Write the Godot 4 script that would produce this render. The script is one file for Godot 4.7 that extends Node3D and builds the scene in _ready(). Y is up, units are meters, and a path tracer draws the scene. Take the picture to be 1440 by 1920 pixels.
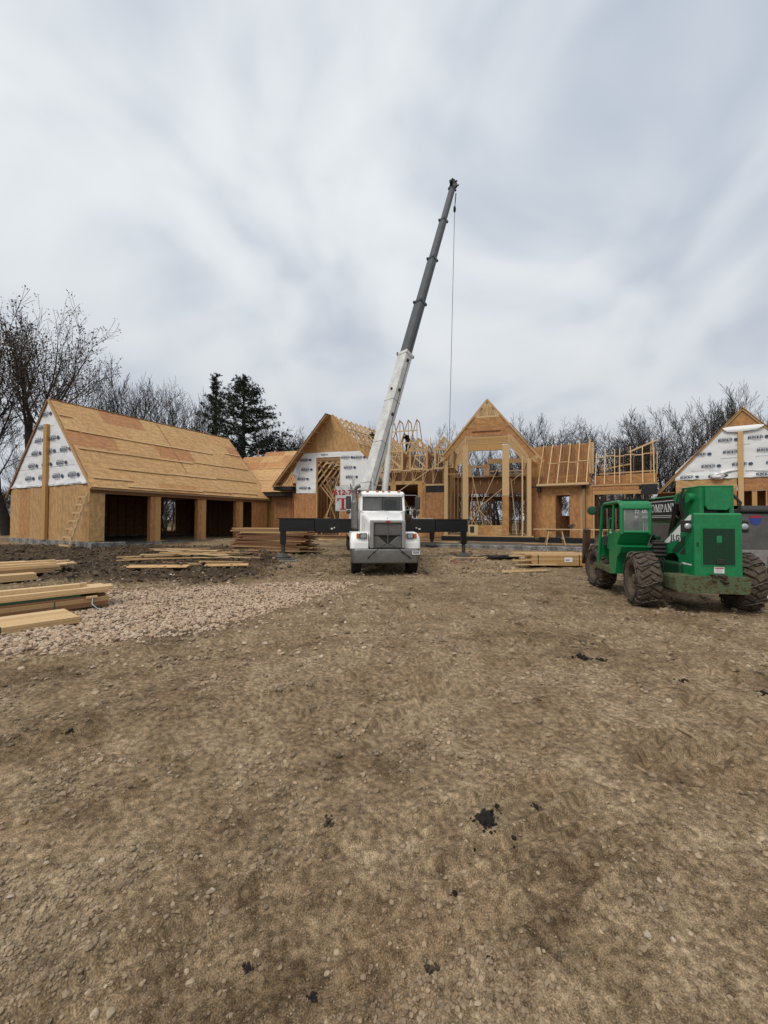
extends Node3D
# A house under construction: camera, sky and sun first, then ground, buildings, trees, machines, lumber, small things.

var R := RandomNumberGenerator.new()
var M := {}
var mesh_cache := {}
var taken := {}
const V0 := Vector3.ZERO
const SOIL_LIGHT := Vector3(0.435, 0.338, 0.228)
const SOIL_MID := Vector3(0.320, 0.238, 0.152)
const SOIL_DARK := Vector3(0.180, 0.127, 0.078)
const SOIL_MUD := Vector3(0.066, 0.048, 0.034)

# ---------------------------------------------------------------- mesh builder
class MB:
	var v := PackedVector3Array()
	var n := PackedVector3Array()
	var u := PackedVector2Array()
	func tri(a: Vector3, b: Vector3, c: Vector3, ua := Vector2.ZERO, ub := Vector2.ZERO, uc := Vector2.ZERO) -> void:
		var g := (c - a).cross(b - a).normalized()
		v.append(a); v.append(b); v.append(c)
		n.append(g); n.append(g); n.append(g)
		u.append(ua); u.append(ub); u.append(uc)
	func tris(a: Vector3, b: Vector3, c: Vector3, na: Vector3, nb: Vector3, nc: Vector3, ua := Vector2.ZERO, ub := Vector2.ZERO, uc := Vector2.ZERO) -> void:
		var g := (c - a).cross(b - a)
		if g.dot(na + nb + nc) < 0.0:
			v.append(a); v.append(c); v.append(b)
			n.append(na); n.append(nc); n.append(nb)
			u.append(ua); u.append(uc); u.append(ub)
		else:
			v.append(a); v.append(b); v.append(c)
			n.append(na); n.append(nb); n.append(nc)
			u.append(ua); u.append(ub); u.append(uc)
	# quad a b c d, with a hint of which way is out
	func quad(a: Vector3, b: Vector3, c: Vector3, d: Vector3, out := Vector3.ZERO, su := 1.0, sv := 1.0, uo := Vector2.ZERO) -> void:
		var g := (c - a).cross(b - a) + (d - a).cross(c - a)
		var w := a.distance_to(b) * su
		var h := a.distance_to(d) * sv
		var q := [uo, uo + Vector2(w, 0), uo + Vector2(w, h), uo + Vector2(0, h)]
		if h > w:
			q = [uo, uo + Vector2(0, w), uo + Vector2(h, w), uo + Vector2(h, 0)]
		if out != Vector3.ZERO and g.dot(out) < 0.0:
			tri(a, c, b, q[0], q[2], q[1]); tri(a, d, c, q[0], q[3], q[2])
		else:
			tri(a, b, c, q[0], q[1], q[2]); tri(a, c, d, q[0], q[2], q[3])
	func box(s: Vector3, t := Transform3D(), bev := 0.0, uo := Vector2.ZERO) -> void:
		var h := s * 0.5
		var b := minf(bev, minf(h.x, minf(h.y, h.z)) * 0.9)
		for ax in 3:
			var i := (ax + 1) % 3
			var j := (ax + 2) % 3
			for sg in [-1.0, 1.0]:
				var p := []
				for k in [[-1.0, -1.0], [1.0, -1.0], [1.0, 1.0], [-1.0, 1.0]]:
					var q := Vector3()
					q[ax] = sg * h[ax]; q[i] = k[0] * (h[i] - b); q[j] = k[1] * (h[j] - b)
					p.append(t * q)
				var o := Vector3(); o[ax] = sg
				quad(p[0], p[1], p[2], p[3], t.basis * o, 1.0, 1.0, uo)
		if b <= 0.0: return
		for ax in 3:
			var i := (ax + 1) % 3
			var j := (ax + 2) % 3
			for si in [-1.0, 1.0]:
				for sj in [-1.0, 1.0]:
					var a0 := Vector3(); var a1 := Vector3(); var b0 := Vector3(); var b1 := Vector3()
					a0[ax] = -(h[ax] - b); a1[ax] = h[ax] - b; b0[ax] = a0[ax]; b1[ax] = a1[ax]
					a0[i] = si * h[i]; a0[j] = sj * (h[j] - b); a1[i] = a0[i]; a1[j] = a0[j]
					b0[i] = si * (h[i] - b); b0[j] = sj * h[j]; b1[i] = b0[i]; b1[j] = b0[j]
					var o := Vector3(); o[i] = si; o[j] = sj
					quad(t * a0, t * a1, t * b1, t * b0, t.basis * o)
		for sx in [-1.0, 1.0]:
			for sy in [-1.0, 1.0]:
				for sz in [-1.0, 1.0]:
					var a := Vector3(sx * h.x, sy * (h.y - b), sz * (h.z - b))
					var c := Vector3(sx * (h.x - b), sy * h.y, sz * (h.z - b))
					var d := Vector3(sx * (h.x - b), sy * (h.y - b), sz * h.z)
					var o := Vector3(sx, sy, sz)
					if (d - a).cross(c - a).dot(o) < 0.0: tri(t * a, t * d, t * c)
					else: tri(t * a, t * c, t * d)
	func tube(p: Array, r: Array, sides := 8, cap := true) -> void:
		var m := p.size()
		var rings := []
		var x := Vector3.ZERO
		for k in m:
			var d: Vector3 = (p[mini(k + 1, m - 1)] - p[maxi(k - 1, 0)]).normalized()
			if k == 0:
				x = d.cross(Vector3.UP if absf(d.y) < 0.9 else Vector3.RIGHT).normalized()
			else:
				x = (x - d * x.dot(d)).normalized()
			var y := d.cross(x)
			var ring := []
			for s in sides:
				var a := TAU * s / sides
				ring.append(x * cos(a) + y * sin(a))
			rings.append(ring)
		var l := 0.0
		for k in m - 1:
			var l2: float = l + (p[k + 1] as Vector3).distance_to(p[k])
			for s in sides:
				var t := (s + 1) % sides
				var a: Vector3 = p[k] + rings[k][s] * r[k]
				var b: Vector3 = p[k] + rings[k][t] * r[k]
				var c: Vector3 = p[k + 1] + rings[k + 1][t] * r[k + 1]
				var d2: Vector3 = p[k + 1] + rings[k + 1][s] * r[k + 1]
				var ua := Vector2(l, float(s) / sides); var ub := Vector2(l, float(s + 1) / sides)
				var uc := Vector2(l2, float(s + 1) / sides); var ud := Vector2(l2, float(s) / sides)
				tris(a, b, c, rings[k][s], rings[k][t], rings[k + 1][t], ua, ub, uc)
				tris(a, c, d2, rings[k][s], rings[k + 1][t], rings[k + 1][s], ua, uc, ud)
			l = l2
		if cap:
			for e in [0, m - 1]:
				for s in range(1, sides - 1):
					tri(p[e] + rings[e][0] * r[e], p[e] + rings[e][s] * r[e], p[e] + rings[e][s + 1] * r[e])
	# profile of (radius, height) turned about the local y axis
	func lathe(prof: Array, segs: int, t := Transform3D()) -> void:
		for k in prof.size() - 1:
			var a: Vector2 = prof[k]
			var b: Vector2 = prof[k + 1]
			var e := (b - a).normalized()
			var nn := Vector2(e.y, -e.x)
			for s in segs:
				var a0 := TAU * s / segs
				var a1 := TAU * (s + 1) / segs
				var c0 := Vector3(cos(a0), 0, sin(a0)); var c1 := Vector3(cos(a1), 0, sin(a1))
				var n0 := (t.basis * (c0 * nn.x + Vector3.UP * nn.y)).normalized()
				var n1 := (t.basis * (c1 * nn.x + Vector3.UP * nn.y)).normalized()
				var p0 := t * (c0 * a.x + Vector3.UP * a.y); var p1 := t * (c1 * a.x + Vector3.UP * a.y)
				var p2 := t * (c1 * b.x + Vector3.UP * b.y); var p3 := t * (c0 * b.x + Vector3.UP * b.y)
				if a.x > 0.0001: tris(p0, p1, p2, n0, n1, n1, Vector2(a0, a.y), Vector2(a1, a.y), Vector2(a1, b.y))
				if b.x > 0.0001: tris(p0, p2, p3, n0, n1, n0, Vector2(a0, a.y), Vector2(a1, b.y), Vector2(a0, b.y))
	# polygon in x, y pushed along z from z0 to z1
	func prism(poly: Array, z0: float, z1: float, t := Transform3D(), uo := Vector2.ZERO, flip := false) -> void:
		var pk := PackedVector2Array(poly)
		var ix := Geometry2D.triangulate_polygon(pk)
		for k in range(0, ix.size(), 3):
			for z in [z0, z1]:
				var q := []
				var uv := []
				for e in 3:
					var w: Vector2 = pk[ix[k + e]]
					q.append(t * Vector3(w.x, w.y, z))
					uv.append(uo + (Vector2(w.y, w.x) if flip else w))
				var out := t.basis * Vector3(0, 0, signf(z - (z0 + z1) * 0.5))
				if (q[2] - q[0]).cross(q[1] - q[0]).dot(out) < 0.0: tri(q[0], q[2], q[1], uv[0], uv[2], uv[1])
				else: tri(q[0], q[1], q[2], uv[0], uv[1], uv[2])
		var cw := Geometry2D.is_polygon_clockwise(pk)
		for k in pk.size():
			var a := pk[k]; var b := pk[(k + 1) % pk.size()]
			var e := (b - a)
			var o := Vector3(-e.y, e.x, 0) if cw else Vector3(e.y, -e.x, 0)
			quad(t * Vector3(a.x, a.y, z0), t * Vector3(b.x, b.y, z0), t * Vector3(b.x, b.y, z1), t * Vector3(a.x, a.y, z1), t.basis * o)
	# skin through rows of points, smooth; closed = each row joins up
	func loft(rows: Array, closed := false, ends := false) -> void:
		var m: int = rows[0].size()
		var nr := []
		for i in rows.size():
			var nl := []
			for j in m:
				var du: Vector3 = rows[mini(i + 1, rows.size() - 1)][j] - rows[maxi(i - 1, 0)][j]
				var jp := (j + 1) % m if closed else mini(j + 1, m - 1)
				var jm := (j - 1 + m) % m if closed else maxi(j - 1, 0)
				nl.append(du.cross(rows[i][jp] - rows[i][jm]).normalized())
			nr.append(nl)
		for i in rows.size() - 1:
			for j in (m if closed else m - 1):
				var k := (j + 1) % m
				tris(rows[i][j], rows[i][k], rows[i + 1][k], nr[i][j], nr[i][k], nr[i + 1][k], Vector2(i, j), Vector2(i, j + 1), Vector2(i + 1, j + 1))
				tris(rows[i][j], rows[i + 1][k], rows[i + 1][j], nr[i][j], nr[i + 1][k], nr[i + 1][j], Vector2(i, j), Vector2(i + 1, j + 1), Vector2(i + 1, j))
		if ends:
			for i in [0, rows.size() - 1]:
				for j in range(1, m - 1): tri(rows[i][0], rows[i][j], rows[i][j + 1])
	func add(m: Mesh, t := Transform3D()) -> void:
		for s in m.get_surface_count():
			var ar := m.surface_get_arrays(s)
			var vv: PackedVector3Array = ar[Mesh.ARRAY_VERTEX]
			var nn: PackedVector3Array = ar[Mesh.ARRAY_NORMAL]
			var ii = ar[Mesh.ARRAY_INDEX]
			var cnt: int = ii.size() if ii != null else vv.size()
			for k in cnt:
				var e: int = ii[k] if ii != null else k
				v.append(t * vv[e]); n.append((t.basis * nn[e]).normalized()); u.append(Vector2(vv[e].x, vv[e].y))
	func mesh() -> ArrayMesh:
		var ar := []
		ar.resize(Mesh.ARRAY_MAX)
		ar[Mesh.ARRAY_VERTEX] = v
		ar[Mesh.ARRAY_NORMAL] = n
		ar[Mesh.ARRAY_TEX_UV] = u
		var m := ArrayMesh.new()
		m.add_surface_from_arrays(Mesh.PRIMITIVE_TRIANGLES, ar)
		return m

# ---------------------------------------------------------------- helpers
func numbered(called: String) -> String:
	if not taken.has(called):
		taken[called] = 0
		return called
	taken[called] += 1
	return "%s_%03d" % [called, taken[called]]

func tag(o: Node3D, label: String, category: String, group := "", kind := "") -> Node3D:
	if label: o.set_meta("label", label)
	if category: o.set_meta("category", category)
	if group: o.set_meta("group", group)
	if kind: o.set_meta("kind", kind)
	return o

func thing(called: String, label: String, category: String, at := V0, turn := 0.0, group := "") -> Node3D:
	var o := Node3D.new()
	o.name = numbered(called)
	add_child(o)
	o.position = at
	o.rotation.y = turn
	return tag(o, label, category, group, "thing")

func P(parent: Node, called: String, m: Mesh, mat: Material, pos := V0, bas := Basis()) -> MeshInstance3D:
	var o := MeshInstance3D.new()
	o.name = numbered(called) if parent == self else called
	o.mesh = m
	o.material_override = mat
	o.transform = Transform3D(bas, pos)
	parent.add_child(o, true)
	return o

func N(parent: Node, called: String, pos := V0, bas := Basis()) -> Node3D:
	var o := Node3D.new()
	o.name = called
	o.transform = Transform3D(bas, pos)
	parent.add_child(o, true)
	return o

func boxm(s: Vector3, bev := 0.0, variant := 0) -> ArrayMesh:
	var key := "%.3f %.3f %.3f %.3f %d" % [s.x, s.y, s.z, bev, variant]
	if not mesh_cache.has(key):
		var b := MB.new()
		b.box(s, Transform3D(), bev, Vector2(variant * 0.613, variant * 0.377))
		mesh_cache[key] = b.mesh()
	return mesh_cache[key]

# an axis-aligned piece from corner to corner
var xk := 1.0 # sideways scale of the block being framed
func bx(parent: Node, called: String, a: Vector3, b: Vector3, mat: Material, bev := 0.0) -> MeshInstance3D:
	a.x *= xk
	b.x *= xk
	return P(parent, called, boxm((b - a).abs(), bev, R.randi() % 5), mat, (a + b) * 0.5)

func along(a: Vector3, b: Vector3, up := Vector3.UP) -> Basis:
	var x := (b - a).normalized()
	var z := x.cross(up)
	if z.length() < 0.05: z = x.cross(Vector3(0, 0, 1))
	if z.length() < 0.05: z = x.cross(Vector3(1, 0, 0))
	z = z.normalized()
	return Basis(x, z.cross(x), z)

# a stick of lumber from a to b; h is its height along up, w its thickness across
func beam(parent: Node, called: String, a: Vector3, b: Vector3, h: float, w: float, mat: Material, up := Vector3.UP, bev := 0.0) -> MeshInstance3D:
	a.x *= xk
	b.x *= xk
	var l := snappedf(a.distance_to(b), 0.01)
	return P(parent, called, boxm(Vector3(l, h, w), bev, R.randi() % 5), mat, (a + b) * 0.5, along(a, b, up))

func pick(a: Array): return a[R.randi() % a.size()]

func noise(seed_: int, freq: float, oct := 3, type := FastNoiseLite.TYPE_SIMPLEX_SMOOTH) -> FastNoiseLite:
	var f := FastNoiseLite.new()
	f.seed = seed_
	f.noise_type = type
	f.frequency = freq
	f.fractal_octaves = oct
	f.fractal_type = FastNoiseLite.FRACTAL_FBM if oct > 1 else FastNoiseLite.FRACTAL_NONE
	return f

func srgb(r: float, g: float, b: float) -> Color: return Color(r, g, b).linear_to_srgb()

func tex(w: int, h: int, f: Callable) -> ImageTexture:
	var im := Image.create(w, h, false, Image.FORMAT_RGB8)
	for y in h:
		for x in w: im.set_pixel(x, y, f.call(x, y))
	return ImageTexture.create_from_image(im)

func bump_tex(w: int, h: int, nz: FastNoiseLite, strength := 3.0) -> ImageTexture:
	var im := nz.get_seamless_image(w, h)
	im.convert(Image.FORMAT_RGBA8)
	im.bump_map_to_normal_map(strength)
	return ImageTexture.create_from_image(im)

func mat(lin: Vector3, rough := 0.8, metal := 0.0, t: Texture2D = null, uvs := 1.0) -> StandardMaterial3D:
	var m := StandardMaterial3D.new()
	m.albedo_color = srgb(lin.x, lin.y, lin.z)
	m.roughness = rough
	m.metallic = metal
	if t:
		m.albedo_texture = t
		m.uv1_scale = Vector3(uvs, uvs, uvs)
	return m

func tri_mat(lin: Vector3, rough: float, metal: float, t: Texture2D, sc: float, nm: Texture2D = null, nstr := 0.5) -> StandardMaterial3D:
	var m := mat(lin, rough, metal, t, sc)
	m.uv1_triplanar = true
	if nm:
		m.normal_enabled = true
		m.normal_texture = nm
		m.normal_scale = nstr
	return m

func make_materials() -> void:
	# wood grain: streaks along u, knots
	var st := noise(11, 1.0, 3)
	var kn := noise(12, 0.03, 2)
	var fine := noise(13, 0.9, 1)
	var grain := tex(512, 256, func(x, y):
		var w := kn.get_noise_2d(x * 0.6, y * 1.2) * 7.0
		var s := st.get_noise_2d(x * 0.012, y * 0.16 + w) * 0.5 + 0.5
		var q := 0.80 + 0.20 * s + fine.get_noise_2d(x * 0.3, y) * 0.05
		var d := smoothstep(0.55, 0.75, kn.get_noise_2d(x * 1.3 + 400.0, y * 3.1)) * 0.35
		return Color(q, q * (0.95 + 0.05 * s) - d * 0.5, q * (0.88 + 0.1 * s) - d * 0.6))
	var cat := noise(21, 0.012, 3)
	var knot := noise(22, 0.045, 1, FastNoiseLite.TYPE_CELLULAR)
	knot.cellular_return_type = FastNoiseLite.RETURN_DISTANCE
	var ply := tex(512, 512, func(x, y):
		var w := cat.get_noise_2d(x * 0.35, y * 2.0) * 16.0
		var s := sin((y * 0.16 + w) * 1.6) * 0.5 + 0.5
		var b := cat.get_noise_2d(x * 0.7 + 900.0, y * 1.5) * 0.5 + 0.5
		var f := st.get_noise_2d(x * 0.05, y * 0.8) * 0.5 + 0.5
		var k := 1.0 - smoothstep(-0.97, -0.88, knot.get_noise_2d(x * 0.55, y))
		var q := 0.60 + 0.17 * s * b + 0.19 * b + 0.16 * f
		return Color(q - k * 0.32, q * 0.97 - k * 0.40, q * 0.92 - k * 0.40))
	var bl := noise(31, 0.012, 4)
	var bl2 := noise(32, 0.05, 3)
	var blot := tex(256, 256, func(x, y):
		var q := 0.72 + 0.24 * bl.get_noise_2d(x, y) + 0.20 * bl2.get_noise_2d(x, y)
		return Color(q, q, q))
	var soft := tex(256, 256, func(x, y):
		var q := 0.90 + 0.07 * bl.get_noise_2d(x, y) + 0.07 * bl2.get_noise_2d(x, y)
		return Color(q, q, q))
	# dried mud on paint: white where the paint is clean
	var mudm := tex(256, 256, func(x, y):
		var q := smoothstep(0.02, 0.40, bl.get_noise_2d(x * 1.5, y * 1.5) + 0.6 * bl2.get_noise_2d(x, y))
		var g := 0.9 + 0.1 * bl2.get_noise_2d(x * 3.0, y * 3.0)
		return Color(g, g, g).lerp(Color(0.95, 0.70, 0.50) * g, q))
	M.nm_fine = bump_tex(256, 256, noise(41, 0.08, 4), 4.0)
	M.nm_cloth = bump_tex(256, 256, noise(42, 0.02, 3), 6.0)
	M.blot = blot
	M.soft = soft
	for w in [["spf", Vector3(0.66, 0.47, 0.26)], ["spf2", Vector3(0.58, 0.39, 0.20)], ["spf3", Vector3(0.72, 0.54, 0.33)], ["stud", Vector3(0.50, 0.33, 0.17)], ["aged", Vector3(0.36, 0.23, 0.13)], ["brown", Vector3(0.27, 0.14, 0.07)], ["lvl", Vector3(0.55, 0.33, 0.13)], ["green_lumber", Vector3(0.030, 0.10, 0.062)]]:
		M[w[0]] = mat(w[1], 0.75, 0.0, grain, 0.9)
	var i := 0
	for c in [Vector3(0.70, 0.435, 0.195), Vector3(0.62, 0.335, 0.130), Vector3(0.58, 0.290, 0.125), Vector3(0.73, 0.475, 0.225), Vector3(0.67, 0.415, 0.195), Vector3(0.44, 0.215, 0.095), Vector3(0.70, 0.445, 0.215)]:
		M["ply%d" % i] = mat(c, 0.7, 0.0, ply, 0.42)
		i += 1
	M.wrap = mat(Vector3(0.72, 0.73, 0.74), 0.55, 0.0, null)
	M.wrap.normal_enabled = true
	M.wrap.normal_texture = M.nm_cloth
	M.wrap.normal_scale = 0.25
	M.wrap.cull_mode = BaseMaterial3D.CULL_DISABLED
	M.ink = mat(Vector3(0.035, 0.06, 0.12), 0.6)
	M.inkgrey = mat(Vector3(0.20, 0.23, 0.27), 0.6)
	M.concrete = tri_mat(Vector3(0.36, 0.345, 0.32), 0.9, 0.0, blot, 0.6, M.nm_fine, 0.5)
	M.membrane = mat(Vector3(0.014, 0.014, 0.016), 0.45, 0.0, blot, 0.5)
	M.slab = tri_mat(Vector3(0.20, 0.18, 0.155), 0.9, 0.0, blot, 0.4, M.nm_fine, 0.4)
	M.bark = tri_mat(Vector3(0.058, 0.047, 0.040), 0.95, 0.0, blot, 1.2)
	M.twig = mat(Vector3(0.050, 0.040, 0.034), 0.95)
	M.leaf = mat(Vector3(0.085, 0.060, 0.040), 0.9)
	M.clearglass = mat(Vector3(0.6, 0.65, 0.65), 0.05)
	M.clearglass.transparency = BaseMaterial3D.TRANSPARENCY_ALPHA
	M.clearglass.albedo_color.a = 0.12
	M.needle = mat(Vector3(0.022, 0.038, 0.018), 0.85)
	M.needle2 = mat(Vector3(0.016, 0.029, 0.014), 0.85)
	M.white = tri_mat(Vector3(0.82, 0.82, 0.81), 0.28, 0.0, null, 1.0)
	M.white.clearcoat_enabled = true
	M.white.clearcoat = 0.6
	M.offwhite = tri_mat(Vector3(0.66, 0.66, 0.63), 0.45, 0.0, soft, 0.35)
	M.boomgrey = tri_mat(Vector3(0.66, 0.66, 0.64), 0.5, 0.0, soft, 0.3)
	M.boomdark = tri_mat(Vector3(0.085, 0.088, 0.093), 0.42, 0.2, soft, 0.5)
	M.black = tri_mat(Vector3(0.009, 0.009, 0.010), 0.28, 0.0, soft, 0.7)
	M.blackmatt = mat(Vector3(0.02, 0.02, 0.02), 0.85)
	M.chrome = tri_mat(Vector3(0.62, 0.61, 0.59), 0.30, 1.0, soft, 1.5, M.nm_fine, 0.15)
	M.steel = tri_mat(Vector3(0.27, 0.262, 0.25), 0.42, 0.8, soft, 1.3, M.nm_fine, 0.25)
	M.darksteel = tri_mat(Vector3(0.10, 0.095, 0.09), 0.5, 0.6, soft, 1.0)
	M.rust = tri_mat(Vector3(0.14, 0.075, 0.045), 0.8, 0.2, blot, 1.2)
	M.tyre = tri_mat(Vector3(0.028, 0.026, 0.025), 0.85, 0.0, blot, 1.5)
	M.tyremud = tri_mat(Vector3(0.22, 0.165, 0.115), 0.95, 0.0, blot, 1.3, M.nm_fine, 0.8)
	M.tyremud2 = tri_mat(Vector3(0.150, 0.112, 0.080), 0.95, 0.0, blot, 1.7, M.nm_fine, 0.8)
	M.chain = tri_mat(Vector3(0.17, 0.145, 0.12), 0.5, 0.6, blot, 3.0)
	M.amber = mat(Vector3(0.50, 0.13, 0.02), 0.25)
	M.red = mat(Vector3(0.36, 0.012, 0.016), 0.45)
	M.greenpaint = tri_mat(Vector3(0.012, 0.235, 0.080), 0.34, 0.0, soft, 0.8)
	M.greenmuddy = tri_mat(Vector3(0.10, 0.135, 0.065), 0.75, 0.0, mudm, 1.1, M.nm_fine, 0.6)
	M.greendark = tri_mat(Vector3(0.008, 0.060, 0.026), 0.5, 0.0, soft, 1.0)
	M.sticker = mat(Vector3(0.76, 0.76, 0.75), 0.5)
	M.trailer = tri_mat(Vector3(0.135, 0.130, 0.128), 0.4, 0.25, soft, 0.4)
	M.blue = mat(Vector3(0.02, 0.055, 0.25), 0.4)
	M.cloth_dark = tri_mat(Vector3(0.014, 0.014, 0.016), 0.95, 0.0, blot, 3.0)
	M.denim = mat(Vector3(0.03, 0.035, 0.05), 0.95)
	M.skin = mat(Vector3(0.45, 0.27, 0.19), 0.6)
	M.hivis = mat(Vector3(0.75, 0.68, 0.45), 0.6)
	M.clod = tri_mat(Vector3(0.020, 0.015, 0.012), 0.95, 0.0, blot, 9.0, M.nm_fine, 0.6)
	M.clodbrown = tri_mat(Vector3(0.105, 0.074, 0.047), 0.95, 0.0, blot, 6.0, M.nm_fine, 0.6)
	M.stick = mat(Vector3(0.33, 0.25, 0.16), 0.9, 0.0, grain, 2.0)
	M.tarp = mat(Vector3(0.42, 0.50, 0.58), 0.5)
	var g := StandardMaterial3D.new()
	g.albedo_color = Color(0.05, 0.07, 0.08, 0.30)
	g.transparency = BaseMaterial3D.TRANSPARENCY_ALPHA
	g.roughness = 0.02
	g.metallic_specular = 0.45
	M.glass = g
	var lens := StandardMaterial3D.new()
	lens.albedo_color = Color(0.66, 0.68, 0.69)
	lens.roughness = 0.12
	lens.metallic = 0.3
	M.lens = lens

# ---------------------------------------------------------------- sky
func make_sky() -> Sky:
	var w := 1024
	var h := 512
	var im := Image.create(w, h, false, Image.FORMAT_RGBF)
	var big := noise(5, 0.55, 4)
	var mid := noise(6, 1.4, 5)
	var warp := noise(7, 0.8, 2)
	var sunward := Vector3(0.10, 0.66, -0.74).normalized()
	for y in h:
		var up := (0.5 - (y + 0.5) / h) * PI
		for x in w:
			var a := ((x + 0.5) / w - 0.5) * TAU
			var d := Vector3(sin(a) * cos(up), sin(up), -cos(a) * cos(up))
			if d.y < -0.08:
				im.set_pixel(x, y, Color(0.17, 0.14, 0.10))
				continue
			var q := Vector2(d.x, d.z) / (maxf(d.y, 0.0) + 0.38)
			var e := Vector2(warp.get_noise_2d(q.x, q.y), warp.get_noise_2d(q.x + 31.0, q.y)) * 0.22
			var c := big.get_noise_2d((q.x + e.x) * 2.4, (q.y + e.y) * 2.0)
			var f := mid.get_noise_2d((q.x + e.x) * 2.6, (q.y + e.y) * 2.2)
			var ang := d.angle_to(sunward)
			var glow := exp(-ang * ang / 0.42)
			var t := clampf(0.40 + 0.36 * c + 0.20 * f + 0.52 * glow, 0.0, 1.0)
			var col := Color(0.400, 0.452, 0.540).lerp(Color(0.690, 0.722, 0.745), smoothstep(0.0, 0.62, t))
			col = col.lerp(Color(0.820, 0.840, 0.835), smoothstep(0.55, 1.0, t))
			var lowk := 1.0 - smoothstep(0.05, 0.62, d.y)
			col = col.lerp(Color(0.485, 0.51, 0.555), lowk * 0.72)
			im.set_pixel(x, y, col * 0.90)
	var pm := PanoramaSkyMaterial.new()
	pm.panorama = ImageTexture.create_from_image(im)
	var s := Sky.new()
	s.sky_material = pm
	return s

# ---------------------------------------------------------------- ground
var n_big: FastNoiseLite
var n_mid: FastNoiseLite
var n_small: FastNoiseLite
var n_fine: FastNoiseLite
var n_lump: FastNoiseLite
var n_crumb: FastNoiseLite

func base_height(x: float, d: float) -> float:
	var y := -0.11 * smoothstep(3.0, 8.0, d)
	y += 0.39 * smoothstep(14.5, 21.0, d) + 0.22 * smoothstep(21.0, 27.0, d)
	return y

# tracks: centre x, centre d, radius, angle range, half width, tread kind
const TRACKS := [
	[-4.467, 6.946, 5.773, -0.78, 0.03, 0.165, 1], # tread print curving off to the left
	[-9.0, 16.5, 14.9, -1.35, 0.15, 0.26, 0],
	[-9.0, 16.5, 12.6, -1.40, 0.15, 0.26, 0],
	[9.0, 14.0, 12.9, 2.55, 4.35, 0.27, 2],
	[9.0, 14.0, 10.6, 2.55, 4.35, 0.27, 2],
	[14.0, 2.0, 11.2, 2.2, 3.55, 0.24, 2],
	[-3.0, 9.5, 8.3, -1.25, -0.1, 0.22, 0],
	[-3.0, 9.5, 6.4, -1.45, -0.45, 0.22, 2],
	[4.5, -6.0, 9.2, 1.2, 2.5, 0.26, 0],
]

func gravel_amount(x: float, d: float) -> float:
	# a bed of crushed stone spread left of the track
	var edge := 5.2 + 0.75 * maxf(0.0, x + 4.9) + 0.25 * n_mid.get_noise_2d(x * 2.0, d * 2.0)
	if x > -3.0: edge = 6.6 + (x + 3.0) * 2.3
	var far := 11.6 + 0.35 * (x + 4.0) + 0.5 * n_mid.get_noise_2d(x, d + 50.0)
	if x > -2.5: far = 12.1 + 0.2 * (x + 2.5)
	var g := smoothstep(edge - 0.45, edge + 0.55, d) * (1.0 - smoothstep(far - 0.4, far + 0.3, d))
	g *= 1.0 - smoothstep(-1.7, -0.3, x + 0.35 * n_mid.get_noise_2d(x + 9.0, d))
	return clampf(g, 0.0, 1.0)

func mud_amount(x: float, d: float) -> float:
	var g := smoothstep(11.3, 12.6, d + 0.8 * n_mid.get_noise_2d(x * 0.8, d * 0.8) - 0.33 * maxf(0.0, -4.5 - x) * 0.0) * (1.0 - smoothstep(20.0, 23.0, d))
	g *= 1.0 - smoothstep(-5.2, -3.4, x + 1.2 * n_mid.get_noise_2d(x + 70.0, d))
	return clampf(g, 0.0, 1.0)

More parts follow.
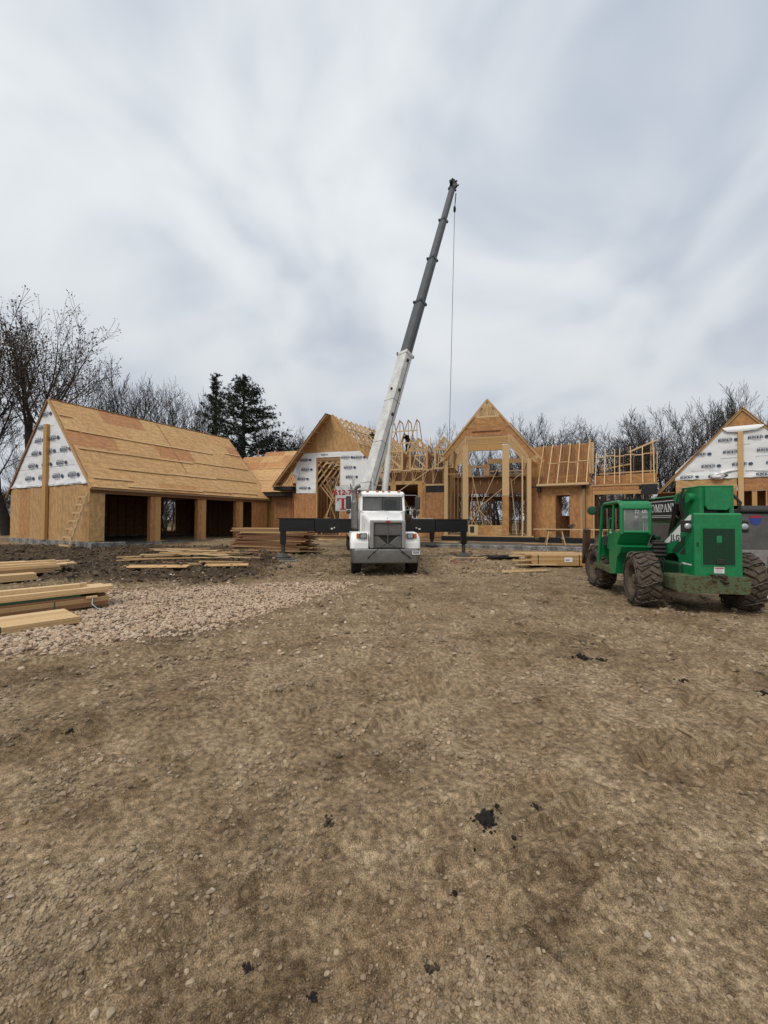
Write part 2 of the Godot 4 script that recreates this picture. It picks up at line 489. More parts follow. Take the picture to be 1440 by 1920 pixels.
# height and colour of the soil at a point
func soil(x: float, d: float, detail: bool) -> Array:
	var y := base_height(x, d)
	var b := n_big.get_noise_2d(x, d)
	var m := n_mid.get_noise_2d(x, d)
	if not detail:
		var k := Vector3(0.20, 0.155, 0.09).lerp(Vector3(0.13, 0.11, 0.06), b * 0.5 + 0.5)
		return [y + b * 0.06, k]
	var s := n_small.get_noise_2d(x, d)
	var f := n_fine.get_noise_2d(x, d)
	var lump := absf(n_lump.get_noise_2d(x, d))
	var far := smoothstep(2.5, 11.0, d)
	var rough := 0.5 + 0.5 * smoothstep(-0.3, 0.4, n_mid.get_noise_2d(x * 0.6 + 40.0, d * 0.6))
	var crumb := absf(n_crumb.get_noise_2d(x, d))
	var dry := absf(n_crumb.get_noise_2d(x * 0.31 + 60.0, d * 0.31))
	y += b * 0.04 + m * 0.026 * (1.0 + far) + s * 0.009 * rough * (1.0 + 1.8 * far) + f * 0.0026 * rough * (1.0 + 2.0 * far)
	y += (0.0035 * crumb * rough - 0.004 * (1.0 - smoothstep(0.0, 0.10, dry)) * rough) * (1.0 + 0.8 * far)
	y += maxf(0.0, lump - 0.35) * 0.05 * rough
	# scrape marks left by wheels and blades, long along the drive's curve
	var sr := Vector2(x + 10.0, d - 9.4).length()
	var sa := atan2(d - 9.4, x + 10.0) * sr
	var scrape := n_small.get_noise_2d(sr * 2.3, sa * 0.20)
	var sgate := smoothstep(-0.25, 0.25, n_mid.get_noise_2d(x * 0.5 + 20.0, d * 0.5 - 7.0))
	y += scrape * sgate * 0.008
	# the soil's own tones: noise of their own, not tied to the relief
	var m2 := n_mid.get_noise_2d(x + 310.0, d - 170.0)
	var s2 := n_small.get_noise_2d(x + 47.0, d + 83.0)
	var f2 := n_fine.get_noise_2d(x - 61.0, d + 29.0)
	var c2 := n_crumb.get_noise_2d(x + 71.0, d - 37.0)
	var t := clampf(0.52 + 0.50 * m2 + 0.35 * n_big.get_noise_2d(x + 90.0, d + 55.0) + 0.22 * s2, 0.0, 1.0)
	var col := SOIL_DARK.lerp(SOIL_MID, smoothstep(0.0, 0.5, t)).lerp(SOIL_LIGHT, smoothstep(0.45, 1.05, t + 0.05))
	# damp dark crumbs and dry pale crust
	var dk := smoothstep(0.30, 0.62, n_mid.get_noise_2d(x * 1.7 + 200.0, d * 1.7) + 0.35 * s2 + 0.25 * f2)
	col = col.lerp(SOIL_DARK, dk * 0.55)
	col *= 1.0 + 0.46 * f2 + 0.24 * s2 + 0.26 * c2
	var rd := smoothstep(0.25, 0.6, n_mid.get_noise_2d(x * 0.9 - 90.0, d * 0.9))
	col = col.lerp(Vector3(0.345, 0.235, 0.145), rd * 0.4)
	for tr in TRACKS:
		var px: float = x - tr[0]
		var pd: float = d - tr[1]
		var r := sqrt(px * px + pd * pd)
		var o: float = r - tr[2]
		var hw: float = tr[5]
		if absf(o) > hw + 0.12: continue
		var a := atan2(pd, px)
		if a < 0.0 and tr[3] > 1.5: a += TAU
		if a < tr[3] or a > tr[4]: continue
		var ends: float = smoothstep(tr[3], tr[3] + 0.08, a) * (1.0 - smoothstep(tr[4] - 0.08, tr[4], a))
		ends *= smoothstep(-0.35, 0.1, n_mid.get_noise_2d(x * 0.9 + 11.0, d * 0.9))
		var inside := 1.0 - smoothstep(hw - 0.04, hw + 0.02, absf(o))
		var berm := smoothstep(hw - 0.02, hw + 0.03, absf(o)) * (1.0 - smoothstep(hw + 0.03, hw + 0.12, absf(o)))
		y += ends * (berm * 0.024 * (1.0 + s) - inside * 0.018)
		var l: float = a * float(tr[2])
		var rib := 0.0
		if tr[6] == 1:
			rib = smoothstep(0.80, 1.0, absf(sin(o * PI * 2.6 / hw))) * 0.9 + smoothstep(0.75, 1.0, sin(l * TAU / 0.06)) * 0.35
			col = col.lerp(SOIL_LIGHT * 1.02, inside * ends * 0.55)
			y -= inside * ends * rib * 0.018
		elif tr[6] == 2:
			rib = 0.5 + 0.5 * sin((l + absf(o) * 1.1) * TAU / 0.22)
			y += inside * ends * (rib * 0.015 - 0.008)
		else:
			rib = 0.5 + 0.5 * sin(o * TAU / 0.10 + s * 1.5)
			y -= inside * ends * rib * 0.016
	var mud := mud_amount(x, d)
	if mud > 0.0:
		var cl := maxf(0.0, lump) * 0.16 + m * 0.10 + s * 0.06 + f * 0.02
		y += mud * (cl + 0.03)
		col = col.lerp(SOIL_MUD * (1.0 + 0.5 * f2 + 0.6 * maxf(0.0, s2)), mud * clampf(0.85 + 0.3 * m2, 0.0, 1.0))
	var around := smoothstep(13.0, 15.5, d) * (1.0 - smoothstep(-4.5, -5.5, x)) * (1.0 - smoothstep(4.6, 6.5, x)) * (1.0 - smoothstep(20.0, 23.0, d))
	if around > 0.0:
		y += around * (s * 0.055 + lump * 0.05 + m * 0.03 + f * 0.012)
	var gr := gravel_amount(x, d)
	if gr > 0.0: col = col.lerp(Vector3(0.26, 0.185, 0.130), gr * 0.7)
	return [y, col]

func in_track(x: float, d: float) -> bool:
	for tr in TRACKS:
		if absf(Vector2(x - tr[0], d - tr[1]).length() - tr[2]) > tr[5]: continue
		var a := atan2(d - tr[1], x - tr[0])
		if a < 0.0 and tr[3] > 1.5: a += TAU
		if a > tr[3] and a < tr[4]: return true
	return false

func ground_y(x: float, z: float) -> float: return soil(x, -z, true)[0]

func make_ground() -> void:
	var ds := PackedFloat32Array()
	for k in [-300.0, -120.0, -50.0, -20.0, -12.0, -8.0, -5.0, -3.5, -2.5, -1.8, -1.2, -0.8, -0.4, -0.1, 0.15, 0.35, 0.5, 0.65, 0.75, 0.85]: ds.append(k)
	# rows about as far apart as the eye can tell
	var d := 0.95
	while d < 34.0:
		ds.append(d)
		d += clampf(d * d * 0.00135, 0.004, 0.11)
	for k in [35.0, 37.0, 40.0, 44.0, 50.0, 58.0, 70.0, 90.0, 130.0, 200.0, 320.0, 600.0]: ds.append(k)
	var ts := PackedFloat32Array()
	for k in [-40.0, -12.0, -6.0, -4.0, -3.2]: ts.append(k)
	for k in 56: ts.append(lerpf(-2.7, -1.18, k / 56.0))
	var cols := 520
	for k in cols + 1: ts.append(lerpf(-1.16, 1.16, float(k) / cols))
	for k in 56: ts.append(lerpf(1.187, 2.7, (k + 1) / 56.0))
	for k in [3.2, 4.0, 6.0, 12.0, 40.0]: ts.append(k)
	var nx := ts.size()
	var v := PackedVector3Array(); v.resize(nx * ds.size())
	var c := PackedColorArray(); c.resize(nx * ds.size())
	for j in ds.size():
		var dd := ds[j]
		var span := maxf(absf(dd), 1.0) + 0.25
		for i in nx:
			var x := ts[i] * span
			var near: bool = absf(x) < 60.0 and dd > -25.0 and dd < 60.0
			var q := soil(x, dd, near)
			v[j * nx + i] = Vector3(x, q[0], -dd)
			c[j * nx + i] = Color(q[1].x, q[1].y, q[1].z)
	var ix := PackedInt32Array()
	for j in ds.size() - 1:
		for i in nx - 1:
			var a := j * nx + i
			ix.append_array([a, a + nx, a + 1, a + 1, a + nx, a + nx + 1])
	var nn := PackedVector3Array(); nn.resize(v.size())
	for k in range(0, ix.size(), 3):
		var a := ix[k]; var b := ix[k + 1]; var e := ix[k + 2]
		var g := (v[e] - v[a]).cross(v[b] - v[a])
		nn[a] += g; nn[b] += g; nn[e] += g
	for k in nn.size(): nn[k] = nn[k].normalized()
	var ar := []
	ar.resize(Mesh.ARRAY_MAX)
	ar[Mesh.ARRAY_VERTEX] = v
	ar[Mesh.ARRAY_NORMAL] = nn
	ar[Mesh.ARRAY_COLOR] = c
	var uv := PackedVector2Array(); uv.resize(v.size())
	for k in v.size(): uv[k] = Vector2(v[k].x, v[k].z)
	ar[Mesh.ARRAY_TEX_UV] = uv
	ar[Mesh.ARRAY_INDEX] = ix
	var m := ArrayMesh.new()
	m.add_surface_from_arrays(Mesh.PRIMITIVE_TRIANGLES, ar)
	var grit_a := noise(61, 0.02, 5)
	var grit_b := noise(62, 0.16, 3)
	var speck := noise(63, 0.11, 1, FastNoiseLite.TYPE_CELLULAR)
	var gt := tex(512, 512, func(x, y):
		var q := 0.78 + 0.26 * grit_a.get_noise_2d(x, y) + 0.34 * grit_b.get_noise_2d(x, y)
		var p := smoothstep(-0.90, -0.99, speck.get_noise_2d(x, y)) * 0.20
		return Color(q + p, q * 0.985 + p, q * 0.96 + p))
	var mt := StandardMaterial3D.new()
	mt.vertex_color_use_as_albedo = true
	mt.albedo_texture = gt
	mt.uv1_scale = Vector3(1.3, 1.3, 1.3)
	mt.normal_enabled = true
	mt.normal_texture = bump_tex(512, 512, noise(64, 0.05, 5), 6.0)
	mt.normal_scale = 0.5
	mt.roughness = 0.97
	mt.metallic_specular = 0.2
	var o := P(self, "ground", m, mt)
	tag(o, "brown dirt ground of the building site with tyre tracks", "ground", "", "structure")

func stone_mesh(seed_: int, flat: float, sub := 1) -> ArrayMesh:
	var s := SphereMesh.new()
	s.radius = 0.5; s.height = 1.0
	s.radial_segments = 6 + sub * 2
	s.rings = 3 + sub
	var ar := s.get_mesh_arrays()
	var vv: PackedVector3Array = ar[Mesh.ARRAY_VERTEX]
	var nz := noise(seed_, 1.5, 2)
	for k in vv.size():
		var p := vv[k]
		var e := 1.0 + 0.55 * nz.get_noise_3dv(p * 1.4)
		vv[k] = Vector3(p.x * e, p.y * e * flat, p.z * e * 0.85)
	var ii: PackedInt32Array = ar[Mesh.ARRAY_INDEX]
	var b := MB.new()
	for k in range(0, ii.size(), 3):
		if (vv[ii[k + 2]] - vv[ii[k]]).cross(vv[ii[k + 1]] - vv[ii[k]]).length() > 1e-6:
			b.tri(vv[ii[k]], vv[ii[k + 1]], vv[ii[k + 2]])
	return b.mesh()

func scatter(called: String, label: String, category: String, list: Array, meshes: Array, rough := 0.9) -> void:
	# list of [position, size, colour]; one MultiMesh for each stone shape, the rest hang under the first
	var first: Node3D = null
	var mt := StandardMaterial3D.new()
	mt.vertex_color_use_as_albedo = true
	mt.roughness = rough
	mt.albedo_texture = M.soft
	mt.uv1_triplanar = true
	mt.uv1_scale = Vector3(2, 2, 2)
	for k in meshes.size():
		var mm := MultiMesh.new()
		mm.transform_format = MultiMesh.TRANSFORM_3D
		mm.use_colors = true
		mm.mesh = meshes[k]
		var mine := []
		for e in range(k, list.size(), meshes.size()): mine.append(list[e])
		mm.instance_count = mine.size()
		for e in mine.size():
			var it: Array = mine[e]
			var bs := Basis.from_euler(Vector3(R.randf_range(-0.5, 0.5), R.randf() * TAU, R.randf_range(-0.5, 0.5))).scaled_local(Vector3.ONE * float(it[1]) * R.randf_range(0.8, 1.2))
			mm.set_instance_transform(e, Transform3D(bs, it[0]))
			mm.set_instance_color(e, Color(it[2].x, it[2].y, it[2].z))
		var o := MultiMeshInstance3D.new()
		o.multimesh = mm
		o.material_override = mt
		if first == null:
			o.name = numbered(called)
			add_child(o)
			tag(o, label, category, "", "stuff")
			first = o
		else:
			o.name = called
			first.add_child(o, true)
			o.set_meta("kind", "stuff")

func make_litter() -> void:
	var shapes := [stone_mesh(1, 0.62), stone_mesh(2, 0.5), stone_mesh(3, 0.75), stone_mesh(4, 0.45)]
	# crushed stone
	var list := []
	var tries := 0
	while list.size() < 15000 and tries < 120000:
		tries += 1
		var d := 4.6 + pow(R.randf(), 0.8) * 8.6
		var x := R.randf_range(-d * 1.08 - 0.3, -0.2)
		var g := gravel_amount(x, d)
		if R.randf() > g * 1.15 - 0.02 and R.randf() > 0.02 * (1.0 - smoothstep(0.0, 2.5, x + 1.5)): continue
		var s := R.randf_range(0.034, 0.075) * (1.3 if R.randf() < 0.15 else 1.0)
		var c := Vector3(0.60, 0.440, 0.305).lerp(Vector3(0.43, 0.305, 0.205), R.randf())
		if R.randf() < 0.25: c = Vector3(0.60, 0.48, 0.36)
		if R.randf() < 0.10: c = Vector3(0.26, 0.18, 0.13)
		list.append([Vector3(x, ground_y(x, -d) + s * R.randf_range(0.02, 0.30), -d), s, c])
	scatter("gravel", "pinkish tan crushed stone spread beside the lumber piles", "gravel", list, shapes)
	# pebbles and crumbs bedded in the dirt
	list = []
	var clump := noise(77, 0.8, 2)
	tries = 0
	while list.size() < 12000 and tries < 90000:
		tries += 1
		var d := 1.15 + pow(R.randf(), 1.7) * 13.0
		var x := R.randf_range(-1.05, 1.05) * (d + 0.2)
		if R.randf() > 0.35 + 0.9 * clump.get_noise_2d(x, d) + 0.15: continue
		if mud_amount(x, d) > 0.5: continue
		var s := 0.003 + pow(R.randf(), 7.0) * 0.026 + 0.0013 * d
		var c := SOIL_LIGHT.lerp(SOIL_MID, R.randf()) * R.randf_range(0.8, 1.15)
		if R.randf() < 0.05: c = Vector3(0.50, 0.42, 0.32) * R.randf_range(0.8, 1.1)
		if R.randf() < 0.10: c = SOIL_DARK
		list.append([Vector3(x, ground_y(x, -d) + s * R.randf_range(-0.1, 0.25), -d), s, c])
	scatter("pebbles", "small pebbles and crumbs bedded in the packed dirt", "pebbles", list, shapes)
	# crumbs of the soil itself, a few pixels each at most
	list = []
	for k in 200000:
		var d := 1.0 / lerpf(1.0 / 15.0, 1.0 / 1.1, R.randf())
		var x := R.randf_range(-1.2, 1.2) * (d + 0.25)
		if gravel_amount(x, d) > 0.6 or mud_amount(x, d) > 0.6: continue
		if R.randf() > smoothstep(-0.15, 0.55, clump.get_noise_2d(x * 1.4 + 5.0, d * 1.4) + 0.25 * n_small.get_noise_2d(x, d)) + 0.10: continue
		if in_track(x, d) and R.randf() < 0.8: continue
		var q := soil(x, d, true)
		var s := d * (0.0022 + pow(R.randf(), 7.0) * 0.015)
		var col: Vector3 = q[1]
		list.append([Vector3(x, q[0] + s * R.randf_range(-0.15, 0.22), -d), s, col * R.randf_range(0.74, 1.16)])
	scatter("soil_crumbs", "fine crumbs of dry soil covering the packed dirt", "soil", list, [stone_mesh(11, 0.6, 0), stone_mesh(12, 0.5, 0), stone_mesh(13, 0.7, 0)], 0.97)
	# clods in the dark mud bank
	list = []
	tries = 0
	while list.size() < 5200 and tries < 60000:
		tries += 1
		var d := R.randf_range(11.4, 21.0)
		var x := R.randf_range(-d * 1.05, -3.4)
		if R.randf() > mud_amount(x, d): continue
		var s := 0.03 + pow(R.randf(), 4.0) * 0.17
		list.append([Vector3(x, ground_y(x, -d) + s * 0.15, -d), s, SOIL_MUD.lerp(SOIL_DARK, R.randf() * 0.7)])
	tries = 0
	while list.size() < 7000 and tries < 20000:
		tries += 1
		var d := R.randf_range(13.5, 21.5)
		var x := R.randf_range(-4.6, 5.4)
		var s := 0.03 + pow(R.randf(), 3.0) * 0.11
		list.append([Vector3(x, ground_y(x, -d) + s * 0.15, -d), s, SOIL_DARK.lerp(SOIL_MID, R.randf())])
	scatter("soil_clods", "dark lumpy clods of dug soil banked before the garage", "soil", list, shapes, 0.97)

# ---------------------------------------------------------------- trees
func grow(tr: MB, cr: MB, tips: Array, p: Vector3, dir: Vector3, len: float, r: float, level: int, cfg: Dictionary) -> void:
	var top: int = cfg.levels
	var segs: int = [7, 5, 4, 3, 2, 2][mini(level, 5)]
	var pts := [p]
	var rad := [r]
	var d := dir
	var q := p
	for k in segs:
		var wob: float = cfg.wob * (0.5 if level == 0 else 1.0)
		d = (d + Vector3(R.randf_range(-wob, wob), R.randf_range(-wob, wob) * 0.6 + float(cfg.up) * (1.0 if level > 0 else 0.4), R.randf_range(-wob, wob))).normalized()
		q += d * len / segs
		pts.append(q)
		rad.append(maxf(r * (1.0 - (0.62 if level < top else 0.75) * (k + 1.0) / segs), float(cfg.minr)))
	var sides: int = 7 if level == 0 else (5 if level <= 2 else 3)
	if level <= 1: tr.tube(pts, rad, sides, false)
	else: cr.tube(pts, rad, sides, false)
	if level >= top:
		tips.append(q)
		return
	var kids: int = cfg.kids[level]
	for c in kids:
		var f: float = lerpf(cfg.start[level], 1.0, (c + R.randf() * 0.8) / kids)
		var i := clampi(int(f * segs), 0, segs - 1)
		var b: Vector3 = (pts[i] as Vector3).lerp(pts[i + 1], f * segs - i)
		var bd: Vector3 = (pts[i + 1] - pts[i]).normalized()
		var az := c * 2.399 + R.randf_range(-0.5, 0.5)
		var side := bd.cross(Vector3(cos(az), 0.15, sin(az))).normalized()
		var spread: float = cfg.spread[level] * R.randf_range(0.7, 1.25)
		var nd := (bd * cos(spread) + side * sin(spread)).normalized()
		var nl: float = len * float(cfg.shrink[level]) * R.randf_range(0.7, 1.15) * (1.15 - 0.45 * f)
		grow(tr, cr, tips, b, nd, nl, lerpf(rad[i], rad[i + 1], 0.5) * R.randf_range(0.48, 0.68), level + 1, cfg)
	# the leader forks on
	for e in (2 if level < top - 1 else 1):
		var az := R.randf() * TAU
		var side := d.cross(Vector3(cos(az), 0.1, sin(az))).normalized()
		grow(tr, cr, tips, q, (d + side * 0.35).normalized(), len * 0.55 * R.randf_range(0.8, 1.1), rad[-1] * 0.8, level + 1, cfg)

func bare_tree(seed_: int, cfg: Dictionary, leaves := 0) -> Node3D:
	R.seed = seed_
	var tr := MB.new()
	var cr := MB.new()
	var tips := []
	for s in cfg.get("stems", 1):
		var a := R.randf() * TAU
		var lean: float = cfg.get("lean", 0.05)
		var dir := Vector3(cos(a) * lean, 1, sin(a) * lean).normalized()
		grow(tr, cr, tips, Vector3(cos(a), 0, sin(a)) * float(cfg.get("gap", 0.0)) + Vector3(0, -0.3, 0), dir, cfg.trunk, cfg.r, 0, cfg)
	var o := Node3D.new()
	P(o, "trunk", tr.mesh(), M.bark)
	P(o, "crown", cr.mesh(), M.twig)
	if leaves > 0:
		var b := MB.new()
		for k in leaves:
			var p: Vector3 = tips[R.randi() % tips.size()] + Vector3(R.randf_range(-0.25, 0.25), R.randf_range(-0.3, 0.2), R.randf_range(-0.25, 0.25))
			var bs := Basis.from_euler(Vector3(R.randf() * TAU, R.randf() * TAU, 0)).scaled(Vector3.ONE * R.randf_range(0.06, 0.12))
			b.tri(p + bs * Vector3(-0.5, 0, 0), p + bs * Vector3(0, 0.1, 0.8), p + bs * Vector3(0.5, 0, 0))
			b.tri(p + bs * Vector3(-0.5, 0, 0), p + bs * Vector3(0.5, 0, 0), p + bs * Vector3(0, -0.1, -0.8))
		P(o, "leaves", b.mesh(), M.leaf)
	return o

func conifer(seed_: int, height: float, width: float, bare: float, slim: bool) -> Node3D:
	R.seed = seed_
	var tr := MB.new()
	var nd := MB.new()
	tr.tube([Vector3(0, -0.3, 0), Vector3(0.05, height * 0.5, 0), Vector3(0, height, 0)], [height * 0.022, height * 0.014, 0.03], 7)
	var count := 125 if slim else 165
	for k in count:
		var f := lerpf(bare, 0.985, pow((k + R.randf()) / count, 0.85))
		var y := f * height
		var az := R.randf() * TAU
		var prof := sin(clampf((1.0 - f) / (1.0 - bare), 0.0, 1.0) * PI * 0.62) if not slim else (1.0 - f) * 1.05 + 0.06
		var len := width * prof * R.randf_range(0.55, 1.15) + 0.2
		if slim and cos(az) < -0.2 and f < 0.75: len *= 0.3
		var dir := Vector3(cos(az), R.randf_range(-0.05, 0.30) if not slim else R.randf_range(-0.3, 0.1), sin(az)).normalized()
		var pts := []; var rad := []
		for e in 4:
			pts.append(Vector3(0, y, 0) + dir * len * e / 3.0 + Vector3(0, 0.12 * len * pow(e / 3.0, 2.0), 0))
			rad.append(lerpf(0.05, 0.012, e / 3.0))
		tr.tube(pts, rad, 3, false)
		var tufts := int(4 + len * 5.2)
		for t in tufts:
			var g := lerpf(0.35, 1.03, (t + R.randf()) / tufts)
			var c := Vector3(0, y, 0) + dir * len * g + Vector3(0, 0.12 * len * g * g, 0) + Vector3(R.randf_range(-1, 1), R.randf_range(-0.5, 0.7), R.randf_range(-1, 1)) * (0.22 if slim else 0.32)
			for e in 13:
				var v := Vector3(R.randf_range(-1, 1), R.randf_range(-0.6, 1), R.randf_range(-1, 1)).normalized()
				var s := v.cross(Vector3(R.randf_range(-1, 1), R.randf_range(-1, 1), 0.3)).normalized()
				var l := R.randf_range(0.16, 0.34)
				nd.tri(c + s * 0.035, c + v * l, c - s * 0.035)
	var o := Node3D.new()
	P(o, "trunk", tr.mesh(), M.bark)
	P(o, "crown", nd.mesh(), M.needle if slim else M.needle2)
	return o

func set_tree(o: Node3D, called: String, label: String, x: float, d: float, sc: float, turn: float, group := "") -> void:
	o.name = numbered(called)
	add_child(o)
	o.position = Vector3(x, base_height(x, d) - 0.05, -d)
	o.rotation.y = turn
	o.scale = Vector3.ONE * sc
	tag(o, label, "tree", group)

func make_trees() -> void:
	var maple := {levels = 4, kids = [5, 5, 4, 4], start = [0.35, 0.3, 0.25, 0.2], spread = [0.75, 0.7, 0.65, 0.7], shrink = [0.75, 0.58, 0.55, 0.6], wob = 0.13, up = 0.09, trunk = 7.0, r = 0.25, minr = 0.0115}
	var oak := {levels = 4, kids = [5, 6, 5, 3], start = [0.3, 0.25, 0.2, 0.2], spread = [1.0, 0.85, 0.8, 0.8], shrink = [0.85, 0.58, 0.55, 0.6], wob = 0.24, up = 0.05, trunk = 5.0, r = 0.25, minr = 0.012}
	var ash := {levels = 4, kids = [5, 5, 5, 3], start = [0.3, 0.25, 0.2, 0.2], spread = [0.52, 0.55, 0.55, 0.6], shrink = [0.7, 0.6, 0.55, 0.6], wob = 0.09, up = 0.12, trunk = 6.5, r = 0.19, minr = 0.0115, stems = 2, lean = 0.12, gap = 0.35}
	var bush := {levels = 3, kids = [5, 5, 4], start = [0.15, 0.2, 0.2], spread = [0.6, 0.7, 0.8], shrink = [0.7, 0.6, 0.6], wob = 0.18, up = 0.06, trunk = 2.0, r = 0.05, minr = 0.010, stems = 6, lean = 0.35, gap = 0.3}
	var big := {levels = 4, kids = [5, 5, 5, 4], start = [0.30, 0.3, 0.25, 0.2], spread = [0.45, 0.6, 0.65, 0.7], shrink = [0.85, 0.6, 0.55, 0.55], wob = 0.12, up = 0.10, trunk = 8.4, r = 0.42, minr = 0.011, stems = 2, lean = 0.24, gap = 0.5}
	set_tree(bare_tree(901, big, 9000), "leafy_tree", "tall dark tree with a few withered leaves left behind the garage gable", -26.9, 30.0, 1.06, 0.4)
	var kinds := [bare_tree(911, maple), bare_tree(912, oak), bare_tree(913, ash), bare_tree(914, maple), bare_tree(915, oak), bare_tree(916, ash)]
	var hts := []
	for k in kinds:
		var bb: AABB = (k.get_child(1) as MeshInstance3D).mesh.get_aabb()
		hts.append(bb.position.y + bb.size.y)
	R.seed = 99
	# x, d, height above the ground, kind, what it stands by
	var spots := [
		[-29.0, 38.0, 17.2, 0, "bare tree with spreading limbs close behind the garage gable peak"], [-25.6, 38.5, 17.3, 2, "bare tree of upright forked stems above the garage roof"],
		[-23.3, 40.0, 16.2, 3, "bare rounded tree over the middle of the garage ridge"], [-19.6, 40.5, 15.6, 5, "bare tree with a low fork next to the slim spruce"],
		[-10.6, 44.0, 13.2, 1, "bare bushy tree between the pine and the wrapped gable"], [-8.2, 47.0, 10.5, 4, "low bare tree close behind the wrapped gable"],
		[6.0, 48.0, 12.9, 0, "bare tree behind the dormers under the crane rope"], [2.6, 50.0, 11.6, 2, "bare tree behind the open trusses beside the crane boom"],
		[19.2, 46.0, 12.3, 1, "bare crooked oak next to the tall entrance gable"], [23.6, 44.5, 12.6, 4, "bare spreading oak above the sheathed wing roof"],
		[27.2, 42.0, 12.8, 3, "bare tree over the open stick frame wing"], [29.0, 37.5, 13.6, 5, "bare forked tree beside the gable with the white flap"],
		[32.6, 36.5, 14.3, 2, "tall bare tree behind the gable peak with the white flap"], [36.0, 36.0, 15.0, 0, "bare tree beyond the wall of the flapping wrapped gable"],
		[-33.5, 35.0, 14.0, 3, "bare tree beyond the withered leafy tree"], [31.0, 45.0, 14.5, 0, "bare tree deep behind the forked tree"]]
	for s in spots:
		var o: Node3D = kinds[s[3]].duplicate()
		var sc: float = s[2] / hts[s[3]]
		set_tree(o, "bare_tree", s[4], s[0], s[1], sc, R.randf() * TAU)
	for k in 20:
		var x: float = -13.0 + k * 2.35 + R.randf_range(-0.7, 0.7)
		if k > 13: x = 18.0 + (k - 14) * 3.0
		var d := R.randf_range(46.0, 52.0)
		var i := R.randi() % 6
		set_tree(kinds[i].duplicate(), "bare_tree", "bare tree in the ragged row close behind the house", x, d, R.randf_range(10.5, 13.0) / hts[i] * (1.0 if k <= 13 else 1.12), R.randf() * TAU, "row of bare trees close behind the house")
	# the wood farther off, seen through the openings of the frame
	for k in 34:
		var x := -46.0 + k * 2.85 + R.randf_range(-1.0, 1.0)
		var d := R.randf_range(52.0, 72.0)
		var i := R.randi() % 6
		set_tree(kinds[i].duplicate(), "far_tree", "small bare tree in the far wood behind the house", x * d / 52.0, d, R.randf_range(9.0, 12.5) / hts[i], R.randf() * TAU, "bare trees of the far wood")
	var bushes := [bare_tree(931, bush), bare_tree(932, bush)]
	R.seed = 98
	for k in 26:
		var x := -44.0 + k * 3.4 + R.randf_range(-1.2, 1.2)
		var d := R.randf_range(37.0, 50.0)
		var o: Node3D = bushes[k % 2].duplicate()
		o.name = numbered("brush_shrub")
		add_child(o)
		o.position = Vector3(x, 0.4, -d)
		o.rotation.y = R.randf() * TAU
		o.scale = Vector3.ONE * R.randf_range(0.9, 1.6)
		tag(o, "low bare brush growing behind the buildings", "shrub", "bare brush behind the buildings")
	for k in kinds + bushes: k.free()
	set_tree(conifer(941, 16.6, 2.1, 0.12, true), "spruce_tree", "slim dark spruce with a bare trunk side next to the pine", -17.6, 42.0, 1.0, 0.3)
	set_tree(conifer(942, 15.6, 5.3, 0.27, false), "pine_tree", "broad dark green pine rising behind the garage roof end", -14.0, 40.0, 1.0, 1.0)
	set_tree(conifer(943, 7.0, 2.4, 0.05, false), "pine_tree", "small dark evergreen low against the wrapped gable rake", -8.6, 43.0, 1.0, 2.0)

# ---------------------------------------------------------------- buildings
const HO := Vector3(-3.65, 0.8, -28.0)
const HA := 0.30
var plies := []

func house_block(called: String, label: String, x: float, z := 0.0) -> Node3D:
	var b := Basis(Vector3.UP, -HA)
	return thing(called, label, "building", HO + b * Vector3(x, 0, z), -HA)

func sheet(parent: Node, called: String, poly: Array, z0: float, z1: float, m: Material, vertical := true) -> MeshInstance3D:
	var b := MB.new()
	b.prism(poly, z0, z1, Transform3D(), Vector2(R.randf() * 3.0, R.randf() * 3.0), vertical)
	return P(parent, called, b.mesh(), m)

func rect(x0: float, y0: float, x1: float, y1: float) -> Array:
	return [Vector2(x0, y0), Vector2(x1, y0), Vector2(x1, y1), Vector2(x0, y1)]

# sheathing of upright sheets from x0 to x1, each a part of its own
func ply_wall(parent: Node, x0: float, x1: float, y0: float, y1: float, z: float, tones: Array, w := 1.22) -> void:
	var x := x0
	while x < x1 - 0.05:
		var e := minf(x + w, x1)
		var o := bx(parent, "plywood_sheet", Vector3(x + 0.003, y0, z - 0.012), Vector3(e - 0.003, y1, z + 0.0), M[pick(tones)])
		o.position.z += R.randf_range(-0.003, 0.003)
		x = e

var logo: ArrayMesh
var logo_small: ArrayMesh
func make_logo() -> void:
	var b := MB.new()
	var f := SystemFont.new()
	f.font_names = PackedStringArray(["Droid Sans"])
	f.font_weight = 700
	var t := TextMesh.new()
	t.font = f
	t.text = "BLOCK-IT"
	t.font_size = 40
	t.pixel_size = 0.0052
	t.depth = 0.002
	t.curve_step = 4.0
	b.add(t, Transform3D(Basis().scaled(Vector3(0.92, 1.15, 1)), Vector3(-0.14, 0, 0)))
	b.add(t, Transform3D(Basis().scaled(Vector3(0.92, 1.15, 1)), Vector3(-0.128, 0.006, 0)))
	var ring := []
	var inner := []
	for k in 20:
		ring.append(Vector2(0.50 + cos(k * TAU / 20) * 0.135, sin(k * TAU / 20) * 0.105))
	b.prism(ring, -0.001, 0.001)
	logo = b.mesh()
	var s := MB.new()
	for w in [["Kimberly-Clark", Vector3(-0.13, 0.155, 0), 0.0024], ["HOUSE WRAP", Vector3(-0.05, -0.150, 0), 0.0019]]:
		var q := TextMesh.new()
		q.font = f
		q.text = w[0]
		q.font_size = 40
		q.pixel_size = w[2]
		q.depth = 0.002
		q.curve_step = 6.0
		s.add(q, Transform3D(Basis(), w[1]))
	for k in 6:
		inner.append(Vector2(0.50 + cos(k * TAU / 6) * 0.075, 0.02 + sin(k * TAU / 6) * 0.030))
	logo_small = s.mesh()

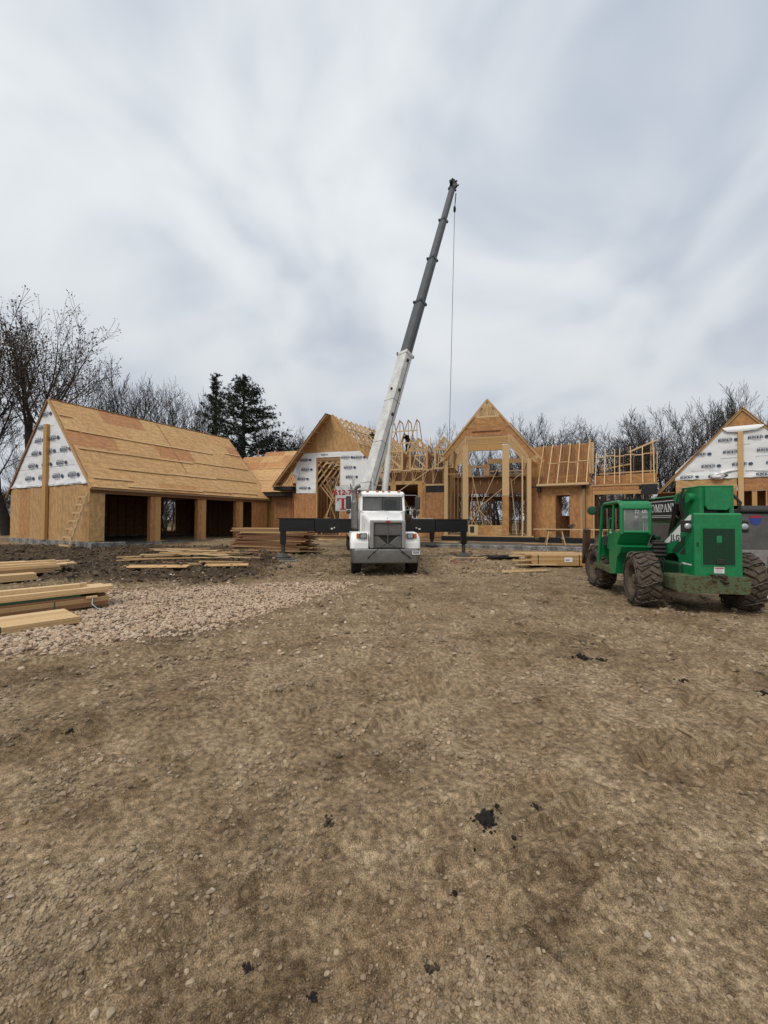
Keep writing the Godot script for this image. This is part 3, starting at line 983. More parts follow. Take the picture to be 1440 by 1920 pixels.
# a sheet of house wrap under a gable: y from y0 up to top(x), a little wavy
func wrap_sheet(parent: Node, x0: float, x1: float, y0: float, z: float, top: Callable, seed_: int, wave := 0.012, nx := 40, ny := 26) -> MeshInstance3D:
	var nz := noise(seed_, 1.3, 3)
	var rows := []
	for j in ny + 1:
		var row := []
		for i in nx + 1:
			var x := lerpf(x0, x1, float(i) / nx)
			var yb := y0 + 0.025 * nz.get_noise_1d(x * 2.0)
			var yt := maxf(top.call(x), yb + 0.01)
			var y := lerpf(yb, yt, float(j) / ny)
			var loose := 1.0 + 3.0 * (1.0 - smoothstep(0.0, 0.35, y - y0))
			row.append(Vector3(x, y, z + 0.012 + wave * 0.6 * loose * (nz.get_noise_2d(x * 0.7, y * 1.6) + 0.4)))
		rows.append(row)
	var b := MB.new()
	b.loft(rows)
	return P(parent, "house_wrap", b.mesh(), M.wrap)

func logos(parent: Node, wrap: Node, x0: float, x1: float, y0: float, y1: float, z: float, top: Callable, pitch_x: float, pitch_y: float, shift: float, sc := 1.0, skip := []) -> void:
	var row := 0
	var y := y0
	while y < y1:
		var x: float = x0 + fposmod(row * shift, pitch_x)
		while x < x1:
			var w := 0.64 * sc
			var fits: bool = minf(top.call(x - w + 0.12), top.call(x + w - 0.05)) > y + 0.06 * sc and x + 0.45 * sc < x1
			for s in skip:
				if x + 0.62 * sc > s[0] and x - 0.56 * sc < s[1] and y > s[2] and y < s[3]: fits = false
			if fits:
				# those behind the post are hidden by it
				P(wrap, "printed_logo", logo, M.ink, Vector3(x, y, z), Basis().scaled(Vector3.ONE * sc))
				P(wrap, "printed_lettering", logo_small, M.inkgrey, Vector3(x, y, z), Basis().scaled(Vector3.ONE * sc))
			x += pitch_x
		y += pitch_y
		row += 1

# a gable truss in the local xy plane: half span, eave height, peak, tail beyond the wall
func truss(parent: Node, z: float, cx: float, half: float, y_eave: float, y_peak: float, y_ceil: float, m: Material, webs := 3, d := 0.13) -> Node3D:
	var t := N(parent, "roof_truss", Vector3(cx, 0, z))
	var w := 0.038
	var up := Vector3(0, 0, 1)
	for s in [-1.0, 1.0]:
		beam(t, "top_chord", Vector3(s * half, y_eave, 0), Vector3(0, y_peak, 0), w, d, m, up)
	var slope := (y_peak - y_eave) / half
	var hc := (y_peak - y_ceil) / slope
	beam(t, "bottom_chord", Vector3(-hc + 0.05, y_ceil, 0.002), Vector3(hc - 0.05, y_ceil, 0.002), w, d * 0.8, m, up)
	beam(t, "web", Vector3(0, y_ceil, -0.002), Vector3(0, y_peak - 0.1, -0.002), w * 0.9, 0.085, m, up)
	for k in webs:
		for s in [-1.0, 1.0]:
			var a: float = hc * (k + 0.6) / (webs + 0.4)
			var b: float = hc * (k + (0.1 if k % 2 == 0 else 1.1)) / (webs + 0.4)
			beam(t, "web", Vector3(s * b, y_ceil, 0.004), Vector3(s * a, y_peak - slope * a - 0.08, 0.004), w * 0.8, 0.085, m, up)
	return t

func make_garage() -> void:
	var g := thing("garage_building", "long timber garage with bare plywood roof and wrapped end gable", "building", Vector3(-14.47, 0.62, -19.9), -0.495)
	var W := 8.75
	var L := 12.0
	var wh := 2.9
	var slope := 1.081
	var pk := wh + slope * W * 0.5
	# foundation
	bx(g, "foundation", Vector3(-W - 0.12, -0.75, -0.25), Vector3(0.10, -0.003, 0.10), M.concrete, 0.01)
	bx(g, "foundation", Vector3(-0.20, -0.75, -L - 0.1), Vector3(0.10, -0.20, -0.253), M.concrete, 0.01)
	bx(g, "foundation", Vector3(-W - 0.12, -0.75, -L - 0.1), Vector3(-W + 0.15, -0.003, -0.253), M.concrete)
	bx(g, "floor_slab", Vector3(-W + 0.16, -0.7, -L), Vector3(-0.21, -0.12, -0.26), M.slab)
	bx(g, "foundation_block", Vector3(0.11, -0.55, -0.75), Vector3(0.55, -0.03, 0.16), M.concrete, 0.02)
	bx(g, "foundation_block", Vector3(0.11, -0.55, -1.50), Vector3(0.50, -0.05, -0.76), M.concrete, 0.02)
	# gable wall
	ply_wall(g, -W, 0.0, 0.0, wh - 0.05, 0.0, ["ply0", "ply1", "ply0", "ply4"])
	bx(g, "wall_frame", Vector3(-W, 0.0, -0.16), Vector3(-0.02, wh - 0.06, -0.02), M.stud)
	var top := func(x): return pk - slope * absf(x + W * 0.5) - 0.06
	sheet(g, "gable_sheathing", [Vector2(-W + 0.02, wh - 0.05), Vector2(-0.02, wh - 0.05), Vector2(-W * 0.5, pk - 0.05)], -0.10, -0.015, M.ply1)
	var wr := wrap_sheet(g, -W + 0.02, -0.05, wh - 0.02, 0.006, top, 301, 0.032, 70, 36)
	logos(g, wr, -W + 0.85, -0.2, wh + 0.46, pk, 0.062, top, 1.6, 0.69, 0.36, 0.95, [])
	for k in 4: beam(wr, "printed_line", Vector3(-W + 1.0 + k * 0.6, wh + 1.0 + k * 0.74, 0.040), Vector3(-1.4 - k * 0.75, wh + 1.0 + k * 0.74, 0.040), 0.012, 0.002, M.inkgrey)
	bx(g, "fold", Vector3(-W + 0.04, wh + 0.02, 0.03), Vector3(-0.1, wh + 0.10, 0.055), M.wrap, 0.012)
	beam(g, "gable_post", Vector3(-4.29, -0.01, 0.10), Vector3(-4.29, 6.22, 0.10), 0.15, 0.38, M.lvl, Vector3(0, 0, 1))
	# roof: two planes of single sheets
	var hs := W * 0.5 + 0.22
	var sl := Vector2(1, slope).length()
	var per := 1.22 / sl
	for side in [1.0, -1.0]:
		var run := 0.0
		var row := 0
		while run < hs - 0.02:
			var e := minf(run + per, hs)
			var z := 0.04
			var first := true
			while z > -L - 0.03:
				var len := 1.22 if (first and row % 2 == 1) else 2.44
				first = false
				var z2 := maxf(z - len, -L - 0.05)
				if z - z2 < 0.05: break
				var tone: String = pick(["ply0", "ply3", "ply4", "ply0", "ply3", "ply0", "ply6", "ply6"]) if R.randf() < 0.8 else pick(["ply1", "ply2"])
				var mid := (run + e) * 0.5
				var wdt := (e - run) * sl - 0.005
				var bs := Basis(Vector3(0, 0, 1), -atan(slope) * side)
				P(g, "roof_sheet", boxm(Vector3(wdt, 0.018, z - z2 - 0.006), 0.0, R.randi() % 5), M[tone], Vector3(-W * 0.5 + side * mid, pk - slope * mid + 0.02 + R.randf_range(0.0, 0.006), (z + z2) * 0.5), bs)
				z = z2
			run = e
			row += 1
		# rafters under the deck, ends show at the gable
		for z in [0.01, -L * 0.5, -L]:
			beam(g, "rafter", Vector3(-W * 0.5 + side * 0.02, pk - 0.10, z - 0.03), Vector3(-W * 0.5 + side * (hs - 0.02), pk - slope * hs - 0.06, z - 0.03), 0.16, 0.06, M.brown)
		beam(g, "fascia", Vector3(-W * 0.5 + side * (hs + 0.012), pk - slope * hs - 0.05, 0.05), Vector3(-W * 0.5 + side * (hs + 0.012), pk - slope * hs - 0.05, -L - 0.05), 0.09, 0.025, M.aged)
	beam(g, "rake_board", Vector3(-W * 0.5, pk - 0.05, 0.075), Vector3(-W * 0.5 - hs - 0.25, pk - slope * (hs + 0.25) - 0.05, 0.075), 0.14, 0.04, M.brown)
	beam(g, "rake_board", Vector3(-W * 0.5, pk - 0.05, 0.065), Vector3(-W * 0.5 + hs, pk - slope * hs - 0.05, 0.065), 0.09, 0.03, M.spf2)
	# toe boards nailed across the roof: distance down from the ridge, from z, to z
	for t in [[1.31, -0.1, -0.7], [2.47, -0.1, -0.72], [2.49, -0.8, -2.95], [2.50, -2.98, -5.9], [2.47, -5.95, -9.2], [3.92, -0.25, -2.4], [3.90, -2.45, -4.7], [3.88, -4.75, -6.9], [3.72, -6.95, -9.4], [3.69, -9.45, -11.8], [5.24, -1.25, -4.6], [5.18, -4.65, -8.05], [5.10, -8.1, -11.7], [6.1, -0.25, -2.2], [6.57, -1.75, -4.0], [6.53, -4.05, -6.3], [6.47, -6.33, -8.6], [6.40, -8.65, -11.0], [2.12, -10.4, -11.9]]:
		var run: float = t[0] / sl
		var bs := Basis(Vector3(0, 0, 1), -atan(slope))
		P(g, "toe_board", boxm(Vector3(0.075, 0.036, absf(t[2] - t[1])), 0.0, R.randi() % 5), pick([M.spf, M.spf3, M.spf2]), Vector3(-W * 0.5 + run, pk - slope * run, (t[1] + t[2]) * 0.5) + bs * Vector3(0, 0.062, 0), bs)
	# ridge: saw-tooth of truss tips is covered by a cap strip
	bx(g, "ridge_strip", Vector3(-W * 0.5 - 0.06, pk + 0.022, -L), Vector3(-W * 0.5 + 0.06, pk + 0.045, 0.0), M.ply3)
	# open front under the eave
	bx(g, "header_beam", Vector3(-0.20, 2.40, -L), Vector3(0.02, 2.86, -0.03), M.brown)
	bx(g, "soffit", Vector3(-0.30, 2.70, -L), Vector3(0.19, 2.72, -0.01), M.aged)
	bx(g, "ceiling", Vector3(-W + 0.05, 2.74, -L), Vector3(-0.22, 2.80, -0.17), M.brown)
	bx(g, "corner_sheathing", Vector3(-0.012, 0.0, -0.70), Vector3(0.004, 2.42, -0.012), M.ply3)
	for z in [-0.06, -0.66]: bx(g, "corner_stud", Vector3(-0.15, 0.0, z - 0.04), Vector3(-0.02, 2.40, z + 0.04), M.stud)
	for k in 3:
		var z := -3.36 - 3.0 * k
		var p := N(g, "column", Vector3(0, 0, z))
		bx(p, "column_face", Vector3(-0.30, -0.10, -0.30), Vector3(0.0, 2.39, 0.02), M.lvl)
		bx(p, "column_face", Vector3(-0.29, -0.10, 0.023), Vector3(-0.005, 2.38, 0.30), M.ply2)
		bx(p, "pier", Vector3(-0.36, -0.55, -0.34), Vector3(0.12, -0.103, 0.36), M.concrete, 0.015)
		bx(p, "base_plate", Vector3(-0.42, -0.10, -0.62), Vector3(0.06, -0.07, -0.31), M.aged)
	ply_wall_side(g, -10.46, -L, 0.0, 2.40, 0.0)
	# inside: back wall with an opening, end wall with studs
	for s in [[-0.2, -9.40], [-10.50, -L]]:
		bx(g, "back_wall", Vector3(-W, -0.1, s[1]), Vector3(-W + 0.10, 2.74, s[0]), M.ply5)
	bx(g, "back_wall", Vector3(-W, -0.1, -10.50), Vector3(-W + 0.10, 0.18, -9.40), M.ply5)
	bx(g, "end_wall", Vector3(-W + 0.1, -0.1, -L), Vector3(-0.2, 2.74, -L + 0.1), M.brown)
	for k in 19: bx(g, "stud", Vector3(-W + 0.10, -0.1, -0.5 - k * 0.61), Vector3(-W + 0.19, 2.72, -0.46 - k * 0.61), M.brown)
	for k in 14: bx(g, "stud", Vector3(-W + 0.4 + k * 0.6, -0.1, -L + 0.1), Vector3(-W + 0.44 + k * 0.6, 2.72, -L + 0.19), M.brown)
	sheet(g, "gable_sheathing", [Vector2(-W, wh - 0.05), Vector2(0, wh - 0.05), Vector2(-W * 0.5, pk - 0.05)], -L, -L + 0.05, M.ply1)

func ply_wall_side(parent: Node, z0: float, z1: float, y0: float, y1: float, x: float) -> void:
	var z := z0
	while z > z1 + 0.05:
		var e := maxf(z - 1.22, z1)
		bx(parent, "plywood_sheet", Vector3(x - 0.012, y0, e + 0.003), Vector3(x, y1, z - 0.003), M[pick(["ply1", "ply0", "ply2"])])
		z = e

func make_link() -> void:
	var x0 := -8.6
	var g := house_block("link_wing", "low plywood wing joining garage and wrapped gable house", x0)
	var w := 5.05
	# front wall
	ply_wall(g, 1.6, w, -0.4, 2.75, -1.2, ["ply2", "ply1", "ply5"], 0.95)
	bx(g, "wall_frame", Vector3(1.6, -0.4, -1.35), Vector3(w, 2.7, -1.22), M.stud)
	bx(g, "soffit", Vector3(1.4, 2.70, -1.3), Vector3(w + 0.35, 2.92, -0.62), M.membrane)
	bx(g, "eave_trim", Vector3(w - 0.2, 2.62, -1.25), Vector3(w + 0.55, 3.02, -0.75), M.membrane)
	# roof facing the yard, single sheets
	var ev := Vector2(-0.55, 3.02)
	var rg := Vector2(-4.25, 6.35)
	var sl := ev.distance_to(rg)
	var ang := atan2(rg.y - ev.y, ev.x - rg.x)
	for r in 5:
		var a := r * 1.0 / 5.0
		var b := (r + 1.0) / 5.0
		var x := -1.6 + 0.4 * (r % 2) * 2.0
		while x < w + 0.30:
			var e := minf(x + 2.0, w + 0.45)
			var c := ev.lerp(rg, (a + b) * 0.5)
			P(g, "roof_sheet", boxm(Vector3(e - x - 0.006, 0.018, sl / 5.0 - 0.005), 0.0, R.randi() % 5), M[pick(["ply0", "ply3", "ply1", "ply2", "ply4"])], Vector3((x + e) * 0.5, c.y + R.randf_range(0, 0.006), c.x), Basis(Vector3.RIGHT, ang))
			x = e
	for t in [[0.30, 1.6, 3.9], [0.62, 0.9, 3.6]]:
		var c := ev.lerp(rg, t[0])
		P(g, "toe_board", boxm(Vector3(t[2] - t[1], 0.04, 0.08), 0.0, 1), M.spf, Vector3((t[1] + t[2]) * 0.5, c.y + 0.035, c.x), Basis(Vector3.RIGHT, ang))
	# rear slope and upper cross gable
	P(g, "roof_deck", boxm(Vector3(w + 2.0, 0.02, sl), 0.0, 2), M.ply1, Vector3(w * 0.5 - 0.6, (ev.y + rg.y) * 0.5, rg.x * 2.0 - (ev.x + rg.x) * 0.5), Basis(Vector3.RIGHT, -ang))
	var ug := N(g, "upper_gable", Vector3(-1.05, 0, -5.4))
	sheet(ug, "gable_sheathing", [Vector2(-1.9, 5.0), Vector2(1.9, 5.0), Vector2(0, 7.15)], -0.04, 0.0, M.ply2).rotation.y = -0.9
	for k in 3:
		P(ug, "roof_sheet", boxm(Vector3(2.0, 0.02, 2.9), 0.0, k), M[["ply2", "ply3", "ply1"][k]], Vector3(1.15 + k * 2.01, 6.05, -0.1), Basis(Vector3.RIGHT, 0.83))
		P(ug, "roof_sheet", boxm(Vector3(2.0, 0.02, 2.9), 0.0, k), M.ply1, Vector3(1.15 + k * 2.01, 6.05, -2.06), Basis(Vector3.RIGHT, -0.83))
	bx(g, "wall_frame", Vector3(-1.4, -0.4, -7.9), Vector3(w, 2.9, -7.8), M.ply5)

func make_left_gable() -> void:
	var g := house_block("gable_house", "gabled timber house front with torn house wrap round a tall opening", 0.0)
	var pk := 8.3
	var sl := 1.2
	var zt := 0.0
	var top := func(x): return pk - sl * absf(x)
	# upper triangle of plywood in three sheets
	sheet(g, "plywood_sheet", [Vector2(-1.22, 5.66), Vector2(1.22, 5.66), Vector2(1.22, top.call(1.22) - 0.02), Vector2(0, pk), Vector2(-1.22, top.call(1.22) - 0.02)], -0.014, zt, M.ply0)
	sheet(g, "plywood_sheet", [Vector2(-2.18, 5.66), Vector2(-1.226, 5.66), Vector2(-1.226, 6.80)], -0.014, zt - 0.002, M.ply1)
	sheet(g, "plywood_sheet", [Vector2(1.226, 5.66), Vector2(2.18, 5.66), Vector2(1.226, 6.80)], -0.014, zt - 0.002, M.ply4)
	# wrap
	var lt := func(x): return minf(5.66, pk - sl * absf(x) - 0.1 + maxf(0.0, -2.2 - x) * 0.0)
	var wl := wrap_sheet(g, -2.72, -1.17, 2.84, 0.0, lt, 311, 0.03, 24, 26)
	var wr := wrap_sheet(g, 0.68, 2.75, 2.80, 0.0, lt, 312, 0.03, 26, 26)
	var wt := wrap_sheet(g, -1.17, 0.68, 5.33, 0.0, func(_x): return 5.68, 313, 0.01, 16, 6)
	P(wl, "torn_flap", tri_flap(Vector3(-2.72, 4.9, 0.03), Vector3(-2.95, 4.2, 0.25), Vector3(-2.70, 3.6, 0.03), Vector3(-2.45, 4.3, 0.05)), M.wrap)
	for q in [[-2.0, 5.18], [-1.9, 4.5], [-2.2, 3.85], [-2.05, 3.2]]: put_logo(wl, q[0], q[1], 0.062, 0.75)
	for q in [[1.15, 5.25], [2.05, 5.22], [1.35, 4.55], [1.5, 3.9], [1.1, 3.2]]: put_logo(wr, q[0], q[1], 0.062, 0.75)
	put_logo(wt, -0.55, 5.5, 0.035, 0.42)
	# sheathing under and behind the wrap
	for s in [[-2.75, -1.18], [0.69, 2.78]]:
		bx(g, "wall_sheathing", Vector3(s[0], 2.7, -0.05), Vector3(s[1], 5.64 if s[0] > 0 else 5.3, -0.008), M.ply1)
	ply_wall(g, -2.9, -1.18, -0.1, 2.83, 0.0, ["ply1", "ply2"], 0.86)
	ply_wall(g, 0.69, 3.2, -0.1, 2.78, 0.0, ["ply1", "ply2"], 1.25)
	bx(g, "sill_plate", Vector3(-3.2, -0.14, -0.2), Vector3(3.2, -0.1, 0.03), M.aged)
	# opening frame
	for x in [-1.14, 0.64]: bx(g, "jamb", Vector3(x - 0.04, -0.1, -0.16), Vector3(x + 0.04, 5.30, -0.016), M.spf2)
	bx(g, "header", Vector3(-1.18, 5.12, -0.15), Vector3(0.68, 5.31, -0.02), M.aged)
	# rake ladder on the left: fly rafter and lookouts
	var f0 := Vector3(-0.10, pk - 0.22, 0.80)
	var f1 := Vector3(-4.15, pk - sl * 4.15 - 0.10, 0.80)
	beam(g, "fly_rafter", f0, f1, 0.15, 0.045, M.aged)
	beam(g, "fly_rafter", Vector3(0, pk - 0.05, -0.04), Vector3(-4.1, pk - sl * 4.1 - 0.05, -0.04), 0.17, 0.045, M.spf2)
	beam(g, "fly_rafter", Vector3(0, pk - 0.05, -0.04), Vector3(4.1, pk - sl * 4.1 - 0.05, -0.04), 0.17, 0.045, M.spf2)
	for k in 7:
		var q := f0.lerp(f1, (k + 0.6) / 7.2)
		beam(g, "lookout", q + Vector3(-0.10, 0.0, 0.10), Vector3(q.x + 0.02, pk - sl * absf(q.x) - 0.02, -0.05), 0.038, 0.085, pick([M.spf3, M.spf]))
	for k in 4:
		var u0 := f0.lerp(f1, k / 4.0)
		var u1 := f0.lerp(f1, (k + 1) / 4.0 - 0.003)
		var v0 := Vector3(u0.x, pk - sl * absf(u0.x) + 0.08, -0.05)
		var v1 := Vector3(u1.x, pk - sl * absf(u1.x) + 0.08, -0.05)
		var up := Vector3(0, 0.09, 0.06)
		var q := MB.new()
		q.quad(u0 + up, u1 + up, v1, v0)
		q.quad(u0 + up + Vector3(0, 0.016, 0), u1 + up + Vector3(0, 0.016, 0), v1 + Vector3(0, 0.016, 0), v0 + Vector3(0, 0.016, 0))
		q.quad(u0 + up, u1 + up, u1 + up + Vector3(0, 0.016, 0), u0 + up + Vector3(0, 0.016, 0))
		P(g, "roof_sheet", q.mesh(), M[["ply1", "ply2", "ply1", "ply2"][k]])
	bx(g, "eave_return", Vector3(-4.3, 3.05, -0.5), Vector3(-2.9, 3.30, 0.45), M.membrane)
	bx(g, "eave_board", Vector3(-4.3, 3.31, -0.5), Vector3(-2.75, 3.35, 0.47), M.spf2)
	for k in 5: beam(g, "brace", Vector3(-3.9 + k * 0.22, 3.36, 0.2), Vector3(-3.3 + k * 0.2, 4.3 + k * 0.2, -0.1), 0.04, 0.09, M.spf2)
	# trusses going back
	for k in 13: truss(g, -0.6 - k * 0.58, k * 0.16, 4.1, pk - sl * 4.1, pk - 0.02, 5.35 + 0.1 * (k % 2), pick([M.spf, M.spf2, M.spf3]), 3)
	for k in 3:
		beam(g, "lateral_brace", Vector3(0.9 + k * 0.95, pk - sl * (0.9 + k * 0.95) + 0.12, -0.4), Vector3(2.9 + k * 0.95, pk - sl * (0.9 + k * 0.95) + 0.10, -7.2), 0.04, 0.09, M.spf3)
		beam(g, "lateral_brace", Vector3(-0.9 - k * 0.95, pk - sl * (0.9 + k * 0.95) + 0.12, -0.4), Vector3(1.0 - k * 0.95, pk - sl * (0.9 + k * 0.95) + 0.10, -7.2), 0.04, 0.09, M.spf3)
	# inside: stud walls, braces, floor
	bx(g, "floor_deck", Vector3(-3.1, -0.35, -8.0), Vector3(3.1, -0.141, -0.05), M.aged)
	for x in [-3.0, 3.0]:
		for k in 14: bx(g, "stud", Vector3(x - 0.06, -0.14, -0.6 - k * 0.55), Vector3(x + 0.06, 3.6, -0.56 - k * 0.55), M.stud)
	bx(g, "side_wall", Vector3(-3.12, -0.14, -8.0), Vector3(-3.07, 3.6, -0.2), M.ply2)
	bx(g, "side_wall", Vector3(3.07, -0.14, -8.0), Vector3(3.12, 3.6, -0.2), M.ply2)
	for k in 11: bx(g, "stud", Vector3(-2.9 + k * 0.55, -0.14, -6.0), Vector3(-2.86 + k * 0.55, 4.6, -5.9), M.stud)
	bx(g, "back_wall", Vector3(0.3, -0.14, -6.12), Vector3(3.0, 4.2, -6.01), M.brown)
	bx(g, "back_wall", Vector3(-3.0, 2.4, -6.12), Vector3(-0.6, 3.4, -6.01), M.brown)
	for b in [[0.62, 4.6, -0.9, -0.05], [-1.1, 3.7, 0.4, 1.9], [-1.05, 3.45, 0.55, 1.5], [0.2, 2.6, -1.0, 0.6], [-1.1, 5.0, -0.1, 2.4], [-0.3, 1.9, 0.6, -0.1]]:
		beam(g, "brace", Vector3(b[0], b[1], -0.25 - R.randf() * 0.5), Vector3(b[2], b[3], -0.3 - R.randf() * 0.6), 0.09, 0.04, pick([M.spf, M.spf2, M.spf3]), Vector3(0, 0, 1))
	for k in 9: bx(g, "partition_stud", Vector3(-1.5 + k * 0.28, -0.14, -2.6), Vector3(-1.45 + k * 0.28, 4.1, -2.48), pick([M.stud, M.aged]))
	bx(g, "partition_plate", Vector3(-1.6, 4.1, -2.62), Vector3(1.2, 4.2, -2.46), M.stud)
	bx(g, "partition_sheathing", Vector3(0.0, 1.1, -2.72), Vector3(1.2, 2.9, -2.66), M.brown)
	for k in 2: beam(g, "brace", Vector3(-0.9 + k * 0.45, 4.9, -2.0), Vector3(-0.2 + k * 0.45, 5.25, -5.0), 0.09, 0.04, M.spf2)

func tri_flap(a: Vector3, b: Vector3, c: Vector3, d: Vector3) -> ArrayMesh:
	var m := MB.new()
	var rows := []
	for j in 7:
		var row := []
		for i in 5:
			var p := d.lerp(a.lerp(c, j / 6.0).lerp(b, sin(PI * j / 6.0) * 0.9), i / 4.0)
			row.append(p + Vector3(0, 0, 0.05 * sin(i * 1.4 + j)))
		rows.append(row)
	m.loft(rows)
	return m.mesh()

func put_logo(wrap: Node, x: float, y: float, z: float, sc: float) -> void:
	P(wrap, "printed_logo", logo, M.ink, Vector3(x, y, z), Basis().scaled(Vector3(sc, sc, 1)))
	P(wrap, "printed_lettering", logo_small, M.inkgrey, Vector3(x, y, z), Basis().scaled(Vector3(sc, sc, 1)))

func make_dormers() -> void:
	var x0 := 3.2
	var g := house_block("dormer_house", "open framed house middle with three small dormers on bare trusses", x0)
	var zf := -0.5
	# ground floor
	var at := func(x): return x - x0
	for s in [[0.92, 1.28], [2.80, 3.08]]:
		bx(g, "post", Vector3(s[0], -0.1, zf - 0.14), Vector3(s[1], 3.58, zf), M.lvl)
	sheet(g, "post_side", rect(3.085, -0.1, 3.32, 3.5), zf - 0.02, zf - 0.005, M.ply2)
	bx(g, "header", Vector3(1.282, 3.36, zf - 0.12), Vector3(2.798, 3.59, zf - 0.01), M.spf2)
	ply_wall(g, 3.34, 4.55, -0.1, 2.80, zf, ["ply2"], 1.3)
	bx(g, "membrane_strip", Vector3(3.34, 2.81, zf - 0.05), Vector3(4.6, 3.24, zf + 0.006), M.membrane)
	bx(g, "plate", Vector3(0.0, 3.30, zf - 0.16), Vector3(0.918, 3.38, zf), M.spf2)
	bx(g, "plate", Vector3(3.33, 3.25, zf - 0.16), Vector3(4.62, 3.36, zf + 0.03), M.spf3)
	bx(g, "lintel", Vector3(0.0, 2.95, zf - 0.14), Vector3(0.918, 3.29, zf - 0.01), M.membrane)
	bx(g, "floor_deck", Vector3(-0.05, -0.35, -8.0), Vector3(4.6, -0.141, zf - 0.02), M.aged)
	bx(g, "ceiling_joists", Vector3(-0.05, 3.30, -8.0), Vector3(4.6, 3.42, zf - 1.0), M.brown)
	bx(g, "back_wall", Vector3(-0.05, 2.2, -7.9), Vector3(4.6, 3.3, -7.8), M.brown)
	for k in 8: bx(g, "stud", Vector3(0.02 + k * 0.6, -0.14, -7.9), Vector3(0.06 + k * 0.6, 3.3, -7.8), M.stud)
	for b in [[1.35, 2.9, 2.7, 0.3], [2.75, 2.7, 1.5, 0.1]]: beam(g, "brace", Vector3(b[0], b[1], -1.6), Vector3(b[2], b[3], -1.7), 0.09, 0.04, M.spf2, Vector3(0, 0, 1))
	beam(g, "brace", Vector3(4.65, 4.85, 0.12), Vector3(1.55, 2.75, 0.25), 0.04, 0.12, M.spf3)
	# roof trusses side on: heel, sloping top chord, flat top
	for k in 8:
		var x := -0.30 + k * 0.68
		var t := N(g, "roof_truss", Vector3(x, 0, 0))
		var m: Material = pick([M.spf, M.spf2, M.spf3])
		var up := Vector3.RIGHT
		var tall := 8.75 if k < 4 else 6.25
		var a := Vector3(0, 4.15, zf + 0.28)
		var b := Vector3(0, tall, zf - (tall - 4.15) * 0.92)
		beam(t, "top_chord", a, b, 0.038, 0.13, m, up)
		beam(t, "top_chord", b, b + Vector3(0, 0, -1.0), 0.038, 0.09, m, up)
		beam(t, "top_chord", b + Vector3(0, 0, -1.0), Vector3(0, 4.15, -9.4), 0.038, 0.13, m, up)
		beam(t, "bottom_chord", Vector3(0, 3.44, zf), Vector3(0, 3.44, -9.0), 0.038, 0.09, m, up)
		beam(t, "web", Vector3(0, 3.44, zf - 0.02), Vector3(0, 4.3, zf - 0.02), 0.036, 0.085, m, up)
		beam(t, "web", Vector3(0.05, 3.42, zf + 0.02), Vector3(0.30, 4.25, zf - 0.15), 0.036, 0.06, m, up)
		beam(t, "web", Vector3(0, 3.5, zf - 0.2), Vector3(0, 5.2, zf - 0.95), 0.034, 0.085, m, up)
		beam(t, "web", Vector3(0, 3.5, zf - 1.7), Vector3(0, 7.0, zf - 2.8), 0.034, 0.085, m, up)
		beam(t, "web", Vector3(0.02, 3.5, zf - 4.6), b + Vector3(0, -0.1, -0.1), 0.034, 0.085, m, up)
	# stepped eave boards
	for k in 6:
		bx(g, "eave_board", Vector3(0.35 + k * 0.70, 4.22 + 0.05 * (k % 2), zf + 0.24), Vector3(1.05 + k * 0.70, 4.28 + 0.05 * (k % 2), zf + 0.36), M.spf3)
	bx(g, "knee_wall", Vector3(0.3, 3.40, zf - 0.75), Vector3(4.6, 4.25, zf - 0.70), M.brown)
	for k in 3: beam(g, "lateral_brace", Vector3(-0.5, 5.4 + k * 1.1, zf - 1.05 - k * 1.0), Vector3(2.1 if k > 0 else 4.4, 5.45 + k * 1.1, zf - 1.05 - k * 1.0), 0.085, 0.04, M.spf3)
	# dormers
	for k in 3:
		var dm := N(g, "dormer", Vector3(1.17 + k * 1.675, 4.35, zf + 0.12))
		var m: Material = [M.spf, M.spf2, M.spf][k]
		for s in [-1.0, 1.0]:
			bx(dm, "corner_post", Vector3(s * 0.56 - 0.06, 0, -0.09), Vector3(s * 0.56 + 0.06, 1.16, 0.0), m)
			beam(dm, "rake", Vector3(s * 0.68, 1.18, -0.02), Vector3(0, 2.03, -0.02), 0.036, 0.10, m, Vector3(0, 0, 1))
			beam(dm, "rake", Vector3(s * 0.68, 1.18, -0.5), Vector3(0, 2.03, -0.5), 0.036, 0.10, m, Vector3(0, 0, 1))
			beam(dm, "web", Vector3(s * 0.18, 1.3, -0.03), Vector3(s * 0.30, 1.66, -0.03), 0.03, 0.06, m, Vector3(0, 0, 1))
			beam(dm, "web", Vector3(s * 0.42, 1.3, -0.04), Vector3(s * 0.12, 1.85, -0.04), 0.03, 0.06, m, Vector3(0, 0, 1))
			var b := MB.new()
			b.prism([Vector2(0.0, 0.02), Vector2(0.0, 1.14), Vector2(-1.6, 1.14), Vector2(-0.35, 0.02)], -0.008, 0.008, Transform3D(Basis(Vector3(0, 0, 1), Vector3.UP, Vector3(-1, 0, 0)), Vector3(s * 0.63, 0, -0.10)))
			P(dm, "cheek", b.mesh(), M[["ply1", "ply2", "ply1"][k]])
		bx(dm, "header", Vector3(-0.64, 1.165, -0.10), Vector3(0.64, 1.29, -0.005), m)
		bx(dm, "sill", Vector3(-0.5, 0.0, -0.09), Vector3(0.5, 0.07, 0.0), m)
		beam(dm, "web", Vector3(0, 1.29, -0.02), Vector3(0, 1.95, -0.02), 0.036, 0.08, m, Vector3(0, 0, 1))
		beam(dm, "brace", Vector3(-0.45, 1.0, -0.25), Vector3(0.42, 0.15, -0.20), 0.034, 0.085, M.spf3, Vector3(0, 0, 1))

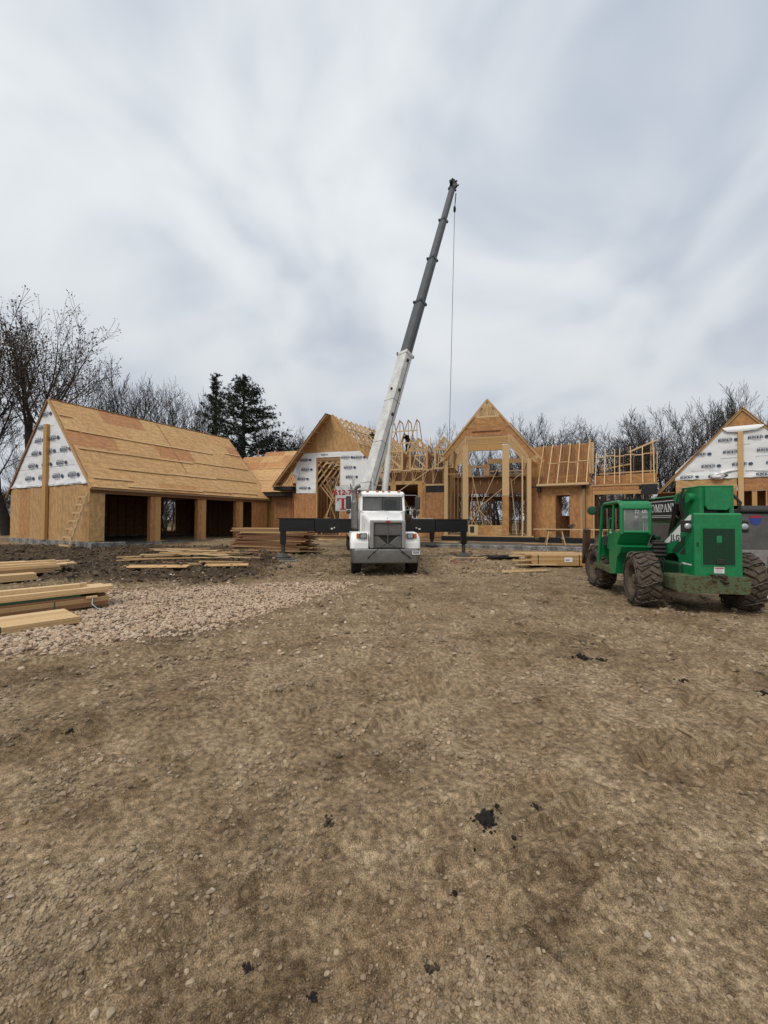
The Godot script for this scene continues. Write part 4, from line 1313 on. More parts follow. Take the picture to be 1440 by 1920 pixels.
func make_entrance() -> void:
	var x0 := 10.45
	var g := house_block("entrance_house", "tall timber entrance gable with open truss peak and big framed opening", x0)
	var pk := 8.45
	var sl := 1.22
	var X := func(x): return x - x0
	# posts and headers of the front
	bx(g, "post", Vector3(-1.49, 0.0, -0.18), Vector3(-1.14, 5.70, 0.0), M.spf)
	bx(g, "post", Vector3(0.90, 2.52, -0.18), Vector3(1.30, 5.62, 0.0), M.spf)
	bx(g, "post_sheathing", Vector3(0.90, 0.10, -0.18), Vector3(1.29, 2.515, 0.004), M.ply1)
	bx(g, "header", Vector3(-1.138, 5.32, -0.16), Vector3(0.898, 5.70, -0.01), M.lvl)
	for k in 5: bx(g, "header_lamination", Vector3(-1.30, 5.715 + k * 0.092, -0.22 - 0.05 * k), Vector3(1.25, 5.80 + k * 0.092, -0.02 + 0.006 * (k % 2)), [M.spf2, M.lvl, M.stud, M.lvl, M.spf2][k])
	for s in [-1.0, 1.0]: bx(g, "king_stud", Vector3(s * 1.29 - 0.02, 5.715, -0.1), Vector3(s * 1.29 + 0.02, 6.30, 0.01), M.spf3)
	for s in [[-2.64, -2.42], [2.33, 2.56]]:
		bx(g, "corner_post", Vector3(s[0], 0.0, -0.22), Vector3(s[1], 4.74, -0.01), M.spf)
	bx(g, "stud", Vector3(2.02, 0.0, -0.12), Vector3(2.10, 4.85, -0.02), M.spf3)
	for x in [-2.3, -2.1, -1.9, -1.7]: bx(g, "stud", Vector3(x, 0.0, -0.6 - (x + 2.3)), Vector3(x + 0.04, 4.6, -0.45 - (x + 2.3)), M.stud)
	bx(g, "rail", Vector3(-2.42, 3.9, -0.16), Vector3(-1.49, 3.94, -0.08), M.spf2)
	bx(g, "knee_panel", Vector3(-1.13, 0.08, -0.12), Vector3(-0.55, 0.72, -0.02), M.spf3)
	bx(g, "knee_panel", Vector3(-0.545, 0.08, -0.12), Vector3(0.18, 0.70, -0.01), M.ply1)
	bx(g, "knee_panel", Vector3(0.185, 0.08, -0.12), Vector3(0.895, 0.70, -0.005), M.ply0)
	bx(g, "dark_box", Vector3(-1.02, 0.25, -0.02), Vector3(-0.78, 0.62, 0.01), M.blackmatt)
	bx(g, "sill_plate", Vector3(-2.7, 0.0, -0.24), Vector3(2.7, 0.075, 0.02), M.spf2)
	bx(g, "foundation_strip", Vector3(-2.8, -0.30, -0.3), Vector3(2.75, -0.005, 0.07), M.membrane)
	# gable face
	sheet(g, "plywood_sheet", [Vector2(-1.32, 6.78), Vector2(1.26, 6.78), Vector2(0.88, 7.36), Vector2(-0.88, 7.36)], -0.016, 0.0, M.ply1, false)
	sheet(g, "plywood_sheet", [Vector2(-1.32, 6.26), Vector2(1.36, 6.22), Vector2(1.36, 6.775), Vector2(-1.32, 6.775)], -0.017, -0.001, M.ply2, false)
	sheet(g, "rake_sheathing", [Vector2(-1.325, 6.25), Vector2(-1.325, 6.82), Vector2(-2.72, 5.11), Vector2(-2.62, 4.78)], -0.016, 0.003, M.ply1, false)
	sheet(g, "rake_sheathing", [Vector2(1.365, 6.30), Vector2(1.31, 6.84), Vector2(2.86, 4.95), Vector2(2.55, 4.76)], -0.016, 0.003, M.ply2, false)
	for s in [-1.0, 1.0]:
		beam(g, "barge_rafter", Vector3(0, pk, 0.03), Vector3(s * (2.75 if s < 0 else 3.25), pk - sl * (2.75 if s < 0 else 3.25), 0.03), 0.11, 0.05, M.spf2)
	# open peak: webs and stacked truss tips behind
	bx(g, "peak_tie", Vector3(-0.9, 7.365, -0.05), Vector3(0.9, 7.46, -0.01), M.spf3)
	beam(g, "peak_web", Vector3(0, 7.46, -0.03), Vector3(0, pk - 0.1, -0.03), 0.04, 0.10, M.spf, Vector3(0, 0, 1))
	for s in [-1.0, 1.0]:
		beam(g, "peak_web", Vector3(s * 0.12, 7.46, -0.04), Vector3(s * 0.34, 7.98, -0.04), 0.036, 0.085, M.spf2, Vector3(0, 0, 1))
		beam(g, "peak_web", Vector3(s * 0.55, 7.46, -0.045), Vector3(s * 0.30, 8.0, -0.045), 0.036, 0.085, M.spf3, Vector3(0, 0, 1))
	for k in 12: truss(g, -0.45 - k * 0.56, 0.0, 2.95, pk - sl * 2.95 - 0.04, pk - 0.04, 6.95, pick([M.spf, M.spf2, M.spf3]), 2)
	# roof purlins on the right slope, loose board
	beam(g, "loose_board", Vector3(1.35, 6.95, 0.02), Vector3(2.5, 5.55, 0.10), 0.03, 0.12, M.aged)
	bx(g, "loose_board", Vector3(-0.92, 6.50, 0.002), Vector3(0.78, 6.54, 0.05), M.brown)
	# side walls
	for k in 13:
		var z := -0.5 - k * 0.5
		bx(g, "stud", Vector3(2.38, 0.07, z - 0.04), Vector3(2.52, 4.7, z), pick([M.spf2, M.stud]))
		if k > 0: bx(g, "stud", Vector3(-2.62, 0.07, z - 0.04), Vector3(-2.48, 4.7, z), pick([M.spf2, M.stud]))
	bx(g, "side_sheathing", Vector3(2.565, 0.0, -1.35), Vector3(2.58, 4.76, -0.01), M.ply1)
	bx(g, "side_sheathing", Vector3(2.565, 0.0, -6.8), Vector3(2.58, 2.9, -1.36), M.ply2)
	bx(g, "side_sheathing", Vector3(-2.66, 2.9, -2.2), Vector3(-2.645, 4.7, -0.5), M.ply2)
	bx(g, "top_plate", Vector3(2.37, 4.705, -7.0), Vector3(2.53, 4.78, -0.25), M.spf2)
	bx(g, "top_plate", Vector3(-2.63, 4.705, -7.0), Vector3(-2.47, 4.78, -0.25), M.spf2)
	# upper floor behind and the rear wall
	bx(g, "floor_beam", Vector3(-2.4, 2.85, -3.3), Vector3(2.36, 3.95, -3.1), M.brown)
	for k in 9: bx(g, "joist", Vector3(-2.3 + k * 0.56, 3.45, -3.09), Vector3(-2.25 + k * 0.56, 3.75, -3.02), M.spf2)
	bx(g, "upper_floor", Vector3(-2.45, 3.96, -7.0), Vector3(2.36, 4.03, -2.9), M.aged)
	for k in 6: beam(g, "loose_board", Vector3(-0.8 + R.randf() * 0.6, 4.06 + k * 0.03, -3.0 - R.randf()), Vector3(1.7 + R.randf() * 0.5, 4.10 + k * 0.04, -3.3 - R.randf()), 0.03, 0.1, pick([M.spf, M.spf3, M.aged]))
	bx(g, "lower_floor", Vector3(-2.45, -0.2, -7.0), Vector3(2.36, -0.01, -0.3), M.aged)
	for k in 9: bx(g, "partition_stud", Vector3(-1.45 + k * 0.17 + 0.05 * (k % 3), 0.0, -3.9), Vector3(-1.41 + k * 0.17 + 0.05 * (k % 3), 2.85, -3.78), pick([M.stud, M.aged, M.spf2]))
	for k in 4: bx(g, "partition_stud", Vector3(1.35 + k * 0.25, 0.0, -4.2), Vector3(1.39 + k * 0.25, 2.85, -4.08), pick([M.stud, M.aged]))
	bx(g, "partition_plate", Vector3(-1.5, 2.4, -3.92), Vector3(0.3, 2.5, -3.76), M.aged)
	# upper room walls seen through the opening
	bx(g, "upper_header", Vector3(-0.2, 5.15, -5.0), Vector3(2.3, 5.50, -4.88), M.spf)
	bx(g, "upper_header", Vector3(-1.6, 4.9, -5.02), Vector3(-0.22, 5.05, -4.9), M.spf2)
	for x in [-1.62, -0.5, -0.28, 2.25]: bx(g, "upper_stud", Vector3(x, 4.03, -5.03), Vector3(x + 0.2, 5.15, -4.91), M.spf)
	bx(g, "upper_sill", Vector3(0.0, 4.55, -5.0), Vector3(2.25, 4.64, -4.9), M.spf3)
	bx(g, "bucket", Vector3(0.3, 4.04, -3.6), Vector3(0.62, 4.42, -3.3), M.blackmatt, 0.05)
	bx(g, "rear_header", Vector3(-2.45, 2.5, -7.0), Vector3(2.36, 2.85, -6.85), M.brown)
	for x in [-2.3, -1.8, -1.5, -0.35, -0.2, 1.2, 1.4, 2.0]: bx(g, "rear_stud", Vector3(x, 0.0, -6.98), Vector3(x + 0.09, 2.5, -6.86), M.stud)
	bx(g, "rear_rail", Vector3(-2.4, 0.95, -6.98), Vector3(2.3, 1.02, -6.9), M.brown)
	for b in [[0.75, 4.55, -1.05, 0.55], [2.0, 3.9, -1.15, 1.3], [-1.1, 4.6, -0.2, 0.4], [-0.9, 3.3, -1.1, 0.8], [-0.95, 2.2, 0.6, 0.3], [1.4, 3.6, 1.75, 0.1], [-1.0, 1.3, -0.4, 0.1]]:
		beam(g, "brace", Vector3(b[0], b[1], -0.3 - R.randf() * 0.8), Vector3(b[2], b[3], -0.25 - R.randf() * 0.5), 0.10, 0.04, pick([M.spf, M.spf2, M.spf3]), Vector3(0, 0, 1))

func make_right_wing() -> void:
	var g := house_block("stick_wing", "one storey wing with exposed rafters and open stick roof frame", 13.2)
	g.rotation.y = -0.56
	xk = 0.87
	var z := -0.8
	# wall with a door opening
	ply_wall(g, -0.62, 0.245, 0.0, 3.02, z - 0.02, ["ply2"], 1.3)
	ply_wall(g, 0.25, 1.19, 0.0, 3.02, z, ["ply1"], 1.3)
	bx(g, "plywood_sheet", Vector3(1.195, 2.52, z - 0.014), Vector3(2.085, 3.02, z - 0.001), M.ply1)
	ply_wall(g, 2.09, 2.72, 0.0, 3.02, z, ["ply2"], 1.3)
	bx(g, "stud_pack", Vector3(2.723, 0.0, z - 0.12), Vector3(2.86, 3.02, z + 0.005), M.spf2)
	bx(g, "gable_post", Vector3(2.87, -0.3, z + 0.02), Vector3(3.02, 2.86, z + 0.17), M.aged)
	bx(g, "post_cap", Vector3(2.81, 2.87, z - 0.01), Vector3(3.08, 3.05, z + 0.22), M.blackmatt)
	ply_wall(g, 3.03, 3.45, 0.0, 3.02, z, ["ply1"], 1.3)
	for x in [1.16, 2.09]: bx(g, "jamb", Vector3(x - 0.03, 0.0, z - 0.16), Vector3(x + 0.03, 2.5, z - 0.02), M.brown)
	bx(g, "foundation_strip", Vector3(0.1, -0.28, z - 0.2), Vector3(3.5, -0.005, z + 0.05), M.membrane)
	bx(g, "gable_bracket", Vector3(0.02, 2.72, z - 0.3), Vector3(0.24, 3.02, z + 0.3), M.membrane)
	# eave and rafters with sheathing behind
	bx(g, "eave_board", Vector3(0.02, 3.09, z + 0.35), Vector3(3.28, 3.20, z + 0.40), M.spf3)
	bx(g, "soffit_board", Vector3(0.02, 3.05, z - 0.1), Vector3(3.28, 3.085, z + 0.40), M.aged)
	var zs := -2.35
	for k in [-1, 0, 1, 2]:
		bx(g, "roof_sheathing", Vector3(0.10 + k * 1.05, 3.85, zs), Vector3(0.10 + (k + 1) * 1.05 - 0.005, 5.78, zs + 0.012), M[["ply2", "ply5", "ply2", "ply1"][k]])
	for k in [-1, 0, 1, 2]: bx(g, "roof_sheathing", Vector3(0.10 + k * 1.05, 3.22, zs + 0.25), Vector3(0.10 + (k + 1) * 1.05 - 0.005, 3.84, zs + 0.262), M[["ply2", "ply1", "ply2", "ply5"][k]])
	for k in 6:
		var x := 0.12 + k * 0.60
		beam(g, "rafter", Vector3(x + 0.02, 3.16, z + 0.36), Vector3(x + 0.02, 5.80, zs + 0.10), 0.14, 0.045, pick([M.spf3, M.spf]))
		bx(g, "rear_stud", Vector3(x + 0.14, 3.85, zs + 0.015), Vector3(x + 0.19, 5.7, zs + 0.10), M.stud)
	for k in 4: bx(g, "blocking", Vector3(0.68 + k * 0.61, 4.48 + 0.045 * (k % 2), z - 0.62), Vector3(1.27 + k * 0.61, 4.53 + 0.045 * (k % 2), z - 0.45), M.spf3)
	bx(g, "end_stud_pack", Vector3(3.14, 3.85, zs), Vector3(3.42, 5.75, zs + 0.30), M.spf)
	bx(g, "end_post", Vector3(3.14, 3.85, zs + 0.305), Vector3(3.24, 5.95, zs + 0.40), M.spf3)
	# open frame bay
	bx(g, "header", Vector3(3.46, 2.50, z - 0.14), Vector3(6.15, 2.72, z - 0.01), M.lvl)
	bx(g, "header", Vector3(3.46, 2.725, z - 0.12), Vector3(6.05, 2.98, z), M.ply2)
	bx(g, "band_board", Vector3(3.46, 2.985, z - 0.16), Vector3(7.05, 3.06, z + 0.04), M.spf2)
	bx(g, "knee_sheathing", Vector3(3.46, 3.065, z - 0.62), Vector3(5.3, 3.62, z - 0.60), M.ply2)
	bx(g, "knee_sheathing", Vector3(5.305, 3.065, z - 0.62), Vector3(7.0, 3.66, z - 0.60), M.ply1)
	bx(g, "jamb", Vector3(3.46, 0.0, z - 0.16), Vector3(3.56, 2.49, z), M.spf2)
	bx(g, "eave_box", Vector3(6.2, 2.45, z - 0.3), Vector3(7.0, 2.98, z + 0.25), M.membrane)
	for k in 7:
		var x: float = [3.62, 4.15, 4.72, 5.0, 5.62, 6.25, 6.85][k]
		var hgt: float = [5.0, 5.2, 5.15, 5.2, 5.25, 5.15, 5.35][k]
		beam(g, "frame_rafter", Vector3(x, 3.07, z + 0.02), Vector3(x + R.randf_range(-0.05, 0.05), hgt, z - 1.0), 0.09, 0.04, pick([M.spf, M.spf3]))
		beam(g, "frame_rafter", Vector3(x + 0.1, 3.65, z - 3.4), Vector3(x + 0.1 + R.randf_range(-0.06, 0.06), 5.0, z - 2.6), 0.09, 0.04, M.spf2)
	for k in 6: bx(g, "blocking", Vector3(3.64 + k * 0.54, 4.70 + 0.05 * (k % 2), z - 0.92), Vector3(4.17 + k * 0.54, 4.75 + 0.05 * (k % 2), z - 0.78), M.spf3)
	beam(g, "ridge_tie", Vector3(5.5, 4.95, z - 1.0), Vector3(7.1, 5.55, z - 1.1), 0.085, 0.04, M.spf3)
	beam(g, "ridge_tie", Vector3(3.6, 3.95, z - 2.8), Vector3(7.0, 4.02, z - 2.9), 0.085, 0.04, M.spf2)
	beam(g, "ridge_tie", Vector3(3.7, 4.25, z - 3.0), Vector3(5.6, 4.5, z - 2.9), 0.085, 0.04, M.spf2)
	for k in 3: beam(g, "end_stud", Vector3(6.7 + k * 0.16, 3.6, z - 0.9), Vector3(6.72 + k * 0.17, 5.4 - k * 0.25, z - 1.2), 0.085, 0.04, pick([M.spf, M.spf2]))
	# inside and back
	bx(g, "floor_slab", Vector3(0.2, -0.3, -6.5), Vector3(7.0, -0.01, z - 0.15), M.slab)
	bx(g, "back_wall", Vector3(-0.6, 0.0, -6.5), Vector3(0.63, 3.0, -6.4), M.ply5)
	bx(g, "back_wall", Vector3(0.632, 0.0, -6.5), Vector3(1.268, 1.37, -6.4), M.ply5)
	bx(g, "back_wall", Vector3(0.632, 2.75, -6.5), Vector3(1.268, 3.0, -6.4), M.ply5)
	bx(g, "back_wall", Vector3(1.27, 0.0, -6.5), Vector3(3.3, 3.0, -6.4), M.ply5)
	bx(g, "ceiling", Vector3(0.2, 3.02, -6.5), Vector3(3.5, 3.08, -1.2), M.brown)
	for k in 6: bx(g, "rear_stud", Vector3(3.9 + k * 0.6, 0.0, -6.5), Vector3(3.95 + k * 0.6, 3.0, -6.4), M.stud)
	xk = 1.0

func make_right_gable() -> void:
	var g := house_block("wrapped_gable_building", "gabled building covered in printed house wrap with a loose white flap", 22.67, 1.6)
	g.rotation.y = -0.58
	xk = 0.92
	var pk := 6.56
	var sl := 1.09 / xk
	var top := func(x): return pk - 1.09 * absf(x) - 0.05
	sheet(g, "plywood_sheet", [Vector2(-0.74, 5.66), Vector2(0.74, 5.66), Vector2(0, pk - 0.02)], -0.016, 0.0, M.ply1)
	var wr := wrap_sheet(g, -2.69, 2.69, 3.15, 0.0, func(x): return minf(5.68, top.call(x)), 321, 0.026, 70, 30)
	sheet(g, "gable_sheathing", [Vector2(-2.8, 3.1), Vector2(2.8, 3.1), Vector2(0.74, 5.62), Vector2(-0.74, 5.62)], -0.06, -0.008, M.ply1)
	for q in [[-2.3, 3.28], [-1.35, 3.80], [-0.05, 3.82], [1.3, 3.82], [-1.75, 4.42], [-0.42, 4.45], [0.95, 4.45], [-0.62, 5.05], [0.6, 5.08], [-1.05, 3.27], [0.9, 3.28], [2.2, 3.3]]:
		put_logo(wr, q[0] * 0.92, q[1], 0.058, 0.66)
	for q in [[-2.2, 3.58, 0.6], [-0.9, 4.15, 0.7], [0.5, 4.16, 0.8], [-0.3, 4.78, 0.6], [-1.4, 3.56, 0.5]]:
		bx(wr, "printed_line", Vector3(q[0], q[1], 0.038), Vector3(q[0] + q[2], q[1] + 0.012, 0.041), M.inkgrey)
	# the flap folded out under the peak and loose wrap below
	var fl := MB.new()
	fl.loft([[Vector3(-0.86, 5.70, 0.02), Vector3(-0.3, 5.70, 0.03), Vector3(0.3, 5.70, 0.03), Vector3(0.90, 5.71, 0.02)], [Vector3(-0.78, 5.56, 0.14), Vector3(-0.3, 5.54, 0.16), Vector3(0.3, 5.54, 0.15), Vector3(0.80, 5.58, 0.14)], [Vector3(-0.62, 5.43, 0.10), Vector3(-0.3, 5.40, 0.11), Vector3(0.2, 5.42, 0.12), Vector3(0.55, 5.44, 0.10)]])
	P(wr, "flap", fl.mesh(), M.wrap, V0, Basis().scaled(Vector3(0.92, 1, 1)))
	var bag := MB.new()
	bag.add(stone_mesh(5, 0.55, 4), Transform3D(Basis().scaled(Vector3(0.52, 0.55, 0.22)), Vector3(-0.98, 3.26, 0.13)))
	bag.tube([Vector3(-0.85, 3.38, 0.10), Vector3(-0.55, 3.50, 0.06), Vector3(-0.2, 3.54, 0.05)], [0.10, 0.06, 0.02], 7)
	P(wr, "loose_bundle", bag.mesh(), M.wrap)
	for k in 3: beam(wr, "fold", Vector3(0.1 + k * 0.35, 3.5 - k * 0.04, 0.04), Vector3(1.6 + k * 0.4, 3.47 - k * 0.10, 0.05), 0.03, 0.03, M.wrap, Vector3.UP, 0.01)
	# band and posts
	ply_wall(g, -2.9, -0.25, 2.56, 3.14, 0.0, ["ply4", "ply3"], 1.4)
	ply_wall(g, 0.02, 2.9, 2.50, 3.14, 0.0, ["ply2", "ply1"], 0.75)
	bx(g, "gable_post", Vector3(-0.21, 0.0, 0.015), Vector3(0.01, 5.42, 0.15), M.spf)
	ply_wall(g, -2.9, -0.25, 0.0, 2.555, 0.0, ["ply1", "ply2"])
	for x in [0.36, 0.9, 1.1, 1.7, 2.3, 2.85]: bx(g, "stud", Vector3(x, 0.0, -0.15), Vector3(x + (0.2 if x < 0.5 else 0.06), 2.49, -0.02), M.lvl if x < 0.5 else M.stud)
	beam(g, "brace", Vector3(0.55, 1.2, -0.2), Vector3(1.4, 2.4, -0.25), 0.09, 0.04, M.spf2, Vector3(0, 0, 1))
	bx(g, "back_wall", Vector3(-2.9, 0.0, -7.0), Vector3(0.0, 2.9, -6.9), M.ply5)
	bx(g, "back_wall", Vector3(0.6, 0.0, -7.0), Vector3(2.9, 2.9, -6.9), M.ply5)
	bx(g, "side_wall", Vector3(-2.9, 0.0, -7.0), Vector3(-2.85, 2.9, -0.05), M.ply2)
	bx(g, "floor_slab", Vector3(-2.9, -0.6, -7.0), Vector3(2.9, -0.01, -0.02), M.slab)
	# roof with thick layered rakes
	for s in [-1.0, 1.0]:
		var e := 3.72
		for k in 5:
			var a := e * k / 5.0
			var b := e * (k + 1) / 5.0
			beam(g, "roof_sheet", Vector3(s * a, pk - 1.09 * a + 0.05, -3.4), Vector3(s * b, pk - 1.09 * b + 0.05, -3.4), 0.02, 7.0, M[pick(["ply0", "ply3", "ply2"])])
		beam(g, "barge_rafter", Vector3(0, pk - 0.03, 0.03), Vector3(s * e, pk - 1.09 * e - 0.03, 0.03), 0.09, 0.05, M.spf2)
		beam(g, "barge_board", Vector3(s * 1.6, pk - 1.09 * 1.6 + 0.08, 0.08), Vector3(s * (e + 0.03), pk - 1.09 * e + 0.02, 0.08), 0.05, 0.05, M.aged)
		bx(g, "soffit", Vector3(minf(s * 2.95, s * e), 2.50, -6.9), Vector3(maxf(s * 2.95, s * e), 2.54, 0.0), M.brown)
	xk = 1.0

func make_concrete() -> void:
	var b := Basis(Vector3.UP, -HA)
	var p := thing("concrete_patio", "low grey concrete patio slab in front of the entrance gable", "patio", HO + b * Vector3(5.0, 0, 0.2), -HA)
	bx(p, "slab", Vector3(0.0, -0.9, 0.0), Vector3(13.2, -0.32, 3.3), M.concrete, 0.02)
	bx(p, "deck", Vector3(0.2, -0.318, -0.1), Vector3(12.9, -0.29, 2.9), M.slab)
	p = thing("concrete_footing", "pale concrete footing edge between the board pile and the white truck", "footing", HO + b * Vector3(-3.0, 0, 0.6), -HA)
	bx(p, "edge", Vector3(0, -0.9, 0), Vector3(7.4, -0.36, 1.4), M.concrete, 0.02)
	bx(p, "board", Vector3(0.2, -0.358, 0.3), Vector3(5.8, -0.30, 1.30), M.spf)

# ---------------------------------------------------------------- lettering
func text_mesh(s: String, height: float, bold := true, serif := false, stretch := 1.0) -> ArrayMesh:
	var f := SystemFont.new()
	f.font_names = PackedStringArray(["Droid Serif" if serif else "Droid Sans"])
	f.font_weight = 700 if bold else 400
	var t := TextMesh.new()
	t.font = f
	t.text = s
	t.font_size = 48
	t.pixel_size = height / 34.0
	t.depth = 0.004
	t.curve_step = 3.0
	var b := MB.new()
	b.add(t, Transform3D(Basis().scaled(Vector3(stretch, 1, 1)), V0))
	return b.mesh()

# ---------------------------------------------------------------- crane truck
func truck_wheel(parent: Node, pos: Vector3, r: float, w: float) -> void:
	var n := N(parent, "wheel", pos)
	var sx := signf(pos.x)
	var turn := Basis(Vector3(0, 0, 1), -PI / 2 * sx)
	var b := MB.new()
	var prof := [Vector2(r * 0.58, -w * 0.42), Vector2(r * 0.62, -w * 0.5), Vector2(r * 0.88, -w * 0.5), Vector2(r * 0.97, -w * 0.42)]
	for k in 5:
		var y := -w * 0.40 + k * w * 0.165
		prof.append_array([Vector2(r, y), Vector2(r, y + w * 0.125), Vector2(r - 0.018, y + w * 0.13), Vector2(r - 0.018, y + w * 0.16)])
	prof.append_array([Vector2(r * 0.97, w * 0.43), Vector2(r * 0.88, w * 0.5), Vector2(r * 0.62, w * 0.5), Vector2(r * 0.58, w * 0.42)])
	b.lathe(prof, 36, Transform3D(turn, V0))
	P(n, "tyre", b.mesh(), M.tyre)
	b = MB.new()
	b.lathe([Vector2(0, w * 0.30), Vector2(r * 0.2, w * 0.30), Vector2(r * 0.22, w * 0.12), Vector2(r * 0.45, w * 0.10), Vector2(r * 0.5, w * 0.34), Vector2(r * 0.59, w * 0.42)], 28, Transform3D(turn, V0))
	for k in 10: b.tube([turn * Vector3(cos(k * TAU / 10) * r * 0.33, w * 0.10, sin(k * TAU / 10) * r * 0.33), turn * Vector3(cos(k * TAU / 10) * r * 0.33, w * 0.17, sin(k * TAU / 10) * r * 0.33)], [0.018, 0.018], 6)
	P(n, "rim", b.mesh(), M.steel)

func make_truck() -> void:
	var t := thing("crane_truck", "white truck mounted crane with raised boom and spread black outriggers", "crane truck", Vector3(0.0, -0.14, -14.45), 0.11)
	for s in [-1.0, 1.0]: truck_wheel(t, Vector3(s * 0.99, 0.5, 0), 0.5, 0.34)
	for z in [-5.9, -7.2, -8.4]:
		for s in [-1.0, 1.0]: truck_wheel(t, Vector3(s * 0.92, 0.52, z), 0.5, 0.52)
	# bumper wraps back at its ends
	var b := MB.new()
	var rows := []
	for y in [0.46, 0.50, 0.88, 0.93]:
		var ins := 0.03 if (y < 0.48 or y > 0.9) else 0.0
		rows.append([Vector3(-1.18 + ins, y, 0.15), Vector3(-1.18 + ins, y, 0.62), Vector3(-1.10 + ins, y, 0.80 - ins), Vector3(-1.0, y, 0.86 - ins), Vector3(0, y, 0.88 - ins), Vector3(1.0, y, 0.86 - ins), Vector3(1.10 - ins, y, 0.80 - ins), Vector3(1.18 - ins, y, 0.62), Vector3(1.18 - ins, y, 0.15)])
	b.loft(rows)
	b.box(Vector3(2.2, 0.02, 0.6), Transform3D(Basis(), Vector3(0, 0.92, 0.5)))
	b.box(Vector3(2.2, 0.02, 0.6), Transform3D(Basis(), Vector3(0, 0.47, 0.5)))
	var bp := P(t, "bumper", b.mesh(), M.steel)
	var lp := N(bp, "licence_plate", Vector3(1.0, 0.815, 0.872))
	bx(lp, "plate", Vector3(-0.135, -0.065, 0), Vector3(0.135, 0.065, 0.012), M.sticker, 0.004)
	for k in 6: bx(lp, "character", Vector3(-0.105 + k * 0.037, -0.035, 0.0125), Vector3(-0.082 + k * 0.037, 0.028, 0.015), M.ink)
	bx(lp, "plate_band", Vector3(-0.12, 0.042, 0.0125), Vector3(0.12, 0.056, 0.015), M.blue)
	# straps from the grille to the bumper
	for s in [[-0.03, -0.62], [0.10, 0.80]]:
		b = MB.new()
		var sx := signf(s[1])
		b.tube([Vector3(s[0], 1.10, 0.855), Vector3(lerpf(s[0], s[1], 0.55), 0.90, 0.93), Vector3(s[1] * 0.72, 0.82, 0.915), Vector3(s[1], 0.62, 0.90)], [0.012, 0.012, 0.016, 0.012], 6)
		b.tube([Vector3(s[1] * 0.62, 0.86, 0.92), Vector3(s[1] * 0.72, 0.80, 0.92), Vector3(s[1] * 0.92, 0.70, 0.91), Vector3(s[1] * 1.05, 0.61, 0.90)], [0.03, 0.012, 0.012, 0.012], 6)
		P(t, "strap", b.mesh(), M.blackmatt)
	# grille
	var g := N(t, "grille", Vector3(0.045, 0, 0.80))
	b = MB.new()
	for s in [-1.0, 1.0]: b.box(Vector3(0.13, 0.90, 0.10), Transform3D(Basis(), Vector3(s * 0.535, 1.40, 0)), 0.02)
	b.box(Vector3(1.20, 0.11, 0.10), Transform3D(Basis(), Vector3(0, 1.855, 0)), 0.03)
	P(g, "grille_surround", b.mesh(), M.chrome)
	bx(g, "radiator", Vector3(-0.47, 0.95, -0.06), Vector3(0.47, 1.80, -0.03), M.blackmatt)
	bx(g, "divider", Vector3(-0.010, 0.96, -0.03), Vector3(0.010, 1.795, 0.012), M.steel)
	bx(g, "divider", Vector3(-0.465, 1.372, -0.03), Vector3(0.465, 1.390, 0.008), M.blackmatt)
	# quilted winter cover: panels of raised diamonds, open over a V
	for s in [-1.0, 1.0]:
		for part in 2:
			b = MB.new()
			var poly: Array
			if part == 0: poly = [Vector2(s * 0.02, 1.40), Vector2(s * 0.455, 1.40), Vector2(s * 0.455, 1.785), Vector2(s * 0.02, 1.785)]
			else: poly = [Vector2(s * 0.02, 0.965), Vector2(s * 0.455, 0.965), Vector2(s * 0.455, 1.365), Vector2(s * 0.345, 1.365), Vector2(s * 0.02, 1.06)]
			b.prism(poly, -0.03, -0.012)
			var pk := PackedVector2Array(poly)
			for i in 14:
				for j in 14:
					var c := Vector2(s * (0.035 + i * 0.034), 0.985 + j * 0.062 + (0.031 if i % 2 == 1 else 0.0))
					if not Geometry2D.is_point_in_polygon(c, pk): continue
					var q := [c + Vector2(0.030, 0), c + Vector2(0, 0.055), c + Vector2(-0.030, 0), c + Vector2(0, -0.055)]
					for e in 4: b.tri(Vector3(c.x, c.y, 0.010), Vector3(q[e].x, q[e].y, -0.011), Vector3(q[(e + 1) % 4].x, q[(e + 1) % 4].y, -0.011))
			P(g, "quilted_cover", b.mesh(), M.steel)
	b = MB.new()
	var el := []
	for k in 16: el.append(Vector2(cos(k * TAU / 16) * 0.085, sin(k * TAU / 16) * 0.032))
	b.prism(el, 0, 0.012)
	P(g, "emblem", b.mesh(), M.red, Vector3(0.0, 1.855, 0.052))
	# hood
	b = MB.new()
	rows = []
	for q in [[0.80, 0.55, 1.86], [0.74, 0.585, 1.90], [0.2, 0.66, 2.03], [-0.5, 0.74, 2.15], [-0.98, 0.80, 2.23]]:
		var z: float = q[0]; var w: float = q[1]; var y: float = q[2]
		rows.append([Vector3(-w, 1.0, z), Vector3(-w, y - 0.18, z), Vector3(-w + 0.03, y - 0.07, z), Vector3(-w + 0.12, y - 0.015, z), Vector3(-0.30, y - 0.005, z), Vector3(-0.14, y + 0.025, z), Vector3(0, y + 0.03, z), Vector3(0.14, y + 0.025, z), Vector3(0.30, y - 0.005, z), Vector3(w - 0.12, y - 0.015, z), Vector3(w - 0.03, y - 0.07, z), Vector3(w, y - 0.18, z), Vector3(w, 1.0, z)])
	b.loft(rows)
	var hood := P(t, "hood", b.mesh(), M.white, Vector3(0.045, 0, 0))
	bx(hood, "ornament", Vector3(-0.012, 1.935, 0.60), Vector3(0.012, 1.985, 0.70), M.chrome, 0.005)
